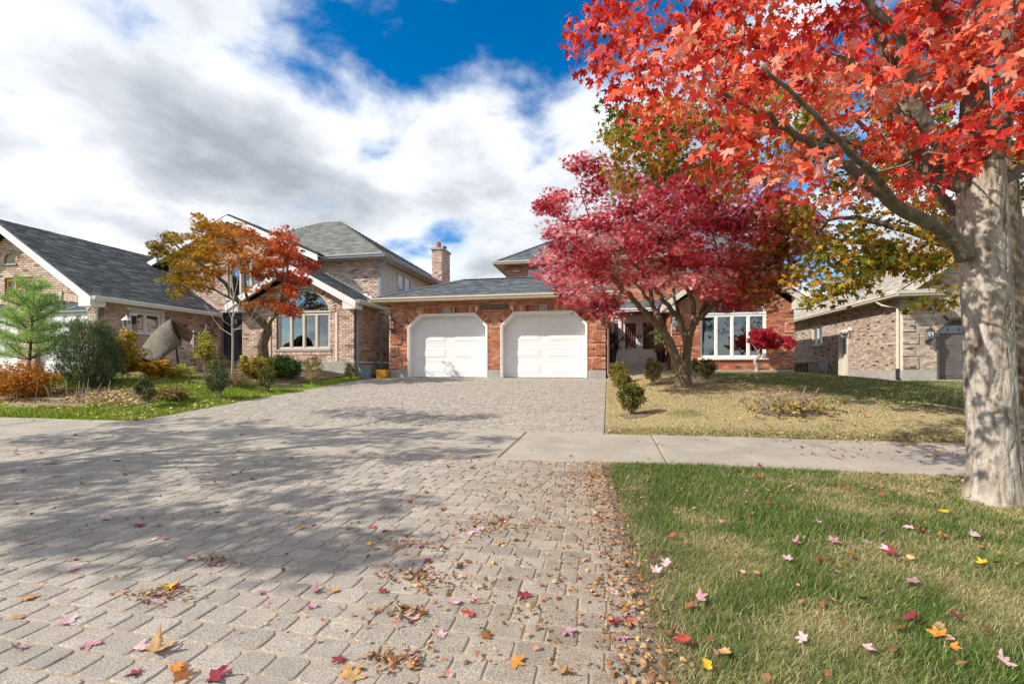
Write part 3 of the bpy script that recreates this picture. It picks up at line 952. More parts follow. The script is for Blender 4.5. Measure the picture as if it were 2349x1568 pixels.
# soldier bricks over the garage doors, with stone keys
for (a, b) in DOORS:
    F.box(wall_mb, a + DC - 0.1, b - DC + 0.1, DT + 0.002, DT + 0.225, 0.0, 0.0135)
    m = (a + b) / 2
    soldier_row(BK, F, a + DC, m - 0.13, DT + 0.005, DT + 0.215, RB, 0, 0.024)
    soldier_row(BK, F, m + 0.13, b - DC, DT + 0.005, DT + 0.215, RB, 0, 0.024)
    soldier_line(BK, F, (b, DT - DC), (b - DC, DT), -0.21, RB, 0.0, 0.026)
    soldier_line(BK, F, (a + DC, DT), (a, DT - DC), -0.21, RB, 0.0, 0.026)
    ks = MB(); F.poly(ks, [(m - 0.10, DT + 0.004), (m + 0.10, DT + 0.004), (m + 0.125, DT + 0.23), (m - 0.125, DT + 0.23)], -0.01, 0.035)
    ks.build('keystone', M_CONC, house)
# living room front with its gable
LY, LX0, LX1 = 18.5, 2.33, 6.49
FV = Fr((0, LY, 0), (1, 0, 0), (0, -1, 0))
lcx = (LX0 + LX1) / 2; le = 3.32; lap = le + (LX1 - lcx) * 0.72
WX0, WX1, WZ0, WZ1 = 3.33, 5.58, 1.45, 3.02
lw = [(LX0, fz), (LX1, fz), (LX1, le), (lcx, lap), (LX0, le)]
wcx = (WX0 + WX1) / 2; wr = (WX1 - WX0) / 2
wopen = [(WX0, WZ0), (WX1, WZ0)] + arc(wcx, WZ1 + 0.02, wr, 0.86, 0, 180, 20)
brick_wall(BK, wall_mb, FV, [lw, wopen], RB)
soldier_arch(BK, FV, arc(wcx, WZ1 + 0.02, wr + 0.01, 0.87, 0, 180, 30), -0.2, RB, 0, 0.03)
FV.box(fnd, LX0 - 0.02, LX1 + 0.02, 0.5, fz - 0.002, -0.2, 0.02)
FVl = Fr((LX0, 0, 0), (0, 1, 0), (-1, 0, 0))
brick_wall(BK, wall_mb, FVl, [[(LY + 0.2, fz), (20.8, fz), (20.8, le), (LY + 0.2, le)]], RB)
FVr = Fr((LX1, 0, 0), (0, 1, 0), (1, 0, 0))
brick_wall(BK, wall_mb, FVr, [[(LY + 0.2, fz), (29, fz), (29, le), (LY + 0.2, le)]], RB)
FV.box(fnd, LX1 - 0.2, LX1 + 0.018, 0.4, fz - 0.002, -10, -0.202)
z = fz + 0.0715; k = 0
while z + 0.36 < 3.0:                                          # raised brick blocks at the living room corners
    w = 0.40 if k % 2 == 0 else 0.29
    brick_wall(BK, wall_mb, FV, [[(LX1 - w, z), (LX1 + 0.012, z), (LX1 + 0.012, z + 0.3575), (LX1 - w, z + 0.3575)]], RB, t=0.03, n0=0.034, v_base=z)
    brick_wall(BK, wall_mb, FV, [[(LX0 - 0.012, z), (LX0 + w, z), (LX0 + w, z + 0.3575), (LX0 - 0.012, z + 0.3575)]], RB, t=0.03, n0=0.034, v_base=z)
    z += 0.0715 * 6; k += 1
# two-storey body
BY, BX0, BX1, be = 21.0, -4.58, 6.2, 5.72
FB = Fr((0, BY, 0), (1, 0, 0), (0, -1, 0))
EX0, EX1, EZ0, EZ1 = 0.12, 2.14, 1.30, 3.36
upw = [(-3.55, 4.35, -1.55, 5.52), (3.2, 4.5, 5.2, 5.52)]
brick_wall(BK, wall_mb, FB, [[(BX0, fz), (BX1, fz), (BX1, be), (BX0, be)], [(EX0, 0.3), (EX1, 0.3), (EX1, EZ1), (EX0, EZ1)]] +
           [[(a, b), (c, b), (c, d), (a, d)] for a, b, c, d in upw], RB)
FBl = Fr((BX0, 0, 0), (0, 1, 0), (-1, 0, 0))
brick_wall(BK, wall_mb, FBl, [[(BY + 0.2, fz), (29, fz), (29, be), (BY + 0.2, be)]], RB)
FBr = Fr((BX1, 0, 0), (0, 1, 0), (1, 0, 0))
brick_wall(BK, wall_mb, FBr, [[(BY + 0.2, le), (29, le), (29, be), (BY + 0.2, be)]], RB)
wall = wall_mb.build('wall', M_MORTAR_T, house)
BK.build(wall, M_BRICK, 'brick', 'bricks', 300, prefer=lambda c: 1.0 if c.z < 3.4 else 0.2)
fnd.build('foundation', M_CONC, house)
for (a, b, c, d) in upw:
    window(house, FB, a, c, b, d, 2, M_WHITE, rec=0.06, sill=True)
window(house, FV, WX0, WX1, WZ0, WZ1, 4, M_WHITE, rec=0.07, bar=0.06, mull=0.075, curtain=[(0.02, 0.17), (0.80, 0.97)], sill=True, sill_out=0.09)
half_round(house, FV, wcx, WZ1 + 0.025, wr, 0.86, M_WHITE, rec=0.07, bar=0.06, spokes=2)

# garage doors
def garage_door(hs, F, u0, u1, v0, v1, cut, rec, mat, frame_mat, top_lights=0, label=None, cols=2, grey=False):
    d = MB()
    sec = (v1 - v0) / 4
    for k in range(4):
        F.box(d, u0 - 0.03, u1 + 0.03, v0 + k * sec + 0.004, v0 + (k + 1) * sec - 0.004, -rec - 0.05, -rec)
    F.box(d, u0 - 0.03, u1 + 0.03, v0, v1, -rec - 0.06, -rec - 0.008)
    dr = d.build('garage_door', mat, hs)
    if label: dr['label'] = label
    W_ = u1 - u0
    for k in range(4):
        if top_lights and k == 3: continue
        for c in range(cols):
            m = 0.09 * W_ / cols * (2 if cols == 2 else 1.2)
            cw = W_ / cols
            a = u0 + c * cw + (m * 0.62 if c == 0 else m * 0.5); b = u0 + (c + 1) * cw - (m * 0.62 if c == cols - 1 else m * 0.5)
            z0 = v0 + k * sec + sec * 0.2; z1 = v0 + (k + 1) * sec - sec * 0.2
            pn = MB()
            rings = [(0.0, 0.0), (0.016, 0.010), (0.032, -0.006), (0.075, 0.012)]
            vs = []
            for (i_, h) in rings:
                vs += [F.p(a + i_, z0 + i_, -rec + h), F.p(b - i_, z0 + i_, -rec + h), F.p(b - i_, z1 - i_, -rec + h), F.p(a + i_, z1 - i_, -rec + h)]
            fs = []
            for r in range(len(rings) - 1):
                for q in range(4):
                    fs.append((r * 4 + q, r * 4 + (q + 1) % 4, r * 4 + 4 + (q + 1) % 4, r * 4 + 4 + q))
            fs.append(tuple(len(vs) - 4 + q for q in range(4)))
            pn.add(vs, fs)
            pn.build('panel', mat, dr)
    # frame that follows the opening
    fr = MB()
    o = octo(u0 - 0.001, u1 + 0.001, v0 - 0.0, v1 + 0.001, cut) if cut else [(u0, v0), (u1, v0), (u1, v1), (u0, v1)]
    w = 0.075
    k2 = w * math.tan(math.radians(22.5))
    i_ = octo(u0 + w, u1 - w, v0, v1 - w, cut - w + k2 * 1.42) if cut else [(u0 + w, v0), (u1 - w, v0), (u1 - w, v1 - w), (u0 + w, v1 - w)]
    n = len(o)
    for q in range(1, n):
        F.poly(fr, [o[q], o[(q + 1) % n], i_[(q + 1) % n], i_[q]], -rec + 0.004, 0.012)
        m0 = ((o[q][0] + i_[q][0]) / 2, (o[q][1] + i_[q][1]) / 2); m1 = ((o[(q + 1) % n][0] + i_[(q + 1) % n][0]) / 2, (o[(q + 1) % n][1] + i_[(q + 1) % n][1]) / 2)
        F.poly(fr, [o[q], o[(q + 1) % n], m1, m0], 0.013, 0.03)
    fr.build('door_frame', frame_mat, dr)
    bs = MB(); F.box(bs, u0 + w, u1 - w, v0 - 0.03, v0 + 0.012, -rec - 0.05, -rec + 0.012); bs.build('rubber_seal', M_BLACK, dr)
    return dr
gd1 = garage_door(house, F, DOORS[0][0], DOORS[0][1], 0.745, DT, DC, 0.30, M_DOORW, M_WHITE)
gd2 = garage_door(house, F, DOORS[1][0], DOORS[1][1], 0.745, DT, DC, 0.30, M_DOORW, M_WHITE)
fl = MB(); F.box(fl, GX0 + 0.1, GX1 - 0.1, 0.5, 0.74, -0.45, -0.0); fl.build('door_threshold', M_CONC, house)

# entry: double door with leaded glass, sidelight, steps
ent = MB()
FE = Fr((0, BY - 0.02, 0), (1, 0, 0), (0, -1, 0))
FE.box(ent, EX0, EX0 + 0.07, EZ0, EZ1, -0.14, 0.0); FE.box(ent, EX1 - 0.07, EX1, EZ0, EZ1, -0.14, 0.0)
FE.box(ent, EX0 + 0.07, EX1 - 0.07, EZ1 - 0.09, EZ1, -0.14, 0.0)
FE.box(ent, EX0 + 0.36, EX0 + 0.44, EZ0, EZ1 - 0.09, -0.14, 0.002)
entry = ent.build('entry_door', M_WHITE, house)
leaves_ = [(EX0 + 0.45, EX0 + 1.19), (EX0 + 1.20, EX1 - 0.075)]
for (a, b) in leaves_:
    lf = MB(); st = 0.14
    FE.box(lf, a, a + st, EZ0, EZ1 - 0.1, -0.1, -0.05); FE.box(lf, b - st, b, EZ0, EZ1 - 0.1, -0.1, -0.05)
    FE.box(lf, a + st, b - st, EZ1 - 0.32, EZ1 - 0.1, -0.1, -0.05); FE.box(lf, a + st, b - st, EZ0, EZ0 + 0.55, -0.1, -0.05)
    FE.box(lf, a + st + 0.02, b - st - 0.02, EZ0 + 0.24, EZ0 + 0.46, -0.05, -0.038)
    FE.box(lf, a + st - 0.02, b - st + 0.02, EZ0 + 0.55, EZ0 + 0.585, -0.06, -0.035); FE.box(lf, a + st - 0.02, b - st + 0.02, EZ1 - 0.345, EZ1 - 0.32, -0.06, -0.035)
    lf.build('door_leaf', M_WHITE, entry)
    g = MB(); FE.box(g, a + st, b - st, EZ0 + 0.585, EZ1 - 0.345, -0.085, -0.078); g.build('pane', M_GLASSD, entry)
    ld = MB()
    ga, gb, gc, gdv = a + st + 0.012, b - st - 0.012, EZ0 + 0.6, EZ1 - 0.36
    for q in range(6):
        uu = ga + (gb - ga) * q / 5
        FE.box(ld, uu - 0.003, uu + 0.003, gc, gdv, -0.077, -0.068)
    for q in (0, 0.12, 0.45, 0.86, 1):
        vv = gc + (gdv - gc) * q
        FE.box(ld, ga, gb, vv - 0.003, vv + 0.003, -0.077, -0.066)
    ld.build('leading', M_BEIGE, entry)
g = MB(); FE.box(g, EX0 + 0.13, EX0 + 0.31, EZ0 + 0.58, EZ1 - 0.32, -0.085, -0.078); g.build('pane', M_GLASSD, entry)
sl = MB(); FE.box(sl, EX0 + 0.07, EX0 + 0.13, EZ0, EZ1 - 0.09, -0.1, -0.05); FE.box(sl, EX0 + 0.31, EX0 + 0.36, EZ0, EZ1 - 0.09, -0.1, -0.05)
FE.box(sl, EX0 + 0.13, EX0 + 0.31, EZ0, EZ0 + 0.58, -0.1, -0.05); FE.box(sl, EX0 + 0.13, EX0 + 0.31, EZ1 - 0.32, EZ1 - 0.09, -0.1, -0.05)
for q in range(3): FE.box(sl, EX0 + 0.165 + q * 0.055, EX0 + 0.171 + q * 0.055, EZ0 + 0.58, EZ1 - 0.32, -0.077, -0.07)
sl.build('sidelight', M_WHITE, entry)
hd = MB()
FE.box(hd, leaves_[0][1] - 0.085, leaves_[0][1] - 0.035, EZ0 + 1.05, EZ0 + 1.22, -0.05, -0.02)
FE.box(hd, leaves_[1][0] + 0.03, leaves_[1][0] + 0.075, EZ0 + 1.06, EZ0 + 1.22, -0.05, -0.02)
hd.tube([FE.p(leaves_[0][1] - 0.06, EZ0 + 0.98, -0.05), FE.p(leaves_[0][1] - 0.06, EZ0 + 0.95, 0.02), FE.p(leaves_[0][1] - 0.06, EZ0 + 0.78, 0.02), FE.p(leaves_[0][1] - 0.06, EZ0 + 0.74, -0.05)], 0.012, 6)
hd.build('handle', M_BLACK, entry)
rm = MB(); interior(rm, FE, EX0, EX1, EZ0, EZ1, -0.16, 0.25); rm.build('room_interior', pmat('brightened_hall', (0.42, 0.40, 0.27), (0.26, 0.25, 0.17), scale=5, rough=0.9, stretch=(8, 8, 0.5)), entry)  # brightness put into the interior colour, so the door panes look less dark
stp = MB()
stp.box((-0.08, 19.35, 0.8), (2.3, 20.98, 1.285)); steps = stp.build('porch', M_CONC, house)
for k, (y0, z1) in enumerate(((18.98, 1.12), (18.6, 0.96))):
    s_ = MB(); s_.box((0.0 if k else 0.05, y0, 0.75), (2.28, y0 + 0.37, z1)); s_.build('step', M_CONC, house)

# roofs of the red brick house
RS = Pieces(); rb = MB()
ez = 3.47; ge0, ge1, gyf, gyb = GX0 - 0.45, GX1 + 0.45, 15.02, 20.9
rx0, rx1, ry, rz = -5.5, -1.75, 17.52, 4.47
A, B, C, D_ = (ge0, gyf, ez), (ge1, gyf, ez), (ge1, gyf + 5.0, ez), (ge0, gyf + 5.0, ez)
R0, R1 = (rx0, ry, rz), (rx1, ry, rz)
roof_plane(RS, rb, [A, B, R1, R0], SH_M)
roof_plane(RS, rb, [D_, A, R0], SH_M)
roof_plane(RS, rb, [B, C, R1], SH_M)
roof_plane(RS, rb, [C, D_, R0, R1], SH_M)
# porch roof between garage and living room
roof_plane(RS, rb, [(GX1 + 0.02, 19.9, 3.5), (LX0 + 0.3, 19.9, 3.5), (LX0 + 0.3, 21.0, 3.95), (GX1 + 0.02, 21.0, 3.95)], SH_M)
# living room gable roof
lo = 0.42
def gable(RS, rb, x0, x1, y0, y1, z_e, slope, colf, ov=0.4, ovf=0.4):
    cx = (x0 + x1) / 2; zr = z_e + (cx - x0 + ov) * slope
    a0, a1 = x0 - ov, x1 + ov
    roof_plane(RS, rb, [(a0, y1, z_e), (a0, y0 - ovf, z_e), (cx, y0 - ovf, zr), (cx, y1, zr)], colf)
    roof_plane(RS, rb, [(a1, y0 - ovf, z_e), (a1, y1, z_e), (cx, y1, zr), (cx, y0 - ovf, zr)], colf)
    return cx, zr
def rakes(hs, x0, x1, y, z_e, slope, mat, ov=0.4, h=0.2, t=0.04, name='rake_board', depth=0.38):
    """barge boards on a gable front at depth y, with boxed eave ends and a sloped soffit behind"""
    cx = (x0 + x1) / 2; zr = z_e + (cx - x0 + ov) * slope
    for s in (-1, 1):
        ex = cx + s * (cx - x0 + ov)
        mb = MB()
        mb.prism([(ex, y, z_e - 0.05), (cx, y, zr - 0.05), (cx, y, zr - 0.05 - h * 1.15), (ex - s * 0.02, y, z_e - 0.05 - h * 1.15)], (0, -t, 0))
        mb.prism([(ex, y + 0.001, z_e - 0.08), (cx, y + 0.001, zr - 0.08), (cx, y + depth, zr - 0.08), (ex, y + depth, z_e - 0.08)], (0, 0, -0.02))
        mb.prism([(ex, y + 0.002, z_e - 0.08), (ex, y + 0.002, z_e - 0.3), (ex - s * 0.5, y + 0.002, z_e - 0.3), (ex - s * 0.5, y + 0.002, z_e + 0.18)], (0, depth, 0))
        mb.build(name, mat, hs)
gable(RS, rb, LX0, LX1, LY, 23.5, le + 0.12, 0.72, SH_M, ov=lo)
rakes(house, LX0, LX1, LY - 0.4, le + 0.12, 0.72, M_CREAM, ov=lo)
# two-storey hip roof
e2 = be + 0.12; o2 = 0.42
x0, x1, y0, y1 = BX0 - o2, BX1 + o2, BY - o2, 29 + o2
rn = (y1 - y0) / 2; sl2 = 0.62
q0 = (x0 + rn, y0 + rn, e2 + rn * sl2); q1 = (x1 - rn, y0 + rn, e2 + rn * sl2)
roof_plane(RS, rb, [(x0, y0, e2), (x1, y0, e2), q1, q0], SH_M)
roof_plane(RS, rb, [(x0, y1, e2), (x0, y0, e2), q0], SH_M)
roof_plane(RS, rb, [(x1, y0, e2), (x1, y1, e2), q1], SH_M)
roof_plane(RS, rb, [(x1, y1, e2), (x0, y1, e2), q0, q1], SH_M)
roof = rb.build('roof', M_ROOFBASE, house)
RS.build(roof, M_SHINGLE, 'shingle', 'shingles', 300, prefer=lambda c: 1.0 if c.y < 18 else 0.3)
for (p, q) in ((A, R0), (B, R1), (R0, R1), ((x0, y0, e2), q0), ((x1, y0, e2), q1), (q0, q1)):
    p, q = Vector(p), Vector(q); n = int((q - p).length / 0.22)
    hc = MB(); hc.col = (0.12, 0.135, 0.15)
    for i in range(n):
        a = p.lerp(q, i / n); b = p.lerp(q, (i + 1.15) / n)
        w = (q - p).cross(Vector((0, 0, 1))).normalized() * 0.11
        hc.add([a - w + Vector((0, 0, 0.008)), a + Vector((0, 0, 0.05)), a + w + Vector((0, 0, 0.008)), b - w, b + Vector((0, 0, 0.038)), b + w], [(0, 1, 4, 3), (1, 2, 5, 4), (0, 2, 1)])
    hc.build('hip_cap', M_SHINGLE, roof, kind='stuff')
gutter(house, (ge0 - 0.0, gyf, ez + 0.0), (ge1, gyf, ez + 0.0), (0, -1, 0), M_BEIGE)
gutter(house, (ge0, gyf - 0.11, ez - 0.003), (ge0, gyf + 5.0, ez - 0.003), (-1, 0, 0), M_BEIGE)
gutter(house, (ge1, gyf, ez - 0.003), (ge1, 18.6, ez - 0.003), (1, 0, 0), M_BEIGE)
gutter(house, (GX1 + 0.03, 19.9, 3.51), (LX0 - 0.02, 19.9, 3.51), (0, -1, 0), M_WHITE)
soffit(house, [((GX0, GY - 0.016, gz1), (GX1, GY - 0.016, gz1), (GX1, gyf, gz1 + 0.01), (GX0, gyf, gz1 + 0.01)),
               ((GX0 - 0.016, 20, gz1), (GX0 - 0.016, GY - 0.4, gz1), (ge0, GY - 0.4, gz1 + 0.01), (ge0, 20, gz1 + 0.01)),
               ((GX1 + 0.016, GY - 0.4, gz1), (GX1 + 0.016, 20, gz1), (ge1, 20, gz1 + 0.01), (ge1, GY - 0.4, gz1 + 0.01)),
               ((BX0, BY - 0.016, be), (BX1, BY - 0.016, be), (BX1, BY - o2, be + 0.01), (BX0, BY - o2, be + 0.01)),
               ((BX0 - 0.016, 29, be), (BX0 - 0.016, BY - 0.4, be), (BX0 - o2, BY - 0.4, be + 0.01), (BX0 - o2, 29, be + 0.01))], M_SOFFIT)
gutter(house, (x0 - 0.0, y0, e2), (x1, y0, e2), (0, -1, 0), M_BEIGE)
gutter(house, (x0, y0 - 0.11, e2 - 0.003), (x0, y1, e2 - 0.003), (-1, 0, 0), M_BEIGE)
gutter(house, (LX1 + lo, LY - 0.4, le + 0.12), (LX1 + lo, 23.5, le + 0.12), (1, 0, 0), M_BEIGE)
spout(house, [(GX1 + 0.35, 15.1, 3.4), (GX1 + 0.1, GY - 0.06, 3.15), (GX1 + 0.1, GY - 0.06, 0.9), (GX1 + 0.14, GY - 0.2, 0.78)], M_BROWNMET, 0.042)
spout(house, [(ge0 - 0.02, gyf + 0.35, 3.35), (GX0 - 0.06, GY + 0.12, 3.05), (GX0 - 0.06, GY + 0.12, 0.95)], M_CREAM, 0.042)
pp = MB(); pp.tube([(GX0 - 0.06, GY + 0.12, 0.98), (GX0 - 0.1, GY + 0.0, 0.86), (GX0 - 0.25, GY - 0.25, 0.82), (GX0 - 0.42, GY - 0.5, 0.79)], 0.06, 10)
pp.build('drain_pipe', M_BLACK, house)
vent = MB(); FB.box(vent, -4.25, -3.95, 5.42, 5.5, 0.0, 0.06); vent.build('wall_vent', M_CREAM, house)

# address plaque
pl = empty('address_plaque', F.p(-3.78, 3.13, 0.03), 'black address plaque with pale lettering between the garage doors', 'sign')
b = MB(); F.box(b, -4.24, -3.32, 3.06, 3.20, 0.026, 0.05); b.build('plate', M_BLACK, pl)
b = MB()
for (a0, a1, c0, c1) in ((-4.22, -3.34, 3.185, 3.19), (-4.22, -3.34, 3.068, 3.073)): F.box(b, a0, a1, c0, c1, 0.049, 0.053)
b.build('border_line', M_GOLD, pl)
def text(body, size, loc, parent, mat, name='lettering', ext=0.004, rot=(math.pi / 2, 0, 0), width=None):
    cu = bpy.data.curves.new(name, 'FONT'); cu.body = body; cu.size = size; cu.extrude = ext
    cu.align_x = 'CENTER'; cu.align_y = 'CENTER'
    cu.materials.append(mat)
    o = bpy.data.objects.new(name, cu); COL.objects.link(o)
    o.parent = parent; o.location = Vector(loc) - origin_of(parent); o.rotation_euler = rot
    bpy.context.view_layer.update()
    me = bpy.data.meshes.new_from_object(o.evaluated_get(bpy.context.evaluated_depsgraph_get()))
    me.materials.clear(); me.materials.append(mat)
    wd = o.dimensions.x
    m = link(name, me, parent, o.location, rot)
    if width: m.scale.x = width / max(wd, 1e-3)
    bpy.data.objects.remove(o)
    return m
text('499 ROSECLIFFE TERRACE', 0.07, F.p(-3.78, 3.125, 0.054), pl, M_GOLD, width=0.80)
lantern(F.p(-7.42, 2.56, 0.03), (0, -1, 0), 'black carriage lantern on the brick beside the first white garage door', M_BLACK, 1.15)
lantern(F.p(-0.24, 2.78, 0.05), (0, -1, 0), 'grey carriage lantern on the brick between the second garage door and the front entry', M_GREYMET, 1.2)
lantern(FV.p(LX0 + 0.1, 2.75, 0.05), (0, -1, 0), 'dark carriage lantern on the living room corner by the white front doors', M_GREYMET, 1.1)

# ------------------------------------------------------------------ the pink brick house next door
PB = pick([(0.60, 0.44, 0.355), (0.66, 0.52, 0.43), (0.52, 0.36, 0.285), (0.56, 0.46, 0.39), (0.30, 0.19, 0.155)], [5, 4, 3, 2, 0.6])
SH_D = pick([(0.10, 0.108, 0.108), (0.075, 0.08, 0.082), (0.14, 0.15, 0.15)], [4, 3, 2])
SH_G = pick([(0.19, 0.198, 0.18), (0.165, 0.172, 0.155), (0.225, 0.235, 0.21)], [4, 3, 2])
NBT, NBS = Vector((-13.0, 16.0, 0.9)), 1.062
NBW = Vector((-13.81, 16.99, 0.89))          # where the neighbour house stands, built 6 percent larger
def nbp(v): return NBW + (Vector(v) - NBT) * NBS
nb = empty('brick_house', NBT, 'pinkish brick house with an arched front window and dark garage roof', 'house')
wm = MB(); BK = Pieces(); fnd = MB()
# garage wing
AY, AX0, AX1, AE = 11.4, -21.9, -15.1, 3.08
acx = (AX0 + AX1) / 2; ASL = 0.66
aap = AE + (AX1 - acx) * ASL
FA = Fr((0, AY, 0), (1, 0, 0), (0, -1, 0))
def seg_open(u0, u1, v0, sp, top):
    return [(u0, v0), (u1, v0)] + arc((u0 + u1) / 2, sp, (u1 - u0) / 2, top - sp, 0, 180, 18)
AD = [(-17.5, -15.45), (-20.65, -18.2)]
holes = [seg_open(a, b, 0.3, 2.82, 3.12) for a, b in AD]
whole = [(-18.72, 3.2), (-17.55, 3.2), (-17.55, 3.9), (-18.72, 3.9)]
vhole = [(-18.75, 4.36), (-18.25, 4.36)] + arc(-18.5, 4.42, 0.25, 0.25, 0, 180, 12)
brick_wall(BK, wm, FA, [[(AX0, 0.8), (AX1, 0.8), (AX1, AE), (acx, aap), (AX0, AE)]] + holes + [whole, vhole], PB)
for a, b in AD:
    soldier_arch(BK, FA, arc((a + b) / 2, 2.82, (b - a) / 2 + 0.01, 0.31, 0, 180, 24), -0.21, PB, 0, 0.03)
    ks = MB(); FA.poly(ks, [((a + b) / 2 - 0.07, 3.12), ((a + b) / 2 + 0.07, 3.12), ((a + b) / 2 + 0.11, 3.42), ((a + b) / 2 - 0.11, 3.42)], -0.01, 0.05); ks.build('keystone', M_CREAM, nb)
soldier_arch(BK, FA, arc(-18.5, 4.42, 0.26, 0.26, 0, 180, 16), -0.12, PB, 0, 0.03, w=0.07)
FAs = Fr((AX1, 0, 0), (0, 1, 0), (1, 0, 0))
brick_wall(BK, wm, FAs, [[(AY + 0.2, 0.8), (15.7, 0.8), (15.7, AE), (AY + 0.2, AE)], [(12.35, 2.15), (13.5, 2.15), (13.5, 2.93), (12.35, 2.93)]], PB)
# entry block, two storeys with a gable
NY, NX0, NX1, NE = 15.7, -15.1, -11.0, 5.2
ncx = -14.1; nap = 6.66
FN = Fr((0, NY, 0), (1, 0, 0), (0, -1, 0))
brick_wall(BK, wm, FN, [[(-17.2, 3.0), (NX0, 3.0), (NX0, 1.0), (NX1, 1.0), (NX1, NE + 0.02), (ncx, nap), (-17.2, NE)],
                        [(-14.8, 1.1), (-13.2, 1.1), (-13.2, 3.25), (-14.8, 3.25)], [(-14.45, 3.75), (-12.95, 3.75), (-12.95, 5.3), (-14.45, 5.3)]], PB)
FNr = Fr((NX1, 0, 0), (0, 1, 0), (1, 0, 0))
# living room bay
VY, VX0, VX1, VE = 14.5, -12.75, -8.4, 3.22
vcx = (VX0 + VX1) / 2; VSL = 0.53; vap = VE + (VX1 - vcx) * VSL
FVn = Fr((0, VY, 0), (1, 0, 0), (0, -1, 0))
wx0, wx1, wz0, wz1 = -11.35, -9.32, 1.72, 2.95
wc = (wx0 + wx1) / 2; wr = (wx1 - wx0) / 2 + 0.02
brick_wall(BK, wm, FVn, [[(VX0, 1.28), (VX1, 1.28), (VX1, VE), (vcx, vap), (VX0, VE)],
                         [(wx0 - 0.02, wz0), (wx1 + 0.02, wz0)] + arc(wc, wz1 + 0.03, wr, 0.82, 0, 180, 20)], PB)
soldier_arch(BK, FVn, arc(wc, wz1 + 0.03, wr + 0.01, 0.83, 0, 180, 30), -0.2, PB, 0, 0.03)
soldier_row(BK, FVn, wx0 - 0.1, wx1 + 0.1, wz0 - 0.2, wz0 - 0.09, PB, 0, 0.03)
for (a, b) in ((wx0 - 0.32, wx0 - 0.22), (wx1 + 0.22, wx1 + 0.32)):            # raised brick strips beside the window
    soldier_row(BK, FVn, a, b, 1.3, wz1, PB, 0.0, 0.035, w=0.1)
FVs = Fr((VX1, 0, 0), (0, 1, 0), (1, 0, 0))
brick_wall(BK, wm, FVs, [[(VY + 0.2, 1.28), (16.2, 1.28), (16.2, VE), (VY + 0.2, VE)]], PB)
FVw = Fr((VX0, 0, 0), (0, 1, 0), (-1, 0, 0))
brick_wall(BK, wm, FVw, [[(VY + 0.2, 1.28), (15.7, 1.28), (15.7, VE), (VY + 0.2, VE)]], PB)
FVn.box(fnd, VX0 - 0.02, VX1 + 0.02, 0.4, 1.276, -0.2, 0.025)
FVn.box(fnd, VX1 - 0.2, VX1 + 0.02, 0.4, 1.276, -1.7, -0.202)
# two-storey body
MY, MX0, MX1, ME = 16.2, -17.2, -8.4, 5.12
FM = Fr((0, MY, 0), (1, 0, 0), (0, -1, 0))
brick_wall(BK, wm, FM, [[(NX1, 3.0), (MX1, 3.0), (MX1, ME), (NX1, ME)]], PB)
FMs = Fr((MX1, 0, 0), (0, 1, 0), (1, 0, 0))
brick_wall(BK, wm, FMs, [[(MY + 0.0, 1.28), (25.2, 1.28), (25.2, 3.3), (MY, 3.3)]], PB)
FM.box(fnd, MX1 - 0.2, MX1 + 0.02, 0.4, 1.276, -9.0, -0.01)
# chimney
CHX0, CHX1, CHY0, CHY1, CHT = -8.38, -7.85, 21.6, 22.7, 6.8
for (Fc, a, b) in ((Fr((0, CHY0, 0), (1, 0, 0), (0, -1, 0)), CHX0, CHX1), (Fr((CHX1, 0, 0), (0, 1, 0), (1, 0, 0)), CHY0, CHY1)):
    brick_wall(BK, wm, Fc, [[(a, 1.2), (b, 1.2), (b, CHT), (a, CHT)]], PB, t=0.1)
nwall = wm.build('wall', M_MORTAR_G, nb)
BK.build(nwall, M_BRICK, 'brick', 'bricks', 300, prefer=lambda c: 1.0 if c.x > -12.8 or c.z > 3 else 0.4)
fnd.build('foundation', M_CONC, nb)
ch = MB(); ch.box((CHX0 - 0.05, CHY0 - 0.06, CHT), (CHX1 + 0.06, CHY1 + 0.06, CHT + 0.09)); ch.box((CHX0 + 0.02, CHY0 + 0.12, 5), (CHX1 - 0.11, CHY1 - 0.02, CHT - 0.002))
cho = ch.build('chimney_cap', M_CONC, nb)
c2 = MB(); c2.lathe(((CHX0 + CHX1) / 2 - 0.05, CHY0 + 0.35, CHT + 0.09), [(0.12, 0), (0.115, 0.34), (0.1, 0.36)], 10); 
M_TERRA = pmat('terracotta', (0.42, 0.14, 0.07), (0.33, 0.11, 0.055), rough=0.8)
c2.build('chimney_pot', M_TERRA, nb)
c3 = MB(); c3.lathe(((CHX0 + CHX1) / 2 + 0.1, CHY0 + 0.75, CHT + 0.09), [(0.08, 0), (0.08, 0.14), (0.12, 0.15), (0.12, 0.2), (0.05, 0.26)], 10); c3.build('flue_cap', M_BLACK, nb)
# vinyl boards on the side of the upper storey
z = 3.31
sidw = MB(); sidw.box((MX1 - 0.15, MY + 0.0, 3.3), (MX1 - 0.001, 25.2, ME)); sidw.build('side_wall', M_CREAM, nb)
while z < ME - 0.02:
    b = MB()
    for (y0, y1) in ((MY + 0.06, 17.75), (19.15, 25.2)) if 3.7 < z < 4.95 else ((MY + 0.06, 25.2),):
        b.prism([(MX1, y0, z), (MX1 + 0.03, y0, z), (MX1 + 0.004, y0, min(z + 0.13, ME)), (MX1, y0, min(z + 0.13, ME))], (0, y1 - y0, 0))
    b.build('siding_board', M_CREAM, nb)
    z += 0.125
cb = MB(); cb.box((MX1 + 0.0, MY - 0.03, 3.25), (MX1 + 0.045, MY + 0.06, ME)); cb.build('corner_post', M_GREYMET, nb)
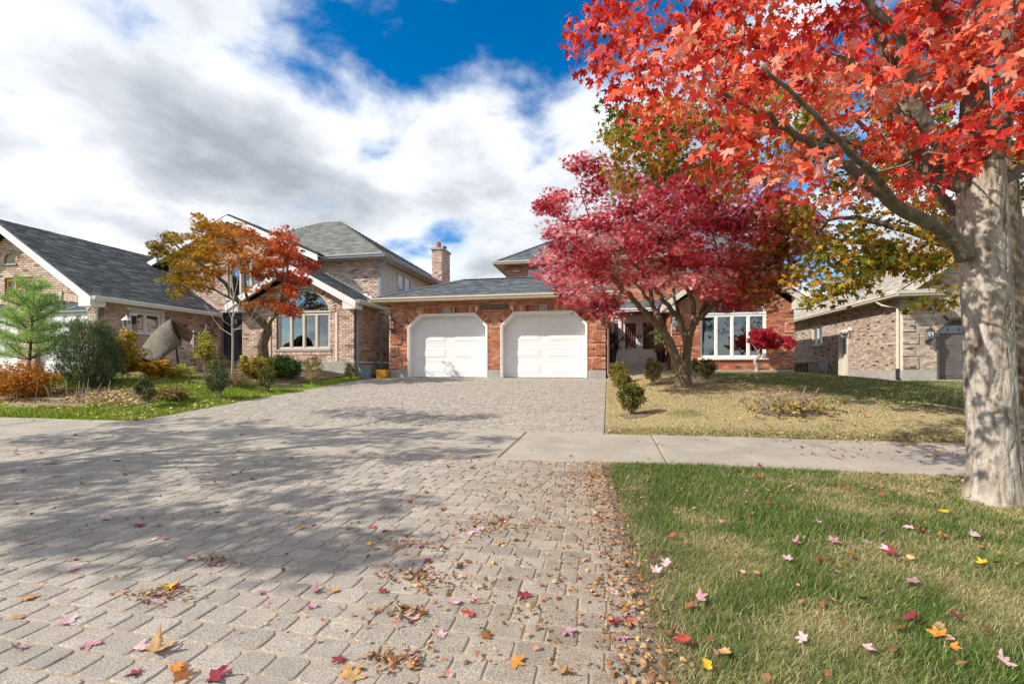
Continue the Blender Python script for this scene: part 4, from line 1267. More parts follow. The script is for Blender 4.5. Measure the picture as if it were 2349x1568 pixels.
# windows and doors
window(nb, FMs, 17.8, 19.1, 3.78, 4.95, 2, M_CREAM, rec=-0.02, curtain=[(0.05, 0.95)], sill=False)
window(nb, FVn, wx0, wx1, wz0, wz1, 4, M_CREAM, rec=0.07, bar=0.06, mull=0.075, curtain=[(0.02, 0.24), (0.63, 0.73), (0.79, 0.98)], sill_mat=M_CONC)
half_round(nb, FVn, wc, wz1 + 0.035, wr - 0.02, 0.8, M_CREAM, rec=0.07, bar=0.055)
window(nb, FN, -14.43, -12.97, 3.77, 5.28, 3, M_CREAM, rec=0.06, bar=0.07)
window(nb, FAs, 12.38, 13.47, 2.17, 2.91, 2, M_WHITE, rec=0.02, bar=0.06, curtain=[(0.03, 0.47)], sill=False)
tr = MB(); FAs.box(tr, 12.28, 13.57, 2.92, 3.03, -0.02, 0.05); FAs.box(tr, 13.48, 13.58, 2.13, 2.918, -0.02, 0.045); tr.build('window_trim', M_WHITE, nb)
M_ORANGE = pmat('orange_frame', (0.62, 0.30, 0.06), (0.5, 0.22, 0.04), rough=0.5)
window(nb, FA, -18.7, -17.57, 3.22, 3.88, 3, M_ORANGE, rec=0.05, bar=0.05, rails=1, curtain=[(0.05, 0.95)], sill=False, label='orange framed gable window with pale panes')
lv = MB()
for k in range(7):
    hw = math.sqrt(max(0.0, 0.24 ** 2 - max(0, (k * 0.04 + 4.38 - 4.42)) ** 2))
    lv.obox(FA.p(-18.5 - hw, 4.37 + k * 0.042, -0.06), (2 * hw, 0, 0), (0, -0.03, 0.03), (0, -0.01, -0.01))
lv.build('gable_vent', M_CREAM, nb)
sv = MB(); FA.box(sv, -18.8, -18.2, 4.30, 4.36, -0.05, 0.05); sv.build('vent_sill', M_CONC, nb)
for (a, b) in AD:
    d = MB(); sec = 0.5
    for k in range(4): FA.box(d, a - 0.03, b + 0.03, 0.82 + k * sec + 0.005, 0.82 + (k + 1) * sec - 0.005, -0.2, -0.15)
    FA.box(d, a - 0.03, b + 0.03, 0.8, 3.2, -0.22, -0.16)
    gdo = d.build('garage_door', M_WHITE, nb)
    for k in range(4):
        for c in range(4):
            cw = (b - a) / 4
            pnl = MB(); FA.box(pnl, a + c * cw + 0.08, a + (c + 1) * cw - 0.08, 0.82 + k * sec + 0.1, 0.82 + (k + 1) * sec - 0.1, -0.15, -0.135)
            for q in range(4):
                FA.box(pnl, a + c * cw + 0.1 + q * (cw - 0.2) / 4 + 0.004, a + c * cw + 0.1 + (q + 1) * (cw - 0.2) / 4 - 0.004, 0.82 + k * sec + 0.12, 0.82 + (k + 1) * sec - 0.12, -0.135, -0.125)
            pnl.build('panel', M_WHITE, gdo)
    half_round(nb, FA, (a + b) / 2, 2.79, (b - a) / 2, 0.33, M_GREYMET, rec=0.06, bar=0.04, spokes=3)
dd = MB(); FN.box(dd, -14.8, -13.2, 1.1, 3.25, -0.25, -0.2)
nd = dd.build('entry_door', M_BLUEDOOR, nb)
for (a, b) in ((-15.66, -14.32), (-14.29, -13.86), (-13.83, -13.25)):
    q = MB(); FN.box(q, a, b, 1.12, 3.2, -0.2, -0.16); q.build('door_leaf', M_BLUEDOOR, nd)
    q = MB(); FN.box(q, a + 0.1, b - 0.1, 1.75, 3.0, -0.162, -0.15); q.build('pane', M_GLASS, nd)
    q = MB(); FN.box(q, a + 0.08, b - 0.08, 1.25, 1.6, -0.16, -0.145); q.build('panel', M_BLUEDOOR, nd)
pw = MB(); pw.box((-14.95, 14.6, 0.9), (-12.8, 15.68, 1.32)); pw.build('porch', M_CONC, nb)
for k, (ch_, px_, pz_) in enumerate((('5', 154, 655), ('0', 165, 661), ('3', 177, 669))):
    p = at(px_, pz_, Y=AY - 0.04)
    text(ch_, 0.26, p, nb, M_CREAM, name='house_number', ext=0.012, rot=(math.pi / 2, 0, 0))
# roofs
RS = Pieces(); rb = MB()
def gable_n(x0, x1, y0, y1, z_e, slope, colf, ov, ovf):
    return gable(RS, rb, x0, x1, y0, y1, z_e, slope, colf, ov, ovf)
gable_n(AX0, AX1, AY, 16.4, AE + 0.1, ASL, SH_D, 0.38, 0.42)
gable_n(VX0, VX1, VY, 16.2, VE + 0.1, VSL, SH_D, 0.32, 0.42)
# entry gable: ridge runs back into the body roof
zr_ = nap + 0.15
roof_plane(RS, rb, [(-10.3, NY - 0.4, 5.22), (-10.3, 18.5, 5.22), (ncx, 18.5, zr_ + 0.08), (ncx, NY - 0.4, zr_ + 0.08)], SH_D)
roof_plane(RS, rb, [(-17.9, 18.5, 5.22), (-17.9, NY - 0.4, 5.22), (ncx, NY - 0.4, zr_ + 0.08), (ncx, 18.5, zr_ + 0.08)], SH_D)
roofd = rb.build('roof', M_ROOFBASE, nb)
RS.build(roofd, M_SHINGLE, 'shingle', 'shingles', 260)
RS = Pieces(); rb = MB()
x0, x1, y0, y1, e2 = MX0 - 0.45, MX1 + 0.42, MY - 0.42, 25.6, ME + 0.12
rn = (y1 - y0) / 2; rn = 4.5
q0 = (x0 + rn - 0.3, y0 + rn, e2 + rn * 0.62); q1 = (x1 - rn, y0 + rn, e2 + rn * 0.62)
roof_plane(RS, rb, [(x0, y0, e2), (x1, y0, e2), q1, q0], SH_G)
roof_plane(RS, rb, [(x1, y0, e2), (x1, y1, e2), q1], SH_G)
roof_plane(RS, rb, [(x0, y1, e2), (x0, y0, e2), q0], SH_G)
roof_plane(RS, rb, [(x1, y1, e2), (x0, y1, e2), q0, q1], SH_G)
roofg = rb.build('roof', M_ROOFBASE, nb); roofg['label'] = 'green grey hip roof over the upper storey'
RS.build(roofg, M_SHINGLE, 'shingle', 'shingles', 40)
rakes(nb, AX0, AX1, AY - 0.42, AE + 0.1, ASL, M_WHITE, ov=0.38)
rakes(nb, VX0, VX1, VY - 0.42, VE + 0.1, VSL, M_WHITE, ov=0.32)
rk = MB()
for s, ex in ((1, -10.3), (-1, -17.9)):
    rk.prism([(ex, NY - 0.4, 5.16), (ncx, NY - 0.4, zr_ + 0.02), (ncx, NY - 0.4, zr_ - 0.2), (ex, NY - 0.4, 4.94)], (0, -0.04, 0))
    rk.prism([(ex, NY - 0.399, 5.14), (ncx, NY - 0.399, zr_), (ncx, NY - 0.01, zr_), (ex, NY - 0.01, 5.14)], (0, 0, -0.02))
rk.build('rake_board', M_WHITE, nb)
gutter(nb, (AX1 + 0.38, AY - 0.42, AE + 0.1), (AX1 + 0.38, 15.6, AE + 0.1), (1, 0, 0), M_WHITE)
gutter(nb, (VX1 + 0.32, VY - 0.42, VE + 0.1), (VX1 + 0.32, 16.9, VE + 0.1), (1, 0, 0), M_CREAM)
gutter(nb, (-10.4, y0, e2), (x1, y0, e2), (0, -1, 0), M_GREYMET)
gutter(nb, (x1, y0 - 0.11, e2 - 0.003), (x1, y1, e2 - 0.003), (1, 0, 0), M_GREYMET)
soffit(nb, [((AX1 + 0.016, AY, AE - 0.02), (AX1 + 0.016, 15.6, AE - 0.02), (AX1 + 0.38, 15.6, AE - 0.02), (AX1 + 0.38, AY, AE - 0.02)),
            ((VX1 + 0.016, VY, VE - 0.02), (VX1 + 0.016, 16.2, VE - 0.02), (VX1 + 0.32, 16.2, VE - 0.02), (VX1 + 0.32, VY, VE - 0.02)),
            ((-10.9, MY - 0.016, ME), (MX1, MY - 0.016, ME), (MX1, y0, ME + 0.01), (-10.9, y0, ME + 0.01)),
            ((MX1 + 0.03, MY - 0.42, ME), (MX1 + 0.03, 25.2, ME), (x1, 25.2, ME + 0.01), (x1, MY - 0.42, ME + 0.01))], M_CREAM)
# flashing where the bay roof meets the upper wall
fsh = MB()
for k in range(14):
    t0, t1 = k / 14, (k + 1) / 14
    xa = vcx + (VX1 + 0.3 - vcx) * t0; za = VE + 0.1 + (VX1 + 0.32 - xa) * VSL
    xb = vcx + (VX1 + 0.3 - vcx) * t1
    fsh.box((xa, MY - 0.06, za - 0.12), (xb - 0.002, MY - 0.013, za + 0.06))
fsh.build('step_flashing', M_WHITE, nb)
spout(nb, [(AX1 + 0.45, AY - 0.3, 3.05), (AX1 + 0.3, AY - 0.2, 2.92), (AX1 + 0.06, AY - 0.06, 2.75), (AX1 - 0.02, AY - 0.06, 0.9)], M_WHITE, 0.042)
spout(nb, [(VX1 + 0.38, VY - 0.25, 3.2), (VX1 + 0.06, VY + 0.12, 2.95), (VX1 + 0.06, VY + 0.12, 1.15)], M_GREYMET, 0.045)
spout(nb, [(x1 + 0.05, y0 + 0.2, 5.1), (MX1 + 0.1, MY + 0.0, 4.75), (MX1 + 0.1, MY + 0.0, 3.4)], M_GREYMET, 0.045)
spout(nb, [(MX1 + 0.07, MY + 0.1, 3.1), (MX1 + 0.07, MY + 0.1, 1.1)], M_GREYMET, 0.045)
nb.location = NBW; nb.scale = (NBS, NBS, NBS)
# sconces and decorations by the entry
lantern(nbp((AX1 + 0.02, 15.2, 2.55)), (1, 0, 0), 'small white lantern on the wall in the entry corner of the pink brick house', M_WHITE, 0.8)
_ax, AX1 = AX1, nbp((AX1, 0, 0)).x
wr_ = empty('wall_wreath', (AX1 + 0.03, 15.66, 2.65), 'round brass wreath hung on the side wall of the neighbour garage', 'ornament')
m = MB(); m.tube([(AX1 + 0.05, 15.66 + 0.13 * math.cos(a), 2.42 + 0.13 * math.sin(a)) for a in np.linspace(0, 2 * math.pi, 17)], 0.025, 6); m.build('ring', M_GOLD, wr_)
b2 = empty('wall_butterfly', (AX1 + 0.03, 15.18, 2.6), 'dark red metal butterfly ornament hung on the side wall of the neighbour garage', 'ornament')
m = MB(); m.col = (0.25, 0.03, 0.02)
for s in (-1, 1):
    m.prism([(AX1 + 0.03, 15.18, 2.62), (AX1 + 0.06, 15.18 + s * 0.14, 2.8), (AX1 + 0.06, 15.18 + s * 0.18, 2.66)], (0.012, 0, 0))
    m.prism([(AX1 + 0.03, 15.18, 2.61), (AX1 + 0.06, 15.18 + s * 0.15, 2.62), (AX1 + 0.06, 15.18 + s * 0.09, 2.46)], (0.012, 0, 0))
m.build('wings', M_PLAIN, b2)
m = MB(); m.tube([(AX1 + 0.04, 15.18, 2.5), (AX1 + 0.04, 15.18, 2.74)], 0.014, 6); m.build('body', M_BLACK, b2)

# ------------------------------------------------------------------ the taupe brick house on the other side
TB = pick([(0.43, 0.34, 0.275), (0.50, 0.41, 0.335), (0.35, 0.26, 0.205), (0.085, 0.06, 0.05)], [5, 4, 4, 0.5])
SH_T = pick([(0.40, 0.36, 0.31), (0.33, 0.295, 0.25), (0.45, 0.41, 0.36)], [4, 3, 2])
tb = empty('brick_house', (13.0, 22.0, 0.7), 'taupe brick house with a dark grey garage door and tan shingle roof', 'house')
wm = MB(); BK = Pieces(); fnd = MB()
TX, TY, TE, TF = 10.1, 18.9, 3.58, 0.99
TX1 = 18.9; tcx = 14.5; tsl = 0.74; tap = TE + (tcx - TX) * tsl
FT = Fr((0, TY, 0), (1, 0, 0), (0, -1, 0))
GD = (11.12, 14.0)
brick_wall(BK, wm, FT, [[(TX, TF), (TX1, TF), (TX1, TE), (tcx, tap), (TX, TE)], octo(GD[0], GD[1], 0.3, 2.78, 0.42)], TB)
soldier_row(BK, FT, GD[0] + 0.42, GD[1] - 0.42, 2.79, 3.0, TB, 0, 0.03)
soldier_line(BK, FT, (GD[0] + 0.42, 2.78), (GD[0], 2.36), -0.21, TB, 0.0, 0.03)
soldier_line(BK, FT, (GD[1], 2.36), (GD[1] - 0.42, 2.78), -0.21, TB, 0.0, 0.03)
FTl = Fr((TX, 0, 0), (0, 1, 0), (-1, 0, 0))
brick_wall(BK, wm, FTl, [[(TY + 0.2, TF), (30.4, TF), (30.4, TE), (TY + 0.2, TE)], [(22.72, 0.4), (23.55, 0.4), (23.55, 2.72), (22.72, 2.72)],
                         [(25.2, 2.17), (26.45, 2.17), (26.45, 3.19), (25.2, 3.19)], [(28.6, 2.1), (29.8, 2.1), (29.8, 3.19), (28.6, 3.19)]], TB)
z = TF + 0.0715; k = 0
while z + 0.36 < 3.4:
    w = 0.46 if k % 2 == 0 else 0.34
    brick_wall(BK, wm, FT, [[(TX - 0.012, z), (TX + w, z), (TX + w, z + 0.3575), (TX - 0.012, z + 0.3575)]], TB, t=0.03, n0=0.034, v_base=z)
    z += 0.0715 * 6; k += 1
twall = wm.build('wall', M_MORTAR_T, tb)
BK.build(twall, M_BRICK, 'brick', 'bricks', 300)
FT.box(fnd, TX - 0.02, GD[0] - 0.01, 0.3, TF - 0.002, -0.2, 0.025)
FTl.box(fnd, TY + 0.202, 22.71, 0.3, TF - 0.002, -0.2, 0.022); FTl.box(fnd, 23.56, 30.4, 0.3, TF - 0.002, -0.2, 0.022)
fnd.build('foundation', M_CONC, tb)
gdt = garage_door(tb, FT, GD[0], GD[1], 0.62, 2.78, 0.42, 0.2, M_GREYDOOR, M_GREYDOOR, top_lights=0, cols=4)
lt = MB()
for c in range(8): FT.box(lt, GD[0] + 0.12 + c * 0.335, GD[0] + 0.12 + (c + 1) * 0.335 - 0.03, 2.33, 2.5, -0.2, -0.185); 
lt.build('door_light', M_GLASS, gdt)
lt = MB(); FT.box(lt, GD[0] + 0.1, GD[1] - 0.1, 2.29, 2.33, -0.2, -0.175); FT.box(lt, GD[0] + 0.1, GD[1] - 0.1, 2.5, 2.54, -0.2, -0.175); lt.build('light_trim', M_GREYMET, gdt)
window(tb, FTl, 25.22, 26.43, 2.19, 3.17, 2, M_CREAM, rec=0.06, bar=0.07, curtain=[(0.05, 0.9)], sill_mat=M_CONC)
window(tb, FTl, 28.62, 29.78, 2.12, 3.17, 2, M_CREAM, rec=0.06, bar=0.07, sill_mat=M_CONC)
sd = MB(); FTl.box(sd, 22.74, 23.53, 0.62, 2.7, -0.16, -0.12); sdo = sd.build('side_door', M_CREAM, tb)
sd = MB()
FTl.box(sd, 22.72, 22.8, 0.62, 2.72, -0.12, 0.03); FTl.box(sd, 23.47, 23.55, 0.62, 2.72, -0.12, 0.03); FTl.box(sd, 22.8, 23.47, 2.64, 2.72, -0.12, 0.03); sd.build('door_frame', M_CREAM, sdo)
sd = MB(); FTl.box(sd, 22.9, 23.37, 1.7, 2.5, -0.118, -0.1); sd.build('pane', M_GLASS, sdo)
sd = MB(); FTl.box(sd, 22.9, 23.37, 0.8, 1.5, -0.118, -0.1); sd.build('panel', M_CREAM, sdo)
sd = MB(); FTl.box(sd, 22.65, 23.62, 0.55, 0.615, -0.1, 0.12); sd.build('step', M_CONC, sdo)
RS = Pieces(); rb = MB()
e_ = TE + 0.08; tex0, tex1 = TX - 0.4, TX1 + 0.4
tr0, tr1 = (tcx, TY - 0.4, e_ + (tcx - tex0) * tsl), (tcx, 26.0, e_ + (tcx - tex0) * tsl)
roof_plane(RS, rb, [(tex0, 30.8, e_), (tex0, TY - 0.4, e_), tr0, tr1], SH_T)
roof_plane(RS, rb, [(tex1, TY - 0.4, e_), (tex1, 30.8, e_), tr1, tr0], SH_T)
roof_plane(RS, rb, [(tex1, 30.8, e_), (tex0, 30.8, e_), tr1], SH_T)
roof_plane(RS, rb, [(tex0, TY - 0.62, e_ - 0.02), (TX + 0.85, TY - 0.62, e_ - 0.02), (TX + 0.55, TY - 0.02, e_ + 0.24), (tex0 + 0.3, TY - 0.02, e_ + 0.24)], SH_T)   # eave return
rt = rb.build('roof', M_ROOFBASE, tb)
RS.build(rt, M_SHINGLE, 'shingle', 'shingles', 200)
rk = MB()
rk.prism([(tex0 + 0.2, TY - 0.4, e_ + 0.1), (tcx, TY - 0.4, tr0[2] - 0.05), (tcx, TY - 0.4, tr0[2] - 0.3), (tex0 + 0.5, TY - 0.4, e_ + 0.05)], (0, -0.04, 0))
rk.prism([(tex0 + 0.2, TY - 0.399, e_ + 0.06), (tcx, TY - 0.399, tr0[2] - 0.08), (tcx, TY - 0.0, tr0[2] - 0.08), (tex0 + 0.2, TY - 0.0, e_ + 0.06)], (0, 0, -0.02))
rk.build('rake_board', M_CREAM, tb)
gutter(tb, (tex0, TY - 0.62, e_), (tex0, 30.8, e_), (-1, 0, 0), M_CREAM)
gutter(tb, (tex0 - 0.11, TY - 0.62, e_ - 0.025), (TX + 0.85, TY - 0.62, e_ - 0.025), (0, -1, 0), M_BEIGE)
soffit(tb, [((TX - 0.016, TY - 0.6, TE - 0.03), (TX - 0.016, 30.4, TE - 0.03), (tex0, 30.4, TE - 0.03), (tex0, TY - 0.6, TE - 0.03)),
            ((TX, TY - 0.04, TE - 0.03), (TX + 0.8, TY - 0.04, TE - 0.03), (TX + 0.8, TY - 0.6, TE - 0.03), (TX, TY - 0.6, TE - 0.03))], M_CREAM)
spout(tb, [(tex0 - 0.04, TY + 0.75, 3.5), (tex0 + 0.1, TY + 0.65, 3.36), (TX - 0.06, TY + 0.18, 3.2), (TX - 0.06, TY + 0.18, 0.85)], M_CREAM, 0.05)
bpipe = MB(); bpipe.tube([(TX - 0.06, TY + 0.18, 1.05), (TX - 0.06, TY + 0.18, 0.7), (TX - 0.12, TY + 0.02, 0.68)], 0.065, 8); bpipe.build('drain_pipe', M_BLACK, tb)
lantern(FT.p(TX + 0.72, 2.18, 0.02), (0, -1, 0), 'black barn style lantern beside the grey garage door of the taupe brick house', M_BLACK, 1.15)
fl_ = empty('flood_light', FTl.p(22.5, 2.75, 0.02), 'white twin flood light over the side door of the taupe brick house', 'lamp')
m = MB(); FTl.box(m, 22.45, 22.62, 2.66, 2.8, 0, 0.05); m.build('base', M_WHITE, fl_)
for s in (-0.1, 0.14):
    m = MB(); p = FTl.p(22.53 + s, 2.66, 0.16); m.tube([FTl.p(22.53, 2.72, 0.04), FTl.p(22.53 + s * 0.6, 2.7, 0.1), p, p + Vector((-0.1, -0.03, -0.06))], [0.02, 0.02, 0.045, 0.065], 8); m.build('lamp_head', M_WHITE, fl_)
gm = empty('gas_meter', (TX - 0.3, 24.4, 0.75), 'grey gas meter with pipes at the foot of the taupe brick wall', 'gas meter')
m = MB(); m.box((TX - 0.42, 24.25, 0.95), (TX - 0.16, 24.6, 1.35)); m.build('meter_body', M_GREYMET, gm)
m = MB(); m.tube([(TX - 0.28, 24.2, 0.6), (TX - 0.28, 24.2, 1.42), (TX - 0.28, 24.42, 1.5), (TX - 0.28, 24.42, 1.36)], 0.03, 6); m.tube([(TX - 0.28, 24.65, 0.6), (TX - 0.28, 24.65, 1.45), (TX - 0.28, 24.5, 1.48)], 0.03, 6); m.tube([(TX - 0.1, 24.7, 1.42), (TX - 0.1, 29.0, 1.42)], 0.025, 6); m.build('pipe', M_GREYMET, gm)
fc = empty('wood_fence', (8.5, 26.5, 0.8), 'short weathered board fence between the red and taupe houses', 'fence')
x = 6.7
while x < 9.9:
    m = MB(); m.box((x, 26.5, 0.7), (x + 0.12, 26.53, 1.32 + random.uniform(-0.02, 0.02))); m.build('picket', M_BARKD, fc); x += 0.15
m = MB(); m.box((6.6, 26.53, 1.15), (9.95, 26.57, 1.24)); m.build('rail', M_BARKD, fc)
drv = MB(); drv.obox((10.9, 8.0, 0.2), (4.2, 0, 0), (0, 10.9, 0.42), (0, 0, 0.05)); tag(drv.build('neighbour_driveway', M_WALK), 'concrete driveway of the taupe brick house', kind='structure')

# ------------------------------------------------------------------ leaves
def fan(outline, cz=0.0, curl=0.0, fold=0.0):
    o = np.array(outline, float)
    r2 = (o ** 2).sum(1)
    V = np.zeros((len(o) + 1, 3)); V[0] = (0, 0.02, cz)
    V[1:, :2] = o; V[1:, 2] = -curl * r2 + fold * np.abs(o[:, 0])
    n = len(o)
    F = np.array([(0, 1 + i, 1 + (i + 1) % n) for i in range(n)])
    return V, F
def polar(pts):
    R = [(r * math.cos(math.radians(a)), r * math.sin(math.radians(a))) for a, r in pts]
    Lm = [(-x, y) for x, y in R[::-1]]
    return [p for p in R] + [p for p in Lm if abs(p[0]) > 1e-6]
MAPLE = polar([(-84, 0.22), (-50, 0.42), (-28, 0.62), (-14, 0.52), (-2, 0.48), (14, 0.62), (20, 0.82), (36, 1.0), (44, 0.78), (56, 0.66), (62, 0.42), (72, 0.62), (76, 0.78), (90, 1.08)])
MAPLE_S = polar([(-80, 0.25), (-30, 0.62), (-2, 0.42), (36, 1.0), (62, 0.42), (90, 1.08)])
JAP = polar([(-82, 0.15), (-48, 0.6), (-22, 0.3), (2, 0.86), (24, 0.32), (45, 1.0), (67, 0.34), (90, 1.1)])
OVAL = [(0, -0.5), (0.26, -0.2), (0.28, 0.15), (0, 0.6), (-0.28, 0.15), (-0.26, -0.2)]
BLADE = [(0, -0.5), (0.09, -0.1), (0.07, 0.4), (0, 0.9), (-0.07, 0.4), (-0.09, -0.1)]
OAKISH = polar([(-80, 0.35), (-40, 0.55), (-20, 0.38), (5, 0.62), (25, 0.45), (45, 0.72), (60, 0.5), (72, 0.85), (90, 1.0)])
def frames(n, up_bias, tilt_dir=(0, 0, 1), face=None):
    nm = rng.normal(0, 1, (n, 3)); nm /= np.linalg.norm(nm, axis=1)[:, None]
    t = np.array(tilt_dir, float)
    nm = nm + t * up_bias
    nm /= np.linalg.norm(nm, axis=1)[:, None]
    rnd = rng.normal(0, 1, (n, 3))
    u = np.cross(nm, rnd); u /= np.linalg.norm(u, axis=1)[:, None]
    v = np.cross(nm, u)
    return np.stack([u, v, nm], 2)         # columns
def hang_frames(n, droop=0.7, spread=0.6):
    """leaves hanging from their stalks: tips down and outwards"""
    az = rng.uniform(0, 2 * math.pi, n)
    dr = np.clip(rng.normal(droop, 0.35, n), -0.4, 1.5)
    v = np.stack([np.cos(az) * np.cos(dr), np.sin(az) * np.cos(dr), -np.sin(dr)], 1)
    up = np.array([0, 0, 1.0]) + rng.normal(0, spread, (n, 3))
    nm = up - v * (up * v).sum(1)[:, None]; nm /= np.linalg.norm(nm, axis=1)[:, None]
    u = np.cross(v, nm)
    return np.stack([u, v, nm], 2)
def leaf_mesh(name, tpl, pos, R, sc, cols, mat, T):
    V0, F0 = tpl
    n = len(pos); K = len(V0)
    V = np.einsum('nij,kj->nki', R, V0) * sc[:, None, None] + (pos - np.array(T))[:, None, :]
    F = (F0[None] + (np.arange(n) * K)[:, None, None]).reshape(-1, 3)
    return np_mesh(name, V.reshape(-1, 3), F, np.repeat(cols, K, axis=0), mat)
def ramp_cols(stops, n, jit=0.12, t=None):
    t = rng.random(n) if t is None else np.clip(t, 0, 1)
    xs = np.linspace(0, 1, len(stops)); st = np.array(stops)
    c = np.stack([np.interp(t, xs, st[:, i]) for i in range(3)], 1)
    return np.clip(c * (1 + rng.normal(0, jit, (n, 1))) * (1 + rng.normal(0, 0.05, (n, 3))), 0.003, 0.95)
def scatter(centers, radii, per, flat=0.6, shell=0.0):
    C = np.array(centers, float); Rr = np.array(radii, float)
    n = len(C) * per
    d = rng.normal(0, 1, (n, 3)); d /= np.linalg.norm(d, axis=1)[:, None]
    r = rng.random(n) ** (1 / 3)
    if shell: r = shell + (1 - shell) * r
    ci = np.repeat(np.arange(len(C)), per)
    off = d * (r * Rr[ci])[:, None]; off[:, 2] *= flat
    return C[ci] + off, ci
def crown(tree, tpl_out, pos, R, sc, cols, nsep=0, name='crown', leaf='leaf', curl=0.15, mat=None, fold=0.0):
    T = origin_of(tree)
    tpl = fan(tpl_out, 0.0, curl, fold)
    mat = mat or M_LEAF
    sel = np.zeros(len(pos), bool)
    if nsep:
        d = pos[:, 1] * _c - pos[:, 0] * _s
        a = (pos[:, 0] * _c + pos[:, 1] * _s) / np.maximum(d, 0.1); b = (pos[:, 2] - CAMZ) / np.maximum(d, 0.1)
        vis = (np.abs(a) < 1.08) & (b < 0.78) & (b > -0.6) & (d > 0.3)
        facing = np.abs((R[:, :, 2] * (np.array([0, 0, CAMZ]) - pos)).sum(1)) / np.linalg.norm(pos - np.array([0, 0, CAMZ]), axis=1)
        score = np.where(vis, sc * facing / np.maximum(d, 0.1), 0)
        idx = np.argsort(-score)[:nsep]
        sel[idx] = True
    cr = link(name, leaf_mesh(name, tpl, pos[~sel], R[~sel], sc[~sel], cols[~sel], mat, T), tree)
    cr['kind'] = 'stuff'
    if nsep:
        cache = {}
        for i in np.where(sel)[0]:
            ck = tuple(np.round(cols[i] * 14).astype(int))
            if ck not in cache:
                cache[ck] = np_mesh(leaf, tpl[0], tpl[1], np.repeat(cols[i][None], len(tpl[0]), axis=0), mat)
            o = link(leaf, cache[ck], tree, Vector(pos[i]) - T, Matrix(R[i].tolist()).to_euler())
            s_ = float(sc[i]); o.scale = (s_, s_, s_)
    return cr
def twigs(mb, nodes, targets, r0=0.012, sag=0.1, rmin=0.003, k=5, grow=True):
    """join every leaf clump to the nearest wood with a thin bent branch"""
    nodes = [(Vector(p), r) for p, r in nodes]
    NP = np.array([tuple(p) for p, r in nodes]); NR = [r for p, r in nodes]
    order = sorted(targets, key=lambda t: np.min(((NP - np.array(t)) ** 2).sum(1)))
    for t in order:
        dd = ((NP - np.array(t)) ** 2).sum(1)
        i = int(np.argmin(dd)); p = Vector(NP[i]); q = Vector(t)
        L = (q - p).length
        if L < 0.03: continue
        m1 = p.lerp(q, 0.4) + Vector((random.gauss(0, 0.07), random.gauss(0, 0.07), random.gauss(0.05, 0.05))) * L
        m2 = p.lerp(q, 0.75) + Vector((random.gauss(0, 0.05), random.gauss(0, 0.05), random.gauss(0.04, 0.05))) * L
        rr = min(NR[i] * 0.7, r0 * (0.5 + L))
        rr = max(rr, rmin)
        mb.tube([p, m1, m2, q], [rr, rr * 0.8, rr * 0.6, rmin * 0.7], k, cap=False)
        if grow:
            NP = np.vstack([NP, [tuple(m1)], [tuple(m2)], [t]]); NR += [rr * 0.8, rr * 0.6, rmin]
def limb(mb, pts, r0, r1, k=10, nodes=None, sub=5, wob=0.0):
    """smooth tapering limb through the points"""
    P = [Vector(p) for p in pts]
    out = []
    for i in range(len(P) - 1):
        a, b, c, d = P[max(i - 1, 0)], P[i], P[i + 1], P[min(i + 2, len(P) - 1)]
        for s in range(sub):
            t = s / sub
            out.append(0.5 * ((2 * b) + (c - a) * t + (2 * a - 5 * b + 4 * c - d) * t * t + (3 * b - a - 3 * c + d) * t ** 3))
    out.append(P[-1])
    if wob:
        out = [p + Vector((random.gauss(0, wob), random.gauss(0, wob), random.gauss(0, wob))) if 0 < i < len(out) - 1 else p for i, p in enumerate(out)]
    n = len(out)
    rad = [r0 + (r1 - r0) * (i / (n - 1)) ** 0.85 for i in range(n)]
    mb.tube(out, rad, k)
    if nodes is not None: nodes += [(p, r) for p, r in zip(out, rad)]
    return out, rad
def in_poly(px, py, poly):
    ins = np.zeros(len(px), bool); n = len(poly)
    for i in range(n):
        x0, y0 = poly[i]; x1, y1 = poly[(i + 1) % n]
        c = ((y0 > py) != (y1 > py)) & (px < (x1 - x0) * (py - y0) / (y1 - y0 + 1e-12) + x0)
        ins ^= c
    return ins
def region_pts(poly, n, d0, d1, dcurve=1.0):
    """points filling a volume that stands between two distances"""
    xs_ = [p[0] for p in poly]; ys_ = [p[1] for p in poly]
    out = []
    while len(out) < n:
        x = rng.uniform(min(xs_), max(xs_), n * 3); y = rng.uniform(min(ys_), max(ys_), n * 3)
        k = in_poly(x, y, poly)
        for a, b in zip(x[k], y[k]):
            d = d0 + (d1 - d0) * rng.random() ** dcurve
            out.append(tuple(at(a, b, d=d)))
            if len(out) >= n: break
    return out

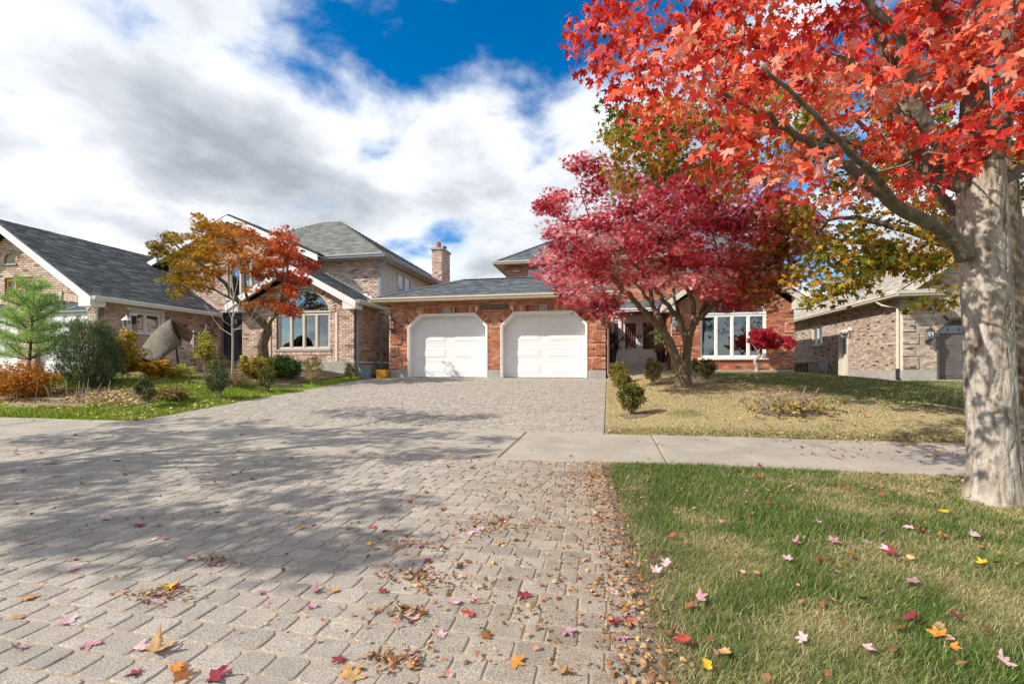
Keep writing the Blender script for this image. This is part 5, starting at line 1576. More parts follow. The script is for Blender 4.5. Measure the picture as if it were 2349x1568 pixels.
# ------------------------------------------------------------------ the scarlet maple on the boulevard
RMX, RMY = 2.86, 4.22
rm = empty('maple_tree', (RMX, RMY, H(RMX, RMY)), 'big scarlet maple with pale grey trunk on the boulevard lawn', 'tree')
nodes = []
def trunk_mesh(base, top, r0, r1, seed, lean=0.0, k=110, rows=240, flare=0.45, knots=()):
    """trunk with root flare, fluting and vertical bark ridges in the surface itself"""
    base, top = Vector(base), Vector(top)
    rg = np.random.default_rng(seed)
    ph = rg.uniform(0, 6.28, 12)
    t = np.linspace(0, 1, rows); an = np.linspace(0, 2 * math.pi, k, endpoint=False)
    A, Tt = np.meshgrid(an, t)
    hgt = (top - base).length
    r = r0 + (r1 - r0) * Tt + r0 * flare * np.exp(-Tt * hgt / 0.16) * (1 + 0.35 * np.sin(5 * A + ph[0]))
    r = r * (1 + 0.03 * np.sin(2 * A + ph[1] + 1.5 * Tt) + 0.02 * np.sin(3 * A + ph[2] - 2 * Tt))
    # bark plates: broken vertical ridges
    u = A / (2 * math.pi) * 26 + 0.6 * vnoise(A * 3, Tt * hgt * 6, 1.0, seed + 5)
    w = vnoise(u, Tt * hgt * 4.2, 1.0, seed) * 0.6 + vnoise(u * 2.3, Tt * hgt * 11, 1.0, seed + 1) * 0.4
    fis = (1 - np.abs(2 * vnoise(u * 1.5 + 1.2 * vnoise(u * 2, Tt * hgt * 9, 1.0, seed + 12), Tt * hgt * 5.5, 1.0, seed + 8) - 1)) ** 6 * (0.35 + 0.65 * vnoise(u * 0.7, Tt * hgt * 5, 1.0, seed + 9))
    r = r + 0.010 * (w - 0.5) - 0.016 * fis
    w = w - 0.55 * fis
    c = np.array(base)[None, None] + (np.array(top - base))[None, None] * Tt[..., None]
    X = c[..., 0] + r * np.cos(A); Y = c[..., 1] + r * np.sin(A); Z = c[..., 2]
    V = np.stack([X.ravel(), Y.ravel(), Z.ravel()], 1)
    for (ka, kt, kr, kh) in knots:
        cen = np.array(base + (top - base) * kt); cen = cen + np.array([math.cos(ka), math.sin(ka), 0]) * (r0 + (r1 - r0) * kt)
        dist = np.linalg.norm(V - cen, axis=1)
        g_ = np.exp(-(dist / kr) ** 2) * kh - 1.35 * kh * np.exp(-(dist / (kr * 0.45)) ** 2)
        V = V + g_[:, None] * np.array([math.cos(ka), math.sin(ka), 0])
    i, j = np.meshgrid(np.arange(k), np.arange(rows - 1))
    a = (j * k + i).ravel(); b = (j * k + (i + 1) % k).ravel()
    F = np.stack([a, b, b + k, a + k], 1)
    # colour runs darker in the furrows, paler on the plates
    wv = w.ravel()
    cc = np.stack([np.interp(wv, [0.0, 0.3, 0.5, 0.75], [0.17, 0.30, 0.37, 0.43]), np.interp(wv, [0.0, 0.3, 0.5, 0.75], [0.115, 0.255, 0.325, 0.385]), np.interp(wv, [0.0, 0.3, 0.5, 0.75], [0.07, 0.21, 0.275, 0.33])], 1)
    return V, F, cc
M_BARK2 = pmat('plated_bark', None, attr=True, scale=20, rough=0.92, var=0.35, bump=0.012, bscale=55, spec=0.1, stretch=(1, 1, 0.35), speck=(120, 1, 0.8, 1.2))
b0 = Vector((RMX, RMY, H(RMX, RMY) - 0.05)); b1 = at(2248, 385, d=3.62)
cam_an = math.atan2(-RMY, -RMX)
V, F_, cc = trunk_mesh(b0, b1, 0.150, 0.148, 5, knots=[(cam_an - 0.75, 0.655, 0.055, 0.035), (cam_an + 0.1, 0.79, 0.04, 0.025), (cam_an + 0.25, 0.27, 0.07, 0.03), (cam_an + 0.7, 0.63, 0.05, 0.03)])
link('trunk', np_mesh('trunk', V - np.array(rm.location), F_, cc, M_BARK2, smooth=True), rm)
mb = MB()
J = b1
nodes += [(b0.lerp(b1, 0.75), 0.14), (b1, 0.13)]
for (pts, r0, r1) in [
    ([at(2215, 590, d=3.56), at(2165, 530, d=3.5), at(2060, 475, d=3.42), at(1960, 395, d=3.35), at(1870, 335, d=3.3), at(1760, 270, d=3.2), at(1640, 200, d=3.1)], 0.062, 0.012),
    ([at(2235, 430, d=3.6), at(2140, 385, d=3.75), at(2075, 320, d=3.9), at(2060, 180, d=4.1), at(2000, 40, d=4.2), at(1960, -150, d=4.3)], 0.085, 0.03),
    ([at(2245, 420, d=3.6), at(2175, 355, d=3.55), at(2100, 240, d=3.5), at(2060, 90, d=3.4), at(1930, -60, d=3.3)], 0.072, 0.02),
    ([at(2250, 410, d=3.65), at(2238, 300, d=3.75), at(2235, 120, d=3.85), at(2250, -120, d=4.0), at(2230, -500, d=4.1)], 0.115, 0.05),
    ([at(2255, 420, d=3.58), at(2290, 310, d=3.5), at(2300, 150, d=3.45), at(2315, -20, d=3.4), at(2350, -260, d=3.3)], 0.070, 0.03),
    ([at(2270, 425, d=3.62), at(2330, 395, d=3.7), at(2420, 340, d=3.9), at(2560, 220, d=4.2)], 0.055, 0.02),
    ([at(2230, 560, d=3.62), at(2150, 440, d=4.2), at(2020, 330, d=4.7), at(1880, 200, d=5.0)], 0.05, 0.012),
    ([at(2060, 475, d=3.42), at(2000, 400, d=3.1), at(1900, 300, d=2.8), at(1750, 150, d=2.6)], 0.03, 0.01),
    ([at(2235, 120, d=3.85), at(2120, -20, d=3.4), at(1950, -150, d=3.0), at(1700, -200, d=2.8)], 0.05, 0.012),
    ([at(2060, 180, d=4.1), at(1900, 130, d=4.2), at(1700, 100, d=4.3), at(1520, 80, d=4.4), at(1400, 90, d=4.4)], 0.035, 0.008)]:
    limb(mb, pts, r0, r1, 12, nodes, wob=0.006)
POLY_R = [(1395, -420), (1385, 0), (1360, 70), (1350, 130), (1420, 185), (1470, 250), (1530, 295), (1640, 330), (1700, 385), (1790, 425), (1900, 455), (2060, 470), (2180, 455), (2300, 330), (2600, 300), (2700, -420)]
cl = region_pts(POLY_R, 440, 2.7, 5.2, 0.9)
# sparse tips at the edge of the crown
for (x, y, d) in ((1330, 60, 4.4), (1318, 100, 4.4), (1365, 40, 4.4), (1360, 150, 4.3), (1420, 215, 4.2), (1500, 290, 4.1), (1390, 175, 4.3), (1600, 345, 3.9), (1690, 400, 3.8), (1760, 440, 3.6), (1460, 250, 4.2), (1400, 30, 4.3), (1395, 110, 4.3)):
    cl.append(tuple(at(x, y, d=d)))
twigs(mb, nodes, cl, r0=0.012, rmin=0.0028)
mb.build('limbs', M_BARK, rm, smooth=True)
pos, ci = scatter(cl, rng.uniform(0.13, 0.28, len(cl)), 32, flat=0.75)
n = len(pos)
clt = rng.normal(0.45, 0.2, len(cl))
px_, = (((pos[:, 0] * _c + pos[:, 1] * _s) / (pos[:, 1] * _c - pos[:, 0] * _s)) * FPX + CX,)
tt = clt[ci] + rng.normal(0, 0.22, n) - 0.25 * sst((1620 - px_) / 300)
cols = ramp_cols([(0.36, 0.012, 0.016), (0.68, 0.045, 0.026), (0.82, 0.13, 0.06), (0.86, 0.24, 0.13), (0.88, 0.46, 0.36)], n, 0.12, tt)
R = hang_frames(n, 0.75, 0.75)
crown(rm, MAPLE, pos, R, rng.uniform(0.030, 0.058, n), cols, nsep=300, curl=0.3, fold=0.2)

# ------------------------------------------------------------------ the green and gold maple behind it
ob = G(2352, 985); ob = Vector((5.35, 7.55, H(5.35, 7.55)))
om = empty('maple_tree', ob, 'large maple turning green to gold behind the scarlet maple with dark trunk', 'tree')
V, F_, cc = trunk_mesh(ob + Vector((0, 0, -0.05)), ob + Vector((-0.1, 0.15, 3.9)), 0.24, 0.17, 9, rows=70)
link('trunk', np_mesh('trunk', V - np.array(om.location), F_, cc * np.array([0.5, 0.46, 0.4]), M_BARK2, smooth=True), om)
mb = MB(); nodes = []
tp = ob + Vector((-0.1, 0.15, 3.8))
for (pts, r0, r1) in [
    ([tp + Vector((0, 0, -1.0)), at(2180, 560, d=7.2), at(2050, 520, d=7.4), at(1920, 500, d=7.6), at(1850, 560, d=7.8)], 0.09, 0.012),
    ([tp, at(2150, 400, d=7.0), at(1950, 330, d=7.2), at(1750, 300, d=7.5), at(1550, 310, d=7.8), at(1430, 300, d=8.0)], 0.1, 0.012),
    ([tp, tp + Vector((-0.3, 0.3, 1.5)), tp + Vector((-1.2, 0.2, 3.0)), tp + Vector((-2.2, 0.0, 4.2))], 0.13, 0.03),
    ([tp, tp + Vector((0.5, 0.2, 1.6)), tp + Vector((1.2, 0.0, 3.4))], 0.12, 0.03),
    ([tp + Vector((0, 0, -0.6)), at(2060, 600, d=6.8), at(1960, 640, d=6.8), at(1880, 660, d=6.9)], 0.045, 0.008)]:
    limb(mb, pts, r0, r1, 10, nodes, wob=0.01)
POLY_G = [(1392, 250), (1440, 235), (1560, 240), (1700, 200), (1900, 150), (2190, 150), (2190, 590), (2120, 640), (2060, 640), (2000, 655), (1960, 670), (1900, 690), (1850, 690), (1800, 690), (1785, 640), (1835, 560), (1800, 450), (1650, 420), (1560, 400), (1480, 430), (1420, 420), (1392, 350)]
cl = region_pts(POLY_G, 190, 6.6, 8.6)
cl += region_pts([(1392, 250), (1560, 240), (1560, 400), (1480, 430), (1420, 420)], 26, 7.2, 8.4)
cl += region_pts([(2310, 240), (2500, 200), (2500, 520), (2320, 460)], 20, 6.0, 7.5)
cl += region_pts([(1950, 560), (2190, 480), (2170, 600), (2000, 660), (1840, 700)], 30, 6.4, 7.4)
cl += region_pts([(1500, -300), (2600, -350), (2600, 100), (1600, 150)], 60, 6.8, 8.8)
for (x, y, d) in ((1400, 235, 7.9), (1396, 300, 7.9), (1410, 380, 7.9), (1430, 430, 7.8), (1860, 690, 6.9), (1930, 675, 6.8), (1990, 655, 6.8), (2090, 600, 6.6), (2140, 620, 6.4), (1840, 640, 7.0), (2165, 680, 6.2), (2130, 700, 6.3)):
    cl.append(tuple(at(x, y, d=d)))
twigs(mb, nodes, cl, r0=0.012, rmin=0.003)
mb.build('limbs', M_BARKD, om, smooth=True)
pos, ci = scatter(cl, rng.uniform(0.2, 0.36, len(cl)), 34, flat=0.7)
n = len(pos)
clt = rng.normal(0.5, 0.22, len(cl))
cols = ramp_cols([(0.055, 0.085, 0.012), (0.15, 0.17, 0.015), (0.30, 0.24, 0.018), (0.42, 0.25, 0.02), (0.46, 0.17, 0.02)], n, 0.15, clt[ci] + rng.normal(0, 0.16, n))
crown(om, MAPLE_S, pos, hang_frames(n, 0.7, 0.7), rng.uniform(0.05, 0.085, n), cols, nsep=150, curl=0.2)

# ------------------------------------------------------------------ crimson Japanese maple by the porch
jb = G(1567, 884)
jm = empty('japanese_maple', jb, 'crimson Japanese maple with forked trunk on the lawn before the porch', 'tree')
mb = MB(); nodes = []
jd = project(jb)[2]
def jp(x, y, dd=0.0): return at(x, y, d=jd + dd)
def flare_pts(b): return b
limb(mb, [jb + Vector((0, 0, -0.1)), jb + Vector((0, 0, 0.1)), jp(1566, 850), jp(1563, 825)], 0.21, 0.16, 14, nodes)
for (pts, r0, r1) in [
    ([jp(1560, 850), jp(1542, 800, -0.1), jp(1525, 765, -0.2), jp(1478, 715, -0.35), jp(1430, 665, -0.6), jp(1370, 600, -0.9), jp(1310, 560, -1.1)], 0.12, 0.022),
    ([jp(1572, 850), jp(1577, 800, 0.1), jp(1588, 750, 0.1), jp(1607, 728, 0.1), jp(1650, 690, 0.0), jp(1720, 640, -0.2), jp(1790, 590, -0.3)], 0.115, 0.02),
    ([jp(1527, 768, -0.2), jp(1515, 735, 0.0), jp(1497, 700, 0.3), jp(1490, 650, 0.5), jp(1478, 560, 0.7), jp(1440, 480, 0.8)], 0.085, 0.02),
    ([jp(1575, 800, 0.1), jp(1560, 735, 0.3), jp(1530, 700, 0.2), jp(1500, 660, 0.2), jp(1450, 600, 0.0), jp(1400, 540, -0.2)], 0.085, 0.02),
    ([jp(1588, 752, 0.1), jp(1590, 700, 0.4), jp(1570, 640, 0.5), jp(1580, 560, 0.6), jp(1600, 460, 0.6), jp(1590, 400, 0.5)], 0.07, 0.015),
    ([jp(1607, 728, 0.1), jp(1620, 690, 0.6), jp(1660, 620, 1.0), jp(1690, 540, 1.2), jp(1720, 470, 1.2)], 0.06, 0.015),
    ([jp(1497, 700, 0.3), jp(1450, 640, 0.8), jp(1400, 590, 1.4), jp(1350, 500, 1.6), jp(1330, 420, 1.6)], 0.05, 0.012),
    ([jp(1560, 735, 0.3), jp(1540, 640, 1.0), jp(1530, 540, 1.4), jp(1520, 440, 1.5)], 0.05, 0.012),
    ([jp(1478, 715, -0.35), jp(1450, 690, -1.0), jp(1420, 640, -1.6), jp(1420, 560, -2.0)], 0.04, 0.01),
    ([jp(1650, 690, 0.0), jp(1660, 640, -0.8), jp(1640, 560, -1.4), jp(1620, 490, -1.6)], 0.04, 0.01)]:
    limb(mb, pts, r0, r1, 10, nodes, wob=0.015)
POLY_J = [(1250, 470), (1262, 445), (1310, 440), (1325, 385), (1350, 368), (1395, 380), (1440, 410), (1520, 395), (1600, 370), (1700, 400), (1780, 430), (1840, 480), (1870, 545), (1830, 600), (1815, 640), (1780, 665), (1770, 690), (1720, 705), (1650, 690), (1600, 655), (1540, 650), (1480, 660), (1430, 690), (1380, 705), (1330, 695), (1285, 665), (1250, 610), (1275, 560), (1255, 520)]
cl = region_pts(POLY_J, 370, jd - 2.4, jd + 2.4)
cl += region_pts([(1640, 600), (1780, 600), (1840, 640), (1770, 700), (1660, 705), (1620, 680)], 45, jd - 0.5, jd + 2.0)
cl += region_pts([(1780, 440), (1890, 520), (1880, 560), (1800, 600), (1740, 560)], 30, jd - 1.6, jd + 1.0)
for (x, y) in ((1245, 470), (1250, 600), (1262, 590), (1330, 365), (1316, 372), (1875, 545), (1900, 535), (1405, 722), (1300, 690), (1380, 718), (1360, 712), (1840, 640)):
    cl.append(tuple(jp(x, y, random.uniform(-0.8, 0.8))))
twigs(mb, nodes, cl, r0=0.02, rmin=0.005)
mb.build('trunk', M_BARKJ, jm, smooth=True)
pos, ci = scatter(cl, rng.uniform(0.28, 0.52, len(cl)), 84, flat=0.42)
n = len(pos)
clt = rng.normal(0.5, 0.28, len(cl))
px_ = ((pos[:, 0] * _c + pos[:, 1] * _s) / (pos[:, 1] * _c - pos[:, 0] * _s)) * FPX + CX
cols = ramp_cols([(0.16, 0.012, 0.020), (0.38, 0.018, 0.034), (0.60, 0.045, 0.07), (0.70, 0.18, 0.20), (0.76, 0.45, 0.46)], n, 0.15, clt[ci] + rng.normal(0, 0.18, n))
lowr = ((sst((px_ - 1620) / 180) > rng.random(n)) * (rng.random(n) < 0.65) * (pos[:, 2] < 4.2)).astype(float)[:, None]
cols = cols * (1 - lowr) + lowr * ramp_cols([(0.12, 0.05, 0.015), (0.28, 0.15, 0.02), (0.42, 0.26, 0.03)], n)
crown(jm, JAP, pos, hang_frames(n, 0.45, 0.5), rng.uniform(0.055, 0.085, n), cols, curl=0.18)

# ------------------------------------------------------------------ the tree on the near boulevard, out of the picture, that shades the paving
sb = Vector((-9.3, 1.2, H(-9.3, 1.2)))
st = empty('street_tree', sb, 'street maple standing beside the driveway that throws its shade on the paving', 'tree')
V, F_, cc = trunk_mesh(sb, sb + Vector((0, 0, 3.0)), 0.2, 0.15, 21, rows=30, k=20)
link('trunk', np_mesh('trunk', V - np.array(st.location), F_, cc, M_BARK2, smooth=True), st)
mb = MB(); nodes = [(sb + Vector((0, 0, 2.8)), 0.12)]
cl = []
SHADE = [(-2.6, 7.9, 1.25, 0.55, 34), (-4.4, 8.4, 1.0, 0.45, 14), (-3.4, 6.1, 2.2, 0.75, 46), (-6.2, 5.6, 2.0, 0.9, 44), (-1.9, 5.0, 0.8, 0.3, 8), (-3.9, 4.2, 1.9, 0.7, 40), (-5.6, 3.4, 1.4, 0.6, 24), (-2.9, 2.5, 1.1, 0.3, 26), (-1.5, 2.42, 0.45, 0.10, 8), (-4.6, 3.0, 1.0, 0.3, 18), (-2.0, 3.3, 0.55, 0.2, 8), (-7.0, 7.0, 1.5, 0.5, 14)]
for (gx, gy, rx, ry_, nn) in SHADE:
    for _ in range(nn):
        h = random.uniform(3.6, 6.4)
        an = random.uniform(0, 6.28); rr = math.sqrt(random.random())
        q_ = (gx + rx * rr * math.cos(an) + SUN.x / SUN.z * h, gy + ry_ * rr * math.sin(an) + SUN.y / SUN.z * h, h)
        pa_ = project(q_)
        if pa_[2] > 0 and abs(pa_[0]) < 1.3 and pa_[1] < 0.95: continue
        cl.append(q_)
for q in range(6):
    c_ = Vector(cl[q * 30 % len(cl)])
    limb(mb, [sb + Vector((0, 0, 2.7)), (sb + Vector((0, 0, 3.6))).lerp(c_, 0.4), c_], 0.08, 0.02, 8, nodes)
twigs(mb, nodes, cl, r0=0.012, rmin=0.004)
mb.build('limbs', M_BARK, st, smooth=True)
pos, ci = scatter(cl, rng.uniform(0.24, 0.42, len(cl)), 34, flat=0.7)
n = len(pos)
crown(st, MAPLE_S, pos, frames(n, 0.8), rng.uniform(0.06, 0.09, n), ramp_cols([(0.3, 0.05, 0.02), (0.45, 0.12, 0.03), (0.4, 0.25, 0.03)], n), curl=0.15)

# ------------------------------------------------------------------ orange Japanese maple and bare sapling at the neighbour's
nbz = G(612, 838)
nb_b = at(606, 800, Y=12.4); nb_b.z = H(nb_b.x, nb_b.y)
oj = empty('japanese_maple', nb_b, 'orange and gold Japanese maple with gnarled trunk before the pink brick house', 'tree')
od = project(nb_b)[2]
def op(x, y, dd=0.0): return at(x, y, d=od + dd)
mb = MB(); nodes = []
limb(mb, [nb_b + Vector((0, 0, -0.1)), op(603, 790), op(612, 760), op(598, 735), op(572, 712), op(545, 690, 0.2), op(505, 640, 0.3), op(440, 590, 0.2), op(400, 560, 0)], 0.17, 0.02, 12, nodes, wob=0.02)
for (pts, r0, r1) in [
    ([op(612, 757), op(640, 700, -0.2), op(655, 640, -0.4), op(660, 570, -0.4), op(665, 530, -0.4)], 0.06, 0.01),
    ([op(640, 700, -0.2), op(690, 650, -0.3), op(725, 610, -0.4)], 0.035, 0.008),
    ([op(572, 712), op(560, 640, -0.5), op(540, 570, -0.6), op(520, 520, -0.6)], 0.05, 0.01),
    ([op(545, 690, 0.2), op(480, 660, -0.6), op(420, 640, -0.8), op(370, 620, -0.6)], 0.04, 0.008),
    ([op(505, 640, 0.3), op(490, 560, 0.3), op(475, 500, 0.2)], 0.03, 0.008)]:
    limb(mb, pts, r0, r1, 8, nodes, wob=0.015)
PO1 = [(352, 560), (380, 535), (450, 530), (448, 490), (480, 485), (520, 525), (545, 510), (600, 540), (640, 560), (640, 600), (600, 640), (540, 620), (480, 660), (420, 685), (370, 660), (385, 620), (352, 600)]
PO2 = [(600, 560), (640, 520), (665, 520), (670, 560), (690, 600), (735, 605), (725, 640), (690, 660), (670, 700), (640, 660), (600, 640)]
PO3 = [(560, 640), (660, 640), (700, 690), (690, 730), (640, 740), (560, 700)]
c1 = region_pts(PO1, 175, od - 1.2, od + 0.8); c2 = region_pts(PO2, 60, od - 1.0, od + 0.4); c3 = region_pts(PO3, 22, od - 1.0, od + 0.3)
cl = c1 + c2 + c3
twigs(mb, nodes, cl, r0=0.014, rmin=0.004)
mb.build('trunk', M_BARKJ, oj, smooth=True)
pos, ci = scatter(cl, rng.uniform(0.16, 0.3, len(cl)), 42, flat=0.5)
n = len(pos)
px_ = ((pos[:, 0] * _c + pos[:, 1] * _s) / (pos[:, 1] * _c - pos[:, 0] * _s)) * FPX + CX
cols = ramp_cols([(0.16, 0.14, 0.015), (0.44, 0.26, 0.02), (0.56, 0.25, 0.03), (0.58, 0.13, 0.025), (0.48, 0.06, 0.035)], n, 0.15, (px_ - 350) / 360 + rng.normal(0, 0.14, n))
crown(oj, JAP, pos, hang_frames(n, 0.5, 0.5), rng.uniform(0.055, 0.085, n), cols, curl=0.18)
sp_b = at(533, 838, Y=10.9); sp_b.z = H(sp_b.x, sp_b.y)
sd_ = project(sp_b)[2]
sap = empty('sapling', sp_b, 'bare pale sapling with thin leafless branches before the neighbour entry', 'tree')
mb = MB(); nodes = []
def spp(x, y, dd=0): return at(x, y, d=sd_ + dd)
limb(mb, [sp_b, spp(534, 790), spp(533, 740), spp(536, 690), spp(533, 650)], 0.035, 0.012, 8, nodes)
for (pts) in ([spp(534, 770), spp(500, 745, .1), spp(470, 700, .2)], [spp(534, 760), spp(570, 735), spp(595, 690, -.1)], [spp(533, 740), spp(520, 700), spp(495, 640, .1)],
              [spp(533, 730), spp(555, 680), spp(560, 620)], [spp(536, 700), spp(525, 650), spp(520, 600)], [spp(534, 690), spp(545, 640), spp(540, 590)], [spp(533, 750), spp(508, 725, -.2), spp(505, 660, -.3)],
              [spp(534, 755), spp(560, 750, -.2), spp(600, 720, -.3)]):
    limb(mb, pts, 0.014, 0.004, 6, nodes, wob=0.01)
tw = [tuple(spp(random.uniform(465, 610), random.uniform(590, 740), random.uniform(-0.4, 0.4))) for _ in range(60)]
twigs(mb, nodes, tw, r0=0.006, rmin=0.0028)
mb.build('trunk', M_TWIG, sap, smooth=True)

# ------------------------------------------------------------------ shrubs
def shrub(name, label, base, rx, ry_, h, leafn, size, stops, tpl=OVAL, lobes=1, legs=0.25, cat='shrub', group=None, mat_stem=None, up=0.5, sink=0.0, hangs=False, stems=7, curl=0.1, airy=0.55, dry_low=None):
    base = Vector(base)
    t = empty(name, base, label, cat, group)
    cen = []; nodes = [(base + Vector((0, 0, 0.03)), 0.02)]
    nb_ = 46 * lobes; leafn = int(leafn * 1.6)
    for _ in range(nb_):
        d = Vector((random.gauss(0, 1), random.gauss(0, 1), random.gauss(0, 1))).normalized() * (airy + (1 - airy) * random.random())
        z = h * (legs + (1 - legs) * (0.5 + 0.5 * d.z))
        k = 0.55 + 0.45 * min(1, max(0, (z / h - legs) / 0.3))
        cen.append((base.x + d.x * rx * 0.85 * k, base.y + d.y * ry_ * 0.85 * k, base.z + z))
    mb = MB()
    for q in range(stems):
        an = 6.283 * q / stems + random.uniform(-.3, .3); tip = Vector((math.cos(an) * rx * 0.45, math.sin(an) * ry_ * 0.45, h * 0.62))
        limb(mb, [base + Vector((math.cos(an) * 0.06, math.sin(an) * 0.06, -0.03)), base + tip * 0.5 + Vector((0, 0, h * 0.04)), base + tip], 0.007, 0.004, 5, nodes, sub=3)
    twigs(mb, nodes, random.sample(cen, min(24, len(cen))), r0=0.006, rmin=0.002, k=4)
    mb.build('stems', mat_stem or M_TWIG, t)
    per = max(1, leafn // nb_)
    pos, ci = scatter(cen, [min(rx, ry_, h) * 0.30] * nb_, per, flat=0.9)
    n = len(pos)
    tt = rng.random(n) * 0.75 + 0.25 * rng.random(nb_)[ci]
    cols = ramp_cols(stops, n, 0.15, tt)
    if dry_low is not None:
        zz = (pos[:, 2] - base.z) / h
        k = (rng.random(n) > sst((zz - 0.3) / 0.4))
        cols[k] = np.array(dry_low) * rng.uniform(0.7, 1.3, (k.sum(), 1))
    R = hang_frames(n, 0.3, 0.7) if hangs else frames(n, up)
    crown(t, tpl, pos, R, size * rng.uniform(0.7, 1.3, n), cols, name='foliage', curl=curl)
    return t
BOXC = [(0.03, 0.05, 0.012), (0.075, 0.095, 0.018), (0.18, 0.185, 0.03), (0.32, 0.28, 0.06)]
BOXY = [(0.07, 0.08, 0.015), (0.16, 0.155, 0.025), (0.30, 0.26, 0.045), (0.42, 0.34, 0.08)]
BOXG = [(0.025, 0.045, 0.02), (0.06, 0.09, 0.035), (0.12, 0.16, 0.06), (0.26, 0.28, 0.13)]
def bush_at(x0, x1, ytop, ybase, label, stops, leafn=1500, size=0.026, group=None, legs=0.3, name='boxwood_shrub', cat='shrub', dry=None, **kw):
    b = G((x0 + x1) / 2, ybase)
    d = project(b)[2]; legs = legs * 0.5; leafn = int(leafn * 1.3); size = size * 1.15
    w = (x1 - x0) / FPX * d; h = (ybase - ytop) / FPX * d
    return shrub(name, label, b, w / 2, w / 2, h, leafn, size, stops, legs=legs, group=group, cat=cat, dry_low=dry, **kw)
GR_R = 'clipped boxwoods on the dry front lawn'; GR_L = 'clipped boxwoods along the neighbour edge of the driveway'
bush_at(1393, 1442, 828, 880, 'yellow green boxwood at the corner of the garage pier', BOXY, 1700, 0.03, GR_R, 0.15)
bush_at(1402, 1450, 852, 897, 'low yellow green boxwood just before the one at the garage pier', BOXY, 1500, 0.028, GR_R, 0.15)
bush_at(1413, 1482, 880, 952, 'largest dark boxwood on the dry lawn beside the driveway edge', BOXC, 2200, 0.027, GR_R, 0.28, dry=(0.22, 0.19, 0.06))
bush_at(1474, 1521, 821, 882, 'round topped boxwood on a bare stem before the porch steps', BOXY, 1700, 0.028, GR_R, 0.25, dry=(0.36, 0.27, 0.13))
bush_at(1600, 1645, 823, 873, 'boxwood with thin lower stems under the living room window', BOXC, 1500, 0.028, GR_R, 0.3, dry=(0.26, 0.2, 0.08))
bush_at(1578, 1606, 822, 870, 'dark boxwood half hidden behind the crimson maple trunk', BOXC, 1000, 0.028, GR_R, 0.25)
bush_at(1395, 1416, 812, 846, 'small dark evergreen in the shade by the porch pot', BOXC, 800, 0.03, GR_R, 0.2)
bush_at(308, 358, 862, 932, 'boxwood nearest the sidewalk at the edge of the neighbour lawn', BOXG, 1700, 0.026, GR_L, 0.3, dry=(0.30, 0.22, 0.12))
bush_at(467, 533, 838, 912, 'blue green goblet shaped boxwood on the neighbour lawn', BOXG, 2000, 0.026, GR_L, 0.3)
bush_at(588, 637, 838, 897, 'dark goblet shaped boxwood in the middle of the row beside the driveway', BOXC, 1700, 0.026, GR_L, 0.2)
bush_at(694, 744, 817, 884, 'tall half dry boxwood before the arched window', BOXY, 1500, 0.026, GR_L, 0.2, dry=(0.42, 0.30, 0.14))
bush_at(790, 817, 833, 870, 'smallest dry boxwood of the row, near the grey bucket', BOXY, 800, 0.026, GR_L, 0.15, dry=(0.42, 0.30, 0.14))
bush_at(476, 524, 822, 862, 'low pale speckled shrub behind the goblet shaped boxwood', [(0.06, 0.07, 0.03), (0.16, 0.16, 0.07), (0.34, 0.28, 0.16)], 1400, 0.03, None, 0.1, name='low_shrub')
# neighbour garden
def bed_at(x, y, Y):
    p = at(x, y, Y=Y); p.z = H(p.x, p.y); return p
p = bed_at(207, 868, 8.9)
jun = empty('juniper_shrub', p, 'large feathery blue green juniper before the neighbour garage', 'shrub')
d_ = project(p)[2]
mb = MB(); V = []; n = 3000
# upswept sprays
az = rng.uniform(0, 2 * math.pi, n); hh = rng.random(n) ** 0.8
rad = 0.62 * np.sin(np.clip(hh, 0, 1) * 2.2 + 0.55) ** 0.8 * (0.35 + 0.65 * np.sqrt(rng.random(n))) * (0.8 + 0.35 * np.sin(az * 5 + hh * 6) ** 2)
hh = hh * (0.85 + 0.25 * rng.random(n))
rad = np.nan_to_num(rad)
pos = np.stack([p.x + rad * np.cos(az), p.y + rad * np.sin(az), p.z + 0.08 + hh * 1.42], 1)
for k in range(14):
    an = 6.283 * k / 14; r_ = random.uniform(0.2, 0.42)
    mb.tube([p, p + Vector((math.cos(an) * r_ * 0.5, math.sin(an) * r_ * 0.5, 0.5)), p + Vector((math.cos(an) * r_, math.sin(an) * r_, random.uniform(0.9, 1.45)))], [0.025, 0.015, 0.004], 5)
mb.build('stems', M_BARKD, jun)
rep = 7
pos = np.repeat(pos, rep, axis=0) + rng.normal(0, 0.035, (n * rep, 3)); azr = np.repeat(az, rep); N_ = n * rep
out = np.stack([np.cos(azr) * 0.45, np.sin(azr) * 0.45, np.ones(N_) * 1.0], 1) + rng.normal(0, 0.3, (N_, 3))
out /= np.linalg.norm(out, axis=1)[:, None]
uu = np.cross(out, rng.normal(0, 1, (N_, 3))); uu /= np.linalg.norm(uu, axis=1)[:, None]
Rj = np.stack([uu, out, np.cross(uu, out)], 2)
cols = ramp_cols([(0.045, 0.085, 0.035), (0.09, 0.145, 0.06), (0.17, 0.22, 0.10), (0.36, 0.32, 0.16)], N_, 0.2, rng.beta(2, 3, N_) + 0.15 * (pos[:, 2] - p.z > 1.0))
crown(jun, BLADE, pos, Rj, rng.uniform(0.03, 0.075, N_), cols, name='foliage', curl=0.0)
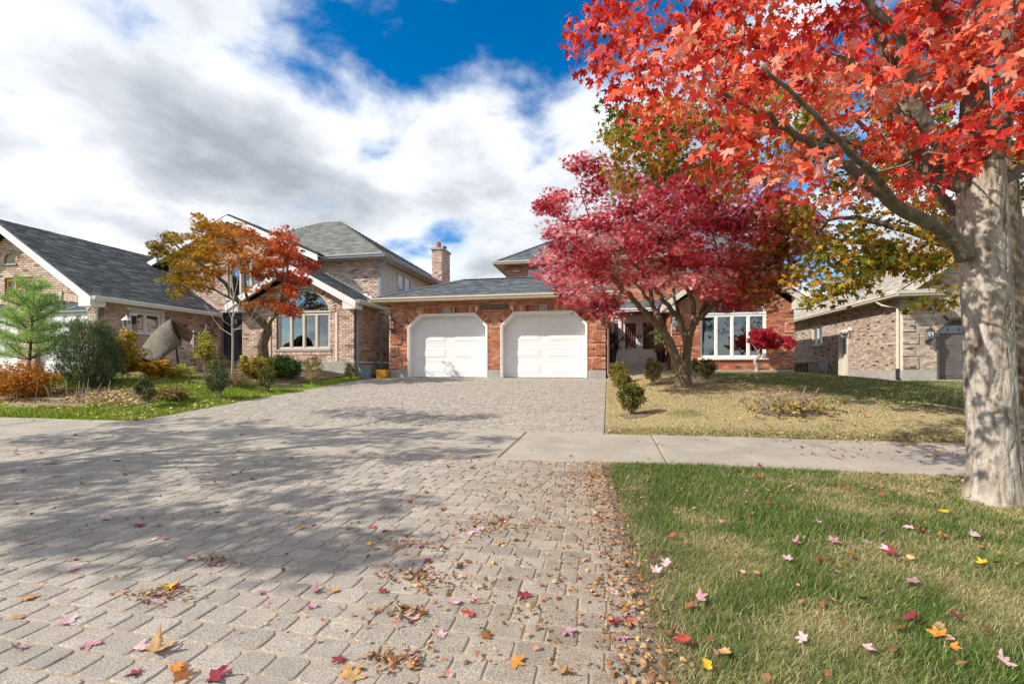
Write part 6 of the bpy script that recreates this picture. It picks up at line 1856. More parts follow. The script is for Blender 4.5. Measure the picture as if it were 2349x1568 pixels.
# young pine
p = bed_at(60, 868, 8.5); d_ = project(p)[2]
pine = empty('pine_tree', p, 'young bright green pine with open whorled branches beside the neighbour garage', 'tree')
mb = MB(); top = at(80, 640, d=d_)
limb(mb, [p, p.lerp(top, 0.5) + Vector((0.03, 0, 0)), top], 0.045, 0.008, 8)
tuf = []
hgt = top.z - p.z
for w_ in range(7):
    t_ = 0.32 + 0.66 * w_ / 6.5
    c_ = p.lerp(top, min(1, t_ + random.uniform(-.03, .03))); L = 0.95 * (1.05 - t_) ** 0.75 + 0.08
    for q in range(6):
        an = 6.283 * q / 6 + w_ * 0.5 + random.uniform(-.2, .2); LL = L * random.uniform(0.75, 1.15)
        e_ = c_ + Vector((math.cos(an) * LL, math.sin(an) * LL, random.uniform(0.1, 0.6) * LL + 0.05)); m_ = c_.lerp(e_, 0.5) + Vector((0, 0, -0.04 * LL))
        mb.tube([c_, m_, e_], [0.014, 0.01, 0.004], 5)
        for f in np.linspace(0.35, 1.0, max(2, int(LL / 0.13))):
            b_ = (c_.lerp(m_, f * 2) if f < 0.5 else m_.lerp(e_, f * 2 - 1))
            tuf.append((b_, (e_ - c_).normalized()))
            for s in (-1, 1):
                sd = Vector((-math.sin(an), math.cos(an), 0.2)) * s * 0.16 * LL * (1.2 - f)
                tuf.append((b_ + sd, ((e_ - c_).normalized() + sd.normalized()).normalized()))
tuf.append((top, Vector((0, 0, 1))))
mb.build('trunk', M_BARKD, pine)
nn = 26; P_ = np.repeat(np.array([tuple(a) for a, b in tuf]), nn, axis=0); D2 = np.repeat(np.array([tuple(b) for a, b in tuf]), nn, axis=0)
N_ = len(P_)
P_ = P_ + rng.normal(0, 0.03, (N_, 3))
out = D2 * 0.8 + np.array([0, 0, 0.35]) + rng.normal(0, 0.55, (N_, 3)); out /= np.linalg.norm(out, axis=1)[:, None]
uu = np.cross(out, rng.normal(0, 1, (N_, 3))); uu /= np.linalg.norm(uu, axis=1)[:, None]
needle = [(0, 0), (0.022, 0.1), (0.02, 0.8), (0, 1.0), (-0.02, 0.8), (-0.022, 0.1)]
crown(pine, needle, P_, np.stack([uu, out, np.cross(uu, out)], 2), rng.uniform(0.10, 0.18, N_), ramp_cols([(0.16, 0.28, 0.06), (0.32, 0.50, 0.12), (0.48, 0.62, 0.22)], N_, 0.2), name='crown', curl=0)
ORG = [(0.18, 0.055, 0.015), (0.42, 0.15, 0.02), (0.55, 0.24, 0.03), (0.60, 0.36, 0.06)]
def plant(name, label, x, y, Y, rx, ry_, h, n, size, stops, **kw):
    return shrub(name, label, bed_at(x, y, Y), rx, ry_, h, n, size, stops, **kw)
plant('spirea_shrub', 'wide orange spirea shrub under the young pine', 55, 870, 8.05, 0.85, 0.6, 0.78, 5000, 0.042, ORG, legs=0.02, airy=0.35, lobes=2)
plant('spirea_shrub', 'orange spirea shrub cut off by the picture edge', -70, 870, 8.1, 0.8, 0.6, 0.8, 4000, 0.042, ORG, legs=0.02, airy=0.35)
YEL = [(0.16, 0.16, 0.02), (0.42, 0.32, 0.03), (0.60, 0.42, 0.05), (0.62, 0.30, 0.04)]
plant('yellow_shrub', 'tall loose yellow leaved shrub between the juniper and the white lamp post', 288, 845, 9.9, 0.55, 0.45, 1.35, 1500, 0.075, YEL, legs=0.1, hangs=True, tpl=OVAL, airy=0.3)
plant('hosta_plant', 'clump of orange yellow autumn hosta before the draped rug', 355, 842, 10.2, 0.62, 0.4, 0.5, 700, 0.13, [(0.45, 0.20, 0.02), (0.62, 0.36, 0.04), (0.66, 0.46, 0.07)], legs=0.02, hangs=True, tpl=OVAL, airy=0.3, cat='plant')
plant('hosta_plant', 'lower yellow green hosta clump beside the orange one', 410, 838, 10.4, 0.5, 0.35, 0.38, 500, 0.12, [(0.16, 0.20, 0.03), (0.42, 0.38, 0.05), (0.6, 0.44, 0.07)], legs=0.02, hangs=True, tpl=BLADE, airy=0.3, cat='plant')
plant('forsythia_shrub', 'upright yellow green shrub with pale stems before the brick planter wall', 472, 828, 11.6, 0.36, 0.36, 1.25, 900, 0.065, [(0.22, 0.24, 0.03), (0.42, 0.40, 0.06), (0.55, 0.46, 0.12)], legs=0.2, airy=0.4, stems=16, hangs=True)
plant('hydrangea_shrub', 'fading hydrangea with tan flower heads behind the sapling', 578, 836, 11.7, 0.5, 0.45, 0.62, 900, 0.09, [(0.16, 0.16, 0.03), (0.40, 0.34, 0.05), (0.55, 0.36, 0.08)], legs=0.02, hangs=True, airy=0.35, cat='plant')
plant('hydrangea_shrub', 'smaller faded hydrangea left of the bare sapling', 500, 836, 11.8, 0.42, 0.4, 0.55, 700, 0.085, [(0.14, 0.15, 0.03), (0.36, 0.28, 0.06), (0.45, 0.25, 0.08)], legs=0.02, hangs=True, airy=0.35, cat='plant')
plant('yew_shrub', 'dense rounded green yew under the arched window of the pink house', 650, 838, 12.6, 0.66, 0.5, 0.62, 7000, 0.035, [(0.02, 0.05, 0.012), (0.05, 0.11, 0.02), (0.10, 0.20, 0.035), (0.16, 0.28, 0.05)], legs=0.0, airy=0.7, lobes=2, tpl=OVAL)
plant('perennial_plant', 'withered brown perennial at the foot of the sapling', 545, 848, 10.6, 0.4, 0.3, 0.34, 700, 0.06, [(0.14, 0.09, 0.04), (0.3, 0.2, 0.1), (0.45, 0.33, 0.18)], legs=0.0, airy=0.3, tpl=BLADE, cat='plant')
plant('iris_plant', 'green strap leaved clump between the hydrangea and the yew', 603, 838, 12.2, 0.35, 0.3, 0.5, 300, 0.3, [(0.1, 0.13, 0.03), (0.26, 0.28, 0.05), (0.5, 0.4, 0.1)], legs=0.0, airy=0.2, tpl=BLADE, up=0.1, cat='plant')
plant('ornamental_grass', 'brown tufted grass clump in the neighbour leaf bed', 392, 880, 8.6, 0.36, 0.3, 0.24, 260, 0.22, [(0.16, 0.12, 0.04), (0.3, 0.24, 0.08), (0.42, 0.33, 0.13)], legs=0.0, airy=0.2, tpl=BLADE, up=0.05, cat='plant')
plant('potted_fern', 'dark green fern leaning before the garage side window', 330, 800, 11.9, 0.42, 0.35, 0.62, 300, 0.22, [(0.015, 0.035, 0.012), (0.04, 0.08, 0.02), (0.08, 0.14, 0.03)], legs=0.4, airy=0.2, tpl=BLADE, up=0.2, cat='plant')
# flower heads for the hydrangeas
# dwarf red laceleaf maple by the living room window
db = bed_at(1735, 852, 17.6)
dm = empty('dwarf_maple', db, 'small bright red laceleaf maple with twisted trunk before the living room window', 'tree')
dd_ = project(db)[2]
mb = MB(); nodes = []
def dp(x, y, dd=0): return at(x, y, d=dd_ + dd)
limb(mb, [db + Vector((0, 0, -0.05)), dp(1736, 838), dp(1730, 828), dp(1742, 815), dp(1738, 805), dp(1750, 796), dp(1765, 785)], 0.075, 0.02, 8, nodes, wob=0.012)
limb(mb, [dp(1738, 808), dp(1730, 795), dp(1722, 785)], 0.03, 0.01, 6, nodes)
limb(mb, [dp(1745, 800), dp(1775, 780), dp(1795, 785)], 0.03, 0.01, 6, nodes)
cl = region_pts([(1720, 780), (1730, 755), (1775, 752), (1805, 765), (1822, 790), (1805, 800), (1780, 792), (1755, 800), (1728, 802)], 50, dd_ - 0.7, dd_ + 0.5)
twigs(mb, nodes, cl, r0=0.01, rmin=0.004)
mb.build('trunk', M_TWIG, dm, smooth=True)
pos, ci = scatter(cl, [0.17] * len(cl), 50, flat=0.6); n = len(pos)
crown(dm, JAP, pos, hang_frames(n, 0.8, 0.5), rng.uniform(0.05, 0.08, n), ramp_cols([(0.25, 0.008, 0.02), (0.48, 0.015, 0.03), (0.55, 0.04, 0.06)], n, 0.12), curl=0.2)
# sedum clump on the front lawn
sb_ = G(1808, 945)
sed = empty('sedum_plant', sb_, 'sprawling faded sedum with rust flower heads on the dry lawn', 'plant')
mb = MB(); heads = []
sdd = project(sb_)[2]
for q in range(46):
    an = random.uniform(0, 6.28); r_ = random.uniform(0.15, 0.72); hz = random.uniform(0.1, 0.42) * (1.15 - r_ * 0.5)
    e_ = sb_ + Vector((math.cos(an) * r_, math.sin(an) * r_ * 0.7, hz))
    mb.tube([sb_ + Vector((math.cos(an) * 0.05, math.sin(an) * 0.05, 0)), sb_ + Vector((math.cos(an) * r_ * 0.7, math.sin(an) * r_ * 0.5, hz * 0.45)), e_], [0.008, 0.007, 0.005], 5)
    heads.append(e_)
mb.build('stems', M_TWIG, sed)
pos, ci = scatter([tuple(h) for h in heads if random.random() < 0.75], [0.07] * 46, 46, flat=0.35) if False else scatter([tuple(h) for h in heads], [0.065] * len(heads), 44, flat=0.35)
n = len(pos)
crown(sed, OVAL, pos, frames(n, 1.2), rng.uniform(0.012, 0.022, n), ramp_cols([(0.16, 0.06, 0.04), (0.30, 0.13, 0.08), (0.42, 0.24, 0.15)], n, 0.2), name='flower_heads')
lp = [tuple(sb_ + Vector((random.gauss(0, 0.4), random.gauss(0, 0.26), random.uniform(0.03, 0.2)))) for _ in range(60)]
pos, ci = scatter(lp, [0.08] * 60, 12, flat=0.6); n = len(pos)
crown(sed, OVAL, pos, frames(n, 0.6), rng.uniform(0.04, 0.07, n), ramp_cols([(0.22, 0.22, 0.06), (0.42, 0.36, 0.12), (0.5, 0.3, 0.15)], n, 0.2), name='foliage')
# dry cut stalks in the neighbour bed
stl = bed_at(150, 885, 8.0)
sk = empty('dry_stalks', stl, 'spray of bleached dry stalks in the leaf bed left of the juniper', 'plant')
for q in range(26):
    b_ = stl + Vector((random.uniform(-1.3, 0.9), random.uniform(-0.2, 0.3), 0)); b_.z = H(b_.x, b_.y)
    m = MB(); L = random.uniform(0.2, 0.5); m.tube([b_, b_ + Vector((random.gauss(0, 0.35), random.gauss(0, 0.2), 1)).normalized() * L], [0.008, 0.005], 5); m.build('stalk', M_TWIG, sk)
# distant trees behind the houses
for (x, y0, Y, w, h, lab) in ((1840, 720, 42, 3.0, 3.2, 'far bare grey tree top between the red and taupe houses'), (2260, 480, 40, 5.0, 7.0, 'far autumn tree behind the taupe brick house')):
    b_ = at(x, 840, Y=Y); b_.z = 0.9
    t_ = empty('background_tree', b_, lab, 'tree')
    mb = MB(); nodes = []
    tz = at(x, y0, Y=Y).z
    limb(mb, [b_, b_ + Vector((0, 0, (tz - 1) * 0.5)), Vector((b_.x + 0.3, b_.y, tz - 1.0))], 0.25, 0.06, 8, nodes)
    cl = [(b_.x + random.gauss(0, w * 0.5), b_.y + random.gauss(0, w * 0.5), b_.z + (tz - b_.z) * random.uniform(0.45, 1.0)) for _ in range(90)]
    twigs(mb, nodes, cl, r0=0.05, rmin=0.015)
    mb.build('trunk', M_TWIG, t_)
    pos, ci = scatter(cl, [0.5] * len(cl), 20); n = len(pos)
    crown(t_, OVAL, pos, frames(n, 0.5), rng.uniform(0.1, 0.18, n), ramp_cols([(0.2, 0.14, 0.06), (0.35, 0.25, 0.1), (0.4, 0.3, 0.2)], n, 0.2))

# trees over the road behind the camera: they are what the front windows mirror
for i, (x, y, h_) in enumerate(((-16, -24, 8.5), (-7, -27, 9.5), (2, -25, 8.0), (10, -28, 10.0), (19, -24, 8.5))):
    b_ = Vector((x, y, H(x, y)))
    t_ = empty('street_tree', b_, ('first', 'second', 'third', 'fourth', 'fifth')[i] + ' autumn tree of the row over the road, mirrored in the windows', 'tree', 'trees over the road')
    mb = MB(); nodes = []
    limb(mb, [b_, b_ + Vector((0.1, 0, h_ * 0.4)), b_ + Vector((0, 0.2, h_ * 0.75))], 0.24, 0.07, 8, nodes)
    cl = [(x + random.gauss(0, 1.7), y + random.gauss(0, 1.7), b_.z + h_ * random.uniform(0.25, 1.0)) for _ in range(80)]
    twigs(mb, nodes, cl, r0=0.04, rmin=0.012)
    mb.build('trunk', M_BARKD, t_)
    pos, ci = scatter(cl, [0.95] * len(cl), 40); n = len(pos)
    crown(t_, OVAL, pos, frames(n, 0.5), rng.uniform(0.16, 0.28, n), ramp_cols([(0.05, 0.06, 0.015), (0.12, 0.11, 0.02), (0.3, 0.18, 0.03)], n, 0.2))

# ------------------------------------------------------------------ small things
# brick planter wall by the neighbour entry
pwl = empty('planter_wall', at(432, 812, Y=13.6), 'stepped pale brick planter wall with stone cap before the neighbour entry', 'wall')
BKp = Pieces(); wm = MB()
pa = at(445, 800, Y=13.6); px1 = pa.x
FP = Fr((0, 13.6, 0), (1, 0, 0), (0, -1, 0))
pz = H(px1, 13.6)
brick_wall(BKp, wm, FP, [[(px1 - 1.15, pz), (px1, pz), (px1, 2.28), (px1 - 0.42, 2.28), (px1 - 0.42, 1.98), (px1 - 0.8, 1.98), (px1 - 0.8, 1.7), (px1 - 1.15, 1.7)]], PB, t=0.3)
brick_wall(BKp, wm, Fr((px1, 0, 0), (0, 1, 0), (1, 0, 0)), [[(13.62, pz), (14.6, pz), (14.6, 2.0), (13.62, 2.0)]], PB, t=0.2)
w_ = wm.build('wall', M_MORTAR_G, pwl); BKp.build(w_, M_BRICK, 'brick', 'bricks', 150)
m = MB(); FP.box(m, px1 - 0.47, px1 + 0.05, 2.282, 2.35, -0.34, 0.05); m.build('cap_stone', M_CONC, pwl)
# rug draped over a garden seat
M_RUG = pmat('speckled_rug', (0.30, 0.265, 0.22), (0.06, 0.05, 0.042), scale=38, rough=0.98, bump=0.02, bscale=60, spec=0.05, detail=3)
M_TARP = pmat('brown_tarp', (0.22, 0.16, 0.115), (0.15, 0.11, 0.08), scale=5, rough=0.7)
rgp = at(372, 812, Y=12.1); rgp.z = H(rgp.x, rgp.y)
rg_ = empty('draped_rug', rgp, 'speckled grey brown rug draped in a peak beside the garage side wall', 'rug')
rd = project(rgp)[2]
def rgpt(x, y, dd): return at(x, y, d=rd + dd)
top0 = rgpt(393, 732, 0.1)
def curve(P, t):
    f = t * (len(P) - 1); i = min(int(f), len(P) - 2)
    return P[i].lerp(P[i + 1], f - i)
ridge = [rgpt(320, 814, 0.1), rgpt(332, 790, 0.1), rgpt(350, 766, 0.1), rgpt(371, 746, 0.1), top0]
front = [rgpt(330, 822, -0.35), rgpt(348, 828, -0.55), rgpt(368, 828, -0.6), rgpt(392, 806, -0.45), rgpt(418, 791, -0.1)]
backb = [rgpt(335, 815, 0.9), rgpt(350, 812, 1.0), rgpt(370, 805, 1.0), rgpt(392, 800, 1.0), rgpt(418, 790, 0.9)]
def drape(A, B, name, mat, bulge, nc=13, nr=9):
    vs = []; fs = []
    for i in range(nr):
        t = i / (nr - 1)
        for j in range(nc):
            s_ = j / (nc - 1)
            p = curve(A, s_).lerp(curve(B, s_), t)
            p = p + bulge * math.sin(t * math.pi) + Vector((0, -0.03, 0.0)) * math.sin(s_ * 17 + t * 4) * t
            vs.append(p)
    fs = [(i * nc + j, i * nc + j + 1, (i + 1) * nc + j + 1, (i + 1) * nc + j) for i in range(nr - 1) for j in range(nc - 1)]
    mb = MB(); mb.add(vs, fs)
    o = mb.build(name, mat, rg_, smooth=True)
    md = o.modifiers.new('thick', 'SOLIDIFY'); md.thickness = 0.025
drape(ridge, front, 'rug', M_RUG, Vector((0.0, -0.12, 0.10)))
drape(ridge, backb, 'rug_back', M_RUG, Vector((0.0, 0.1, 0.1)))
drape([top0 + Vector((0.01, 0.05, 0.0)), rgpt(418, 747, 0.4), rgpt(440, 759, 0.7)], [rgpt(405, 762, 0.35), rgpt(420, 778, 0.5), rgpt(436, 786, 0.7)], 'tarp', M_TARP, Vector((0, 0.05, 0.0)), 7, 5)
fr_ = MB()
for (x, dd) in ((345, 0.3), (412, 0.35)):
    b_ = rgpt(x, 790, dd); fr_.tube([Vector((b_.x, b_.y, H(b_.x, b_.y))), b_.lerp(top0, 0.85)], 0.03, 6)
fr_.build('frame', M_BARKD, rg_)
# white lamp post
lpp = at(290, 800, Y=10.6); lpp.z = H(lpp.x, lpp.y)
lz = at(290, 742, Y=10.6).z
lpo = empty('lamp_post', lpp, 'white garden lamp post with small lantern head beside the yellow shrub', 'lamp post')
m = MB(); m.tube([lpp, Vector((lpp.x, lpp.y, lz - 0.12))], 0.03, 8); m.build('post', M_WHITE, lpo)
m = MB(); c_ = Vector((lpp.x, lpp.y, lz))
m.lathe(c_, [(0.03, -0.14), (0.07, -0.12), (0.075, -0.1), (0.02, -0.1)], 8); m.lathe(c_, [(0.1, 0.08), (0.125, 0.085), (0.07, 0.15), (0.03, 0.18), (0.004, 0.24)], 8)
for k in range(6):
    an = 6.283 * (k + .5) / 6; m.tube([c_ + Vector((0.07 * math.cos(an), 0.07 * math.sin(an), -0.1)), c_ + Vector((0.098 * math.cos(an), 0.098 * math.sin(an), 0.085))], 0.008, 4)
m.build('lantern_head', M_WHITE, lpo)
m = MB(); m.lathe(c_, [(0.062, -0.1), (0.088, 0.08)], 8); m.build('lamp_glass', M_LAMPG, lpo)
# low black wire edging
we = at(268, 838, Y=9.55); we.z = H(we.x, we.y)
weo = empty('wire_edging', we, 'small black wire border panel before the yellow shrub', 'garden edging')
m = MB(); d_ = project(we)[2]
pts4 = [at(257, 838, d=d_), at(257, 812, d=d_), at(276, 812, d=d_), at(277, 838, d=d_)]
for i in range(3): m.tube([pts4[i], pts4[i + 1]], 0.012, 5)
m.tube([pts4[0], pts4[2]], 0.006, 4); m.tube([pts4[1], pts4[3]], 0.006, 4); m.build('frame', M_BLACK, weo)
# timber bed edges
M_TIMBER = pmat('weathered_timber', (0.36, 0.29, 0.22), (0.24, 0.19, 0.14), scale=12, rough=0.9, stretch=(0.2, 2, 2))
for (pts, lab) in (([(-30, 872, 7.95), (70, 872, 7.95), (150, 872, 7.95)], 'weathered timber edge under the orange spirea'),
                   ([(215, 845, 9.4), (330, 838, 10.0), (420, 833, 10.4)], 'weathered timber edge before the hosta clumps'),
                   ([(440, 850, 9.9), (520, 850, 10.3), (600, 848, 11.2), (690, 845, 12.0)], 'pale edging stone line before the yew and hydrangea'),
                   ([(20, 905, 7.55), (110, 903, 7.55), (200, 902, 7.6)], 'lower timber edge in the neighbour leaf bed')):
    P3 = []
    for (x, y, Y) in pts:
        q = at(x, y, Y=Y); q.z = H(q.x, q.y); P3.append(q)
    m = MB()
    for i in range(len(P3) - 1):
        a, b_ = P3[i], P3[i + 1]
        m.obox(a + Vector((0, 0, -0.04)), b_ - a, Vector((0, 0.08, 0)), Vector((0, 0, 0.10)))
    tag(m.build('bed_edging', M_TIMBER), lab, 'garden edging')
# soil of the neighbour beds and of the small rings on the front lawn
def soil_patch(name, label, cx, cy, rx, ry_, dz=0.012, mat=None, mound=0.02):
    k = 24; m = MB(); vs = []
    for r in (1.0, 0.7, 0.35):
        for i in range(k):
            an = 6.283 * i / k; w = r * (1 + 0.12 * math.sin(3 * an + cx) + 0.08 * math.sin(5 * an))
            X, Y = cx + rx * w * math.cos(an), cy + ry_ * w * math.sin(an)
            vs.append((X, Y, H(X, Y) + dz * (0.2 if r == 1 else 1) + mound * (1 - r)))
    vs.append((cx, cy, H(cx, cy) + dz + mound))
    fs = [(a * k + i, a * k + (i + 1) % k, (a + 1) * k + (i + 1) % k, (a + 1) * k + i) for a in (0, 1) for i in range(k)] + [(2 * k + i, 2 * k + (i + 1) % k, 3 * k) for i in range(k)]
    m.add(vs, fs)
    tag(m.build(name, mat or M_SOIL, smooth=True), label, kind='structure')
q = G(1450, 952); soil_patch('soil_patch', 'ring of bare mulch under the large boxwood', q.x + 0.05, q.y, 0.28, 0.24)
q = G(1625, 873); soil_patch('soil_patch', 'mulch under the boxwood by the window', q.x, q.y, 0.4, 0.35)
q = G(1735, 852); soil_patch('soil_patch', 'mulch under the dwarf red maple', db.x, db.y, 0.9, 0.5)
q = G(1808, 945); soil_patch('soil_patch', 'dark mulch under the sedum', q.x, q.y, 0.45, 0.3)
q = G(1567, 884); soil_patch('soil_patch', 'bare soil round the crimson maple trunk', q.x, q.y, 0.42, 0.3)
bedm = link('garden_bed', sheet('garden_bed', np.arange(-21, -8.9, 0.25), np.arange(11.3, 15.6, 0.25), 0.02, M_SOIL))
tag(bedm, 'planting bed along the front of the pink brick house', kind='structure')
bedm = link('garden_bed', sheet('garden_bed', np.arange(-21, -9.59, 0.2), np.arange(7.75, 9.0, 0.15), 0.006, M_SOIL))
tag(bedm, 'leaf strewn flower bed in the neighbour front lawn', kind='structure')
# buckets beside the neighbour wall
M_BUCK = pmat('grey_plastic', (0.22, 0.25, 0.31), (0.18, 0.21, 0.26), rough=0.5)
M_YBIN = pmat('yellow_plastic', (0.60, 0.30, 0.02), (0.50, 0.24, 0.02), rough=0.5)
p = at(838, 855, Y=15.0); p.z = H(p.x, p.y)
bu = empty('plastic_tub', p, 'grey blue plastic tub standing by the neighbour downspout', 'tub')
m = MB(); m.lathe(p, [(0.19, 0.0), (0.245, 0.4), (0.265, 0.4), (0.265, 0.44), (0.235, 0.44), (0.18, 0.03)], 16); m.build('body', M_BUCK, bu, smooth=False)
m = MB(); m.lathe(p, [(0.18, 0.36), (0.005, 0.38)], 12); m.build('contents', M_SOIL, bu)
p = at(877, 858, Y=15.1); p.z = H(p.x, p.y)
yb = empty('storage_bin', p, 'yellow plastic bin against the brick by the garage corner', 'bin')
m = MB(); v = [(-0.16, -0.12, 0), (0.16, -0.12, 0), (0.16, 0.12, 0), (-0.16, 0.12, 0), (-0.19, -0.15, 0.3), (0.19, -0.15, 0.3), (0.19, 0.15, 0.3), (-0.19, 0.15, 0.3), (-0.165, -0.125, 0.3), (0.165, -0.125, 0.3), (0.165, 0.125, 0.3), (-0.165, 0.125, 0.3), (-0.15, -0.11, 0.05), (0.15, -0.11, 0.05), (0.15, 0.11, 0.05), (-0.15, 0.11, 0.05)]
m.add([p + Vector(a) for a in v], [(0, 1, 5, 4), (1, 2, 6, 5), (2, 3, 7, 6), (3, 0, 4, 7), (4, 5, 9, 8), (5, 6, 10, 9), (6, 7, 11, 10), (7, 4, 8, 11), (8, 9, 13, 12), (9, 10, 14, 13), (10, 11, 15, 14), (11, 8, 12, 15), (12, 13, 14, 15), (3, 2, 1, 0)])
m.build('body', M_YBIN, yb)
m = MB(); m.tube([p + Vector((-0.17, 0, 0.28)), p + Vector((-0.15, -0.05, 0.42)), p + Vector((0.15, -0.05, 0.42)), p + Vector((0.17, 0, 0.28))], 0.012, 5); m.build('handle', M_BLACK, yb)
hr = empty('hose_bib', at(886, 838, Y=15.9), 'black hose coil hung on the neighbour side wall behind the yellow bin', 'hose')
m = MB(); c_ = Vector((-8.25, 15.75, 1.45))
m.tube([c_ + Vector((0.03 * math.sin(a * 3), 0.16 * math.cos(a), 0.2 * math.sin(a))) for a in np.linspace(0, 12.5, 50)], 0.014, 5); m.build('coil', M_BLACK, hr)
# porch pots
def pot(x, ybase, Y, label, r, h, stops, big, spill=None):
    p = at(x, ybase, Y=Y); p.z = 1.285 if Y > 19.3 else H(p.x, p.y)
    t = empty('planter_pot', p, label, 'planter', 'pots at the porch')
    m = MB(); m.lathe(p, [(r * 0.62, 0), (r, h), (r * 1.06, h), (r * 1.06, h + 0.04), (r * 0.9, h + 0.04), (r * 0.85, h - 0.05)], 14); m.build('pot', M_BLACK, t)
    m = MB(); m.lathe(p, [(r * 0.86, h - 0.05), (0.005, h - 0.02)], 12); m.build('potting_soil', M_SOIL, t)
    cen = [tuple(p + Vector((random.gauss(0, r * 0.7), random.gauss(0, r * 0.7), h + random.uniform(0.1, big)))) for _ in range(26)]
    pos, ci = scatter(cen, [r * 0.5] * 26, 10); n = len(pos)
    crown(t, BLADE, pos, frames(n, 0.3), rng.uniform(0.14, 0.26, n), ramp_cols(stops, n, 0.2), name='foliage')
    if spill:
        cen = [tuple(p + Vector((random.gauss(-r * 0.5, r * 0.5), random.gauss(-r * 0.3, r * 0.4), h + random.uniform(-0.1, 0.16)))) for _ in range(20)]
        pos, ci = scatter(cen, [r * 0.5] * 20, 26); n = len(pos)
        crown(t, OVAL, pos, frames(n, 0.4), rng.uniform(0.05, 0.08, n), ramp_cols(spill, n, 0.2), name='flowers')
pot(1515, 832, 19.7, 'black planter with tall striped leaves beside the white front doors', 0.2, 0.55, [(0.05, 0.1, 0.03), (0.2, 0.26, 0.1), (0.4, 0.42, 0.25)], 0.75, [(0.3, 0.14, 0.1), (0.45, 0.28, 0.2), (0.4, 0.36, 0.2)])
pot(1404, 838, 19.6, 'dark planter with drooping leaves in the shade by the garage wall', 0.2, 0.5, [(0.01, 0.02, 0.01), (0.03, 0.05, 0.02), (0.06, 0.09, 0.04)], 0.8, [(0.12, 0.03, 0.06), (0.25, 0.06, 0.12), (0.1, 0.12, 0.04)])
# pale stick on the dry lawn
a_, b_ = G(2092, 926), G(2240, 950)
m = MB(); m.tube([a_ + Vector((0, 0, 0.03)), a_.lerp(b_, 0.5) + Vector((0, 0.04, 0.05)), b_ + Vector((0, 0, 0.03))], [0.012, 0.018, 0.02], 6)
tag(m.build('fallen_stick', M_TWIG), 'long pale stick lying on the dry lawn behind the scarlet maple', 'stick')
# round drive drain
q = G(1655 / 3235 * 2348 + 150, 905); 
# ------------------------------------------------------------------ fallen leaves
def leaf_variant(tpl, seed, crump):
    rg2 = np.random.default_rng(seed)
    o = np.array(tpl, float)
    # two rings so the blade can curl
    V = [(0, 0.02)] + [tuple(p * 0.55) for p in o] + [tuple(p) for p in o]
    V = np.array(V); n = len(o)
    ax = rg2.uniform(0, math.pi); d = np.array([math.cos(ax), math.sin(ax)])
    s = V @ d; r2 = (V ** 2).sum(1)
    z = crump * (0.55 * s ** 2 + 0.35 * np.abs(V[:, 0]) * rg2.uniform(-0.3, 1.0)) + crump * 0.32 * np.sin(V[:, 0] * 4 + seed) * np.cos(V[:, 1] * 3.5 + seed * 2) * np.sqrt(r2)
    z = z - z.min() + 0.02
    V3 = np.column_stack([V * (1 - 0.22 * crump), z])
    F = [(0, 1 + i, 1 + (i + 1) % n) for i in range(n)]
    for i in range(n):
        a, b = 1 + i, 1 + (i + 1) % n
        F += [(a, a + n, b + n), (a, b + n, b)]
    # stalk
    k = len(V3)
    base = np.array([0, -0.2, z[0]])
    st = np.array([[-0.02, -0.1, z[0]], [0.02, -0.1, z[0]], [0.10, -0.7, 0.05], [0.07, -0.72, 0.05], [0.3, -1.15, 0.04 + 0.2 * crump]])
    V3 = np.vstack([V3, st]); F += [(k, k + 1, k + 2), (k, k + 2, k + 3), (k + 3, k + 2, k + 4)]
    return V3, np.array(F)
LT = {'pale pink': (0.62, 0.40, 0.42), 'mauve pink': (0.42, 0.22, 0.25), 'crimson': (0.24, 0.035, 0.05), 'scarlet': (0.46, 0.075, 0.05), 'rust brown': (0.26, 0.10, 0.03), 'tan': (0.50, 0.30, 0.13), 'yellow': (0.62, 0.42, 0.03), 'dark brown': (0.10, 0.055, 0.03), 'orange': (0.55, 0.22, 0.04)}
LV = {}
def leaf_me(kind, v):
    key = (kind, v)
    if key not in LV:
        tpl = OAKISH if kind in ('tan', 'rust brown', 'orange') and v % 2 else MAPLE
        V, F = leaf_variant(tpl, v + 3, (0.3, 0.5, 0.75, 1.0)[v % 4])
        c = np.repeat(np.array(LT[kind])[None], len(V), axis=0)
        r = np.sqrt((V[:, :2] ** 2).sum(1))
        c = c * (1.0 + 0.18 * np.sin(9 * r + v))[:, None]
        c[-5:] = (0.35, 0.08, 0.08)
        LV[key] = np_mesh('fallen_leaf', V, F, np.clip(c, 0.01, 0.9), M_DRYLEAF)
    return LV[key]
SURF = {'d': ('lying on the near driveway pavers', 'fallen leaves on the near driveway'), 'u': ('lying on the upper driveway', 'fallen leaves on the upper driveway'), 's': ('lying on the sidewalk', 'fallen leaves on the sidewalk'),
        'b': ('lying in the boulevard grass', 'fallen leaves in the boulevard grass'), 'f': ('lying on the dry front lawn', 'fallen leaves on the front lawn'), 'n': ('lying on the neighbour lawn', 'fallen leaves on the neighbour lawn')}
def surf_of(p):
    if SW0 < p.y < SW1: return 's'
    if p.y <= SW0: return 'd' if p.x < edge_r(p.y) + 0.03 else 'b'
    if p.x < DR_X0: return 'n'
    return 'u' if p.x < DR_X1 else 'f'
n_leaf = 0
USED = {}
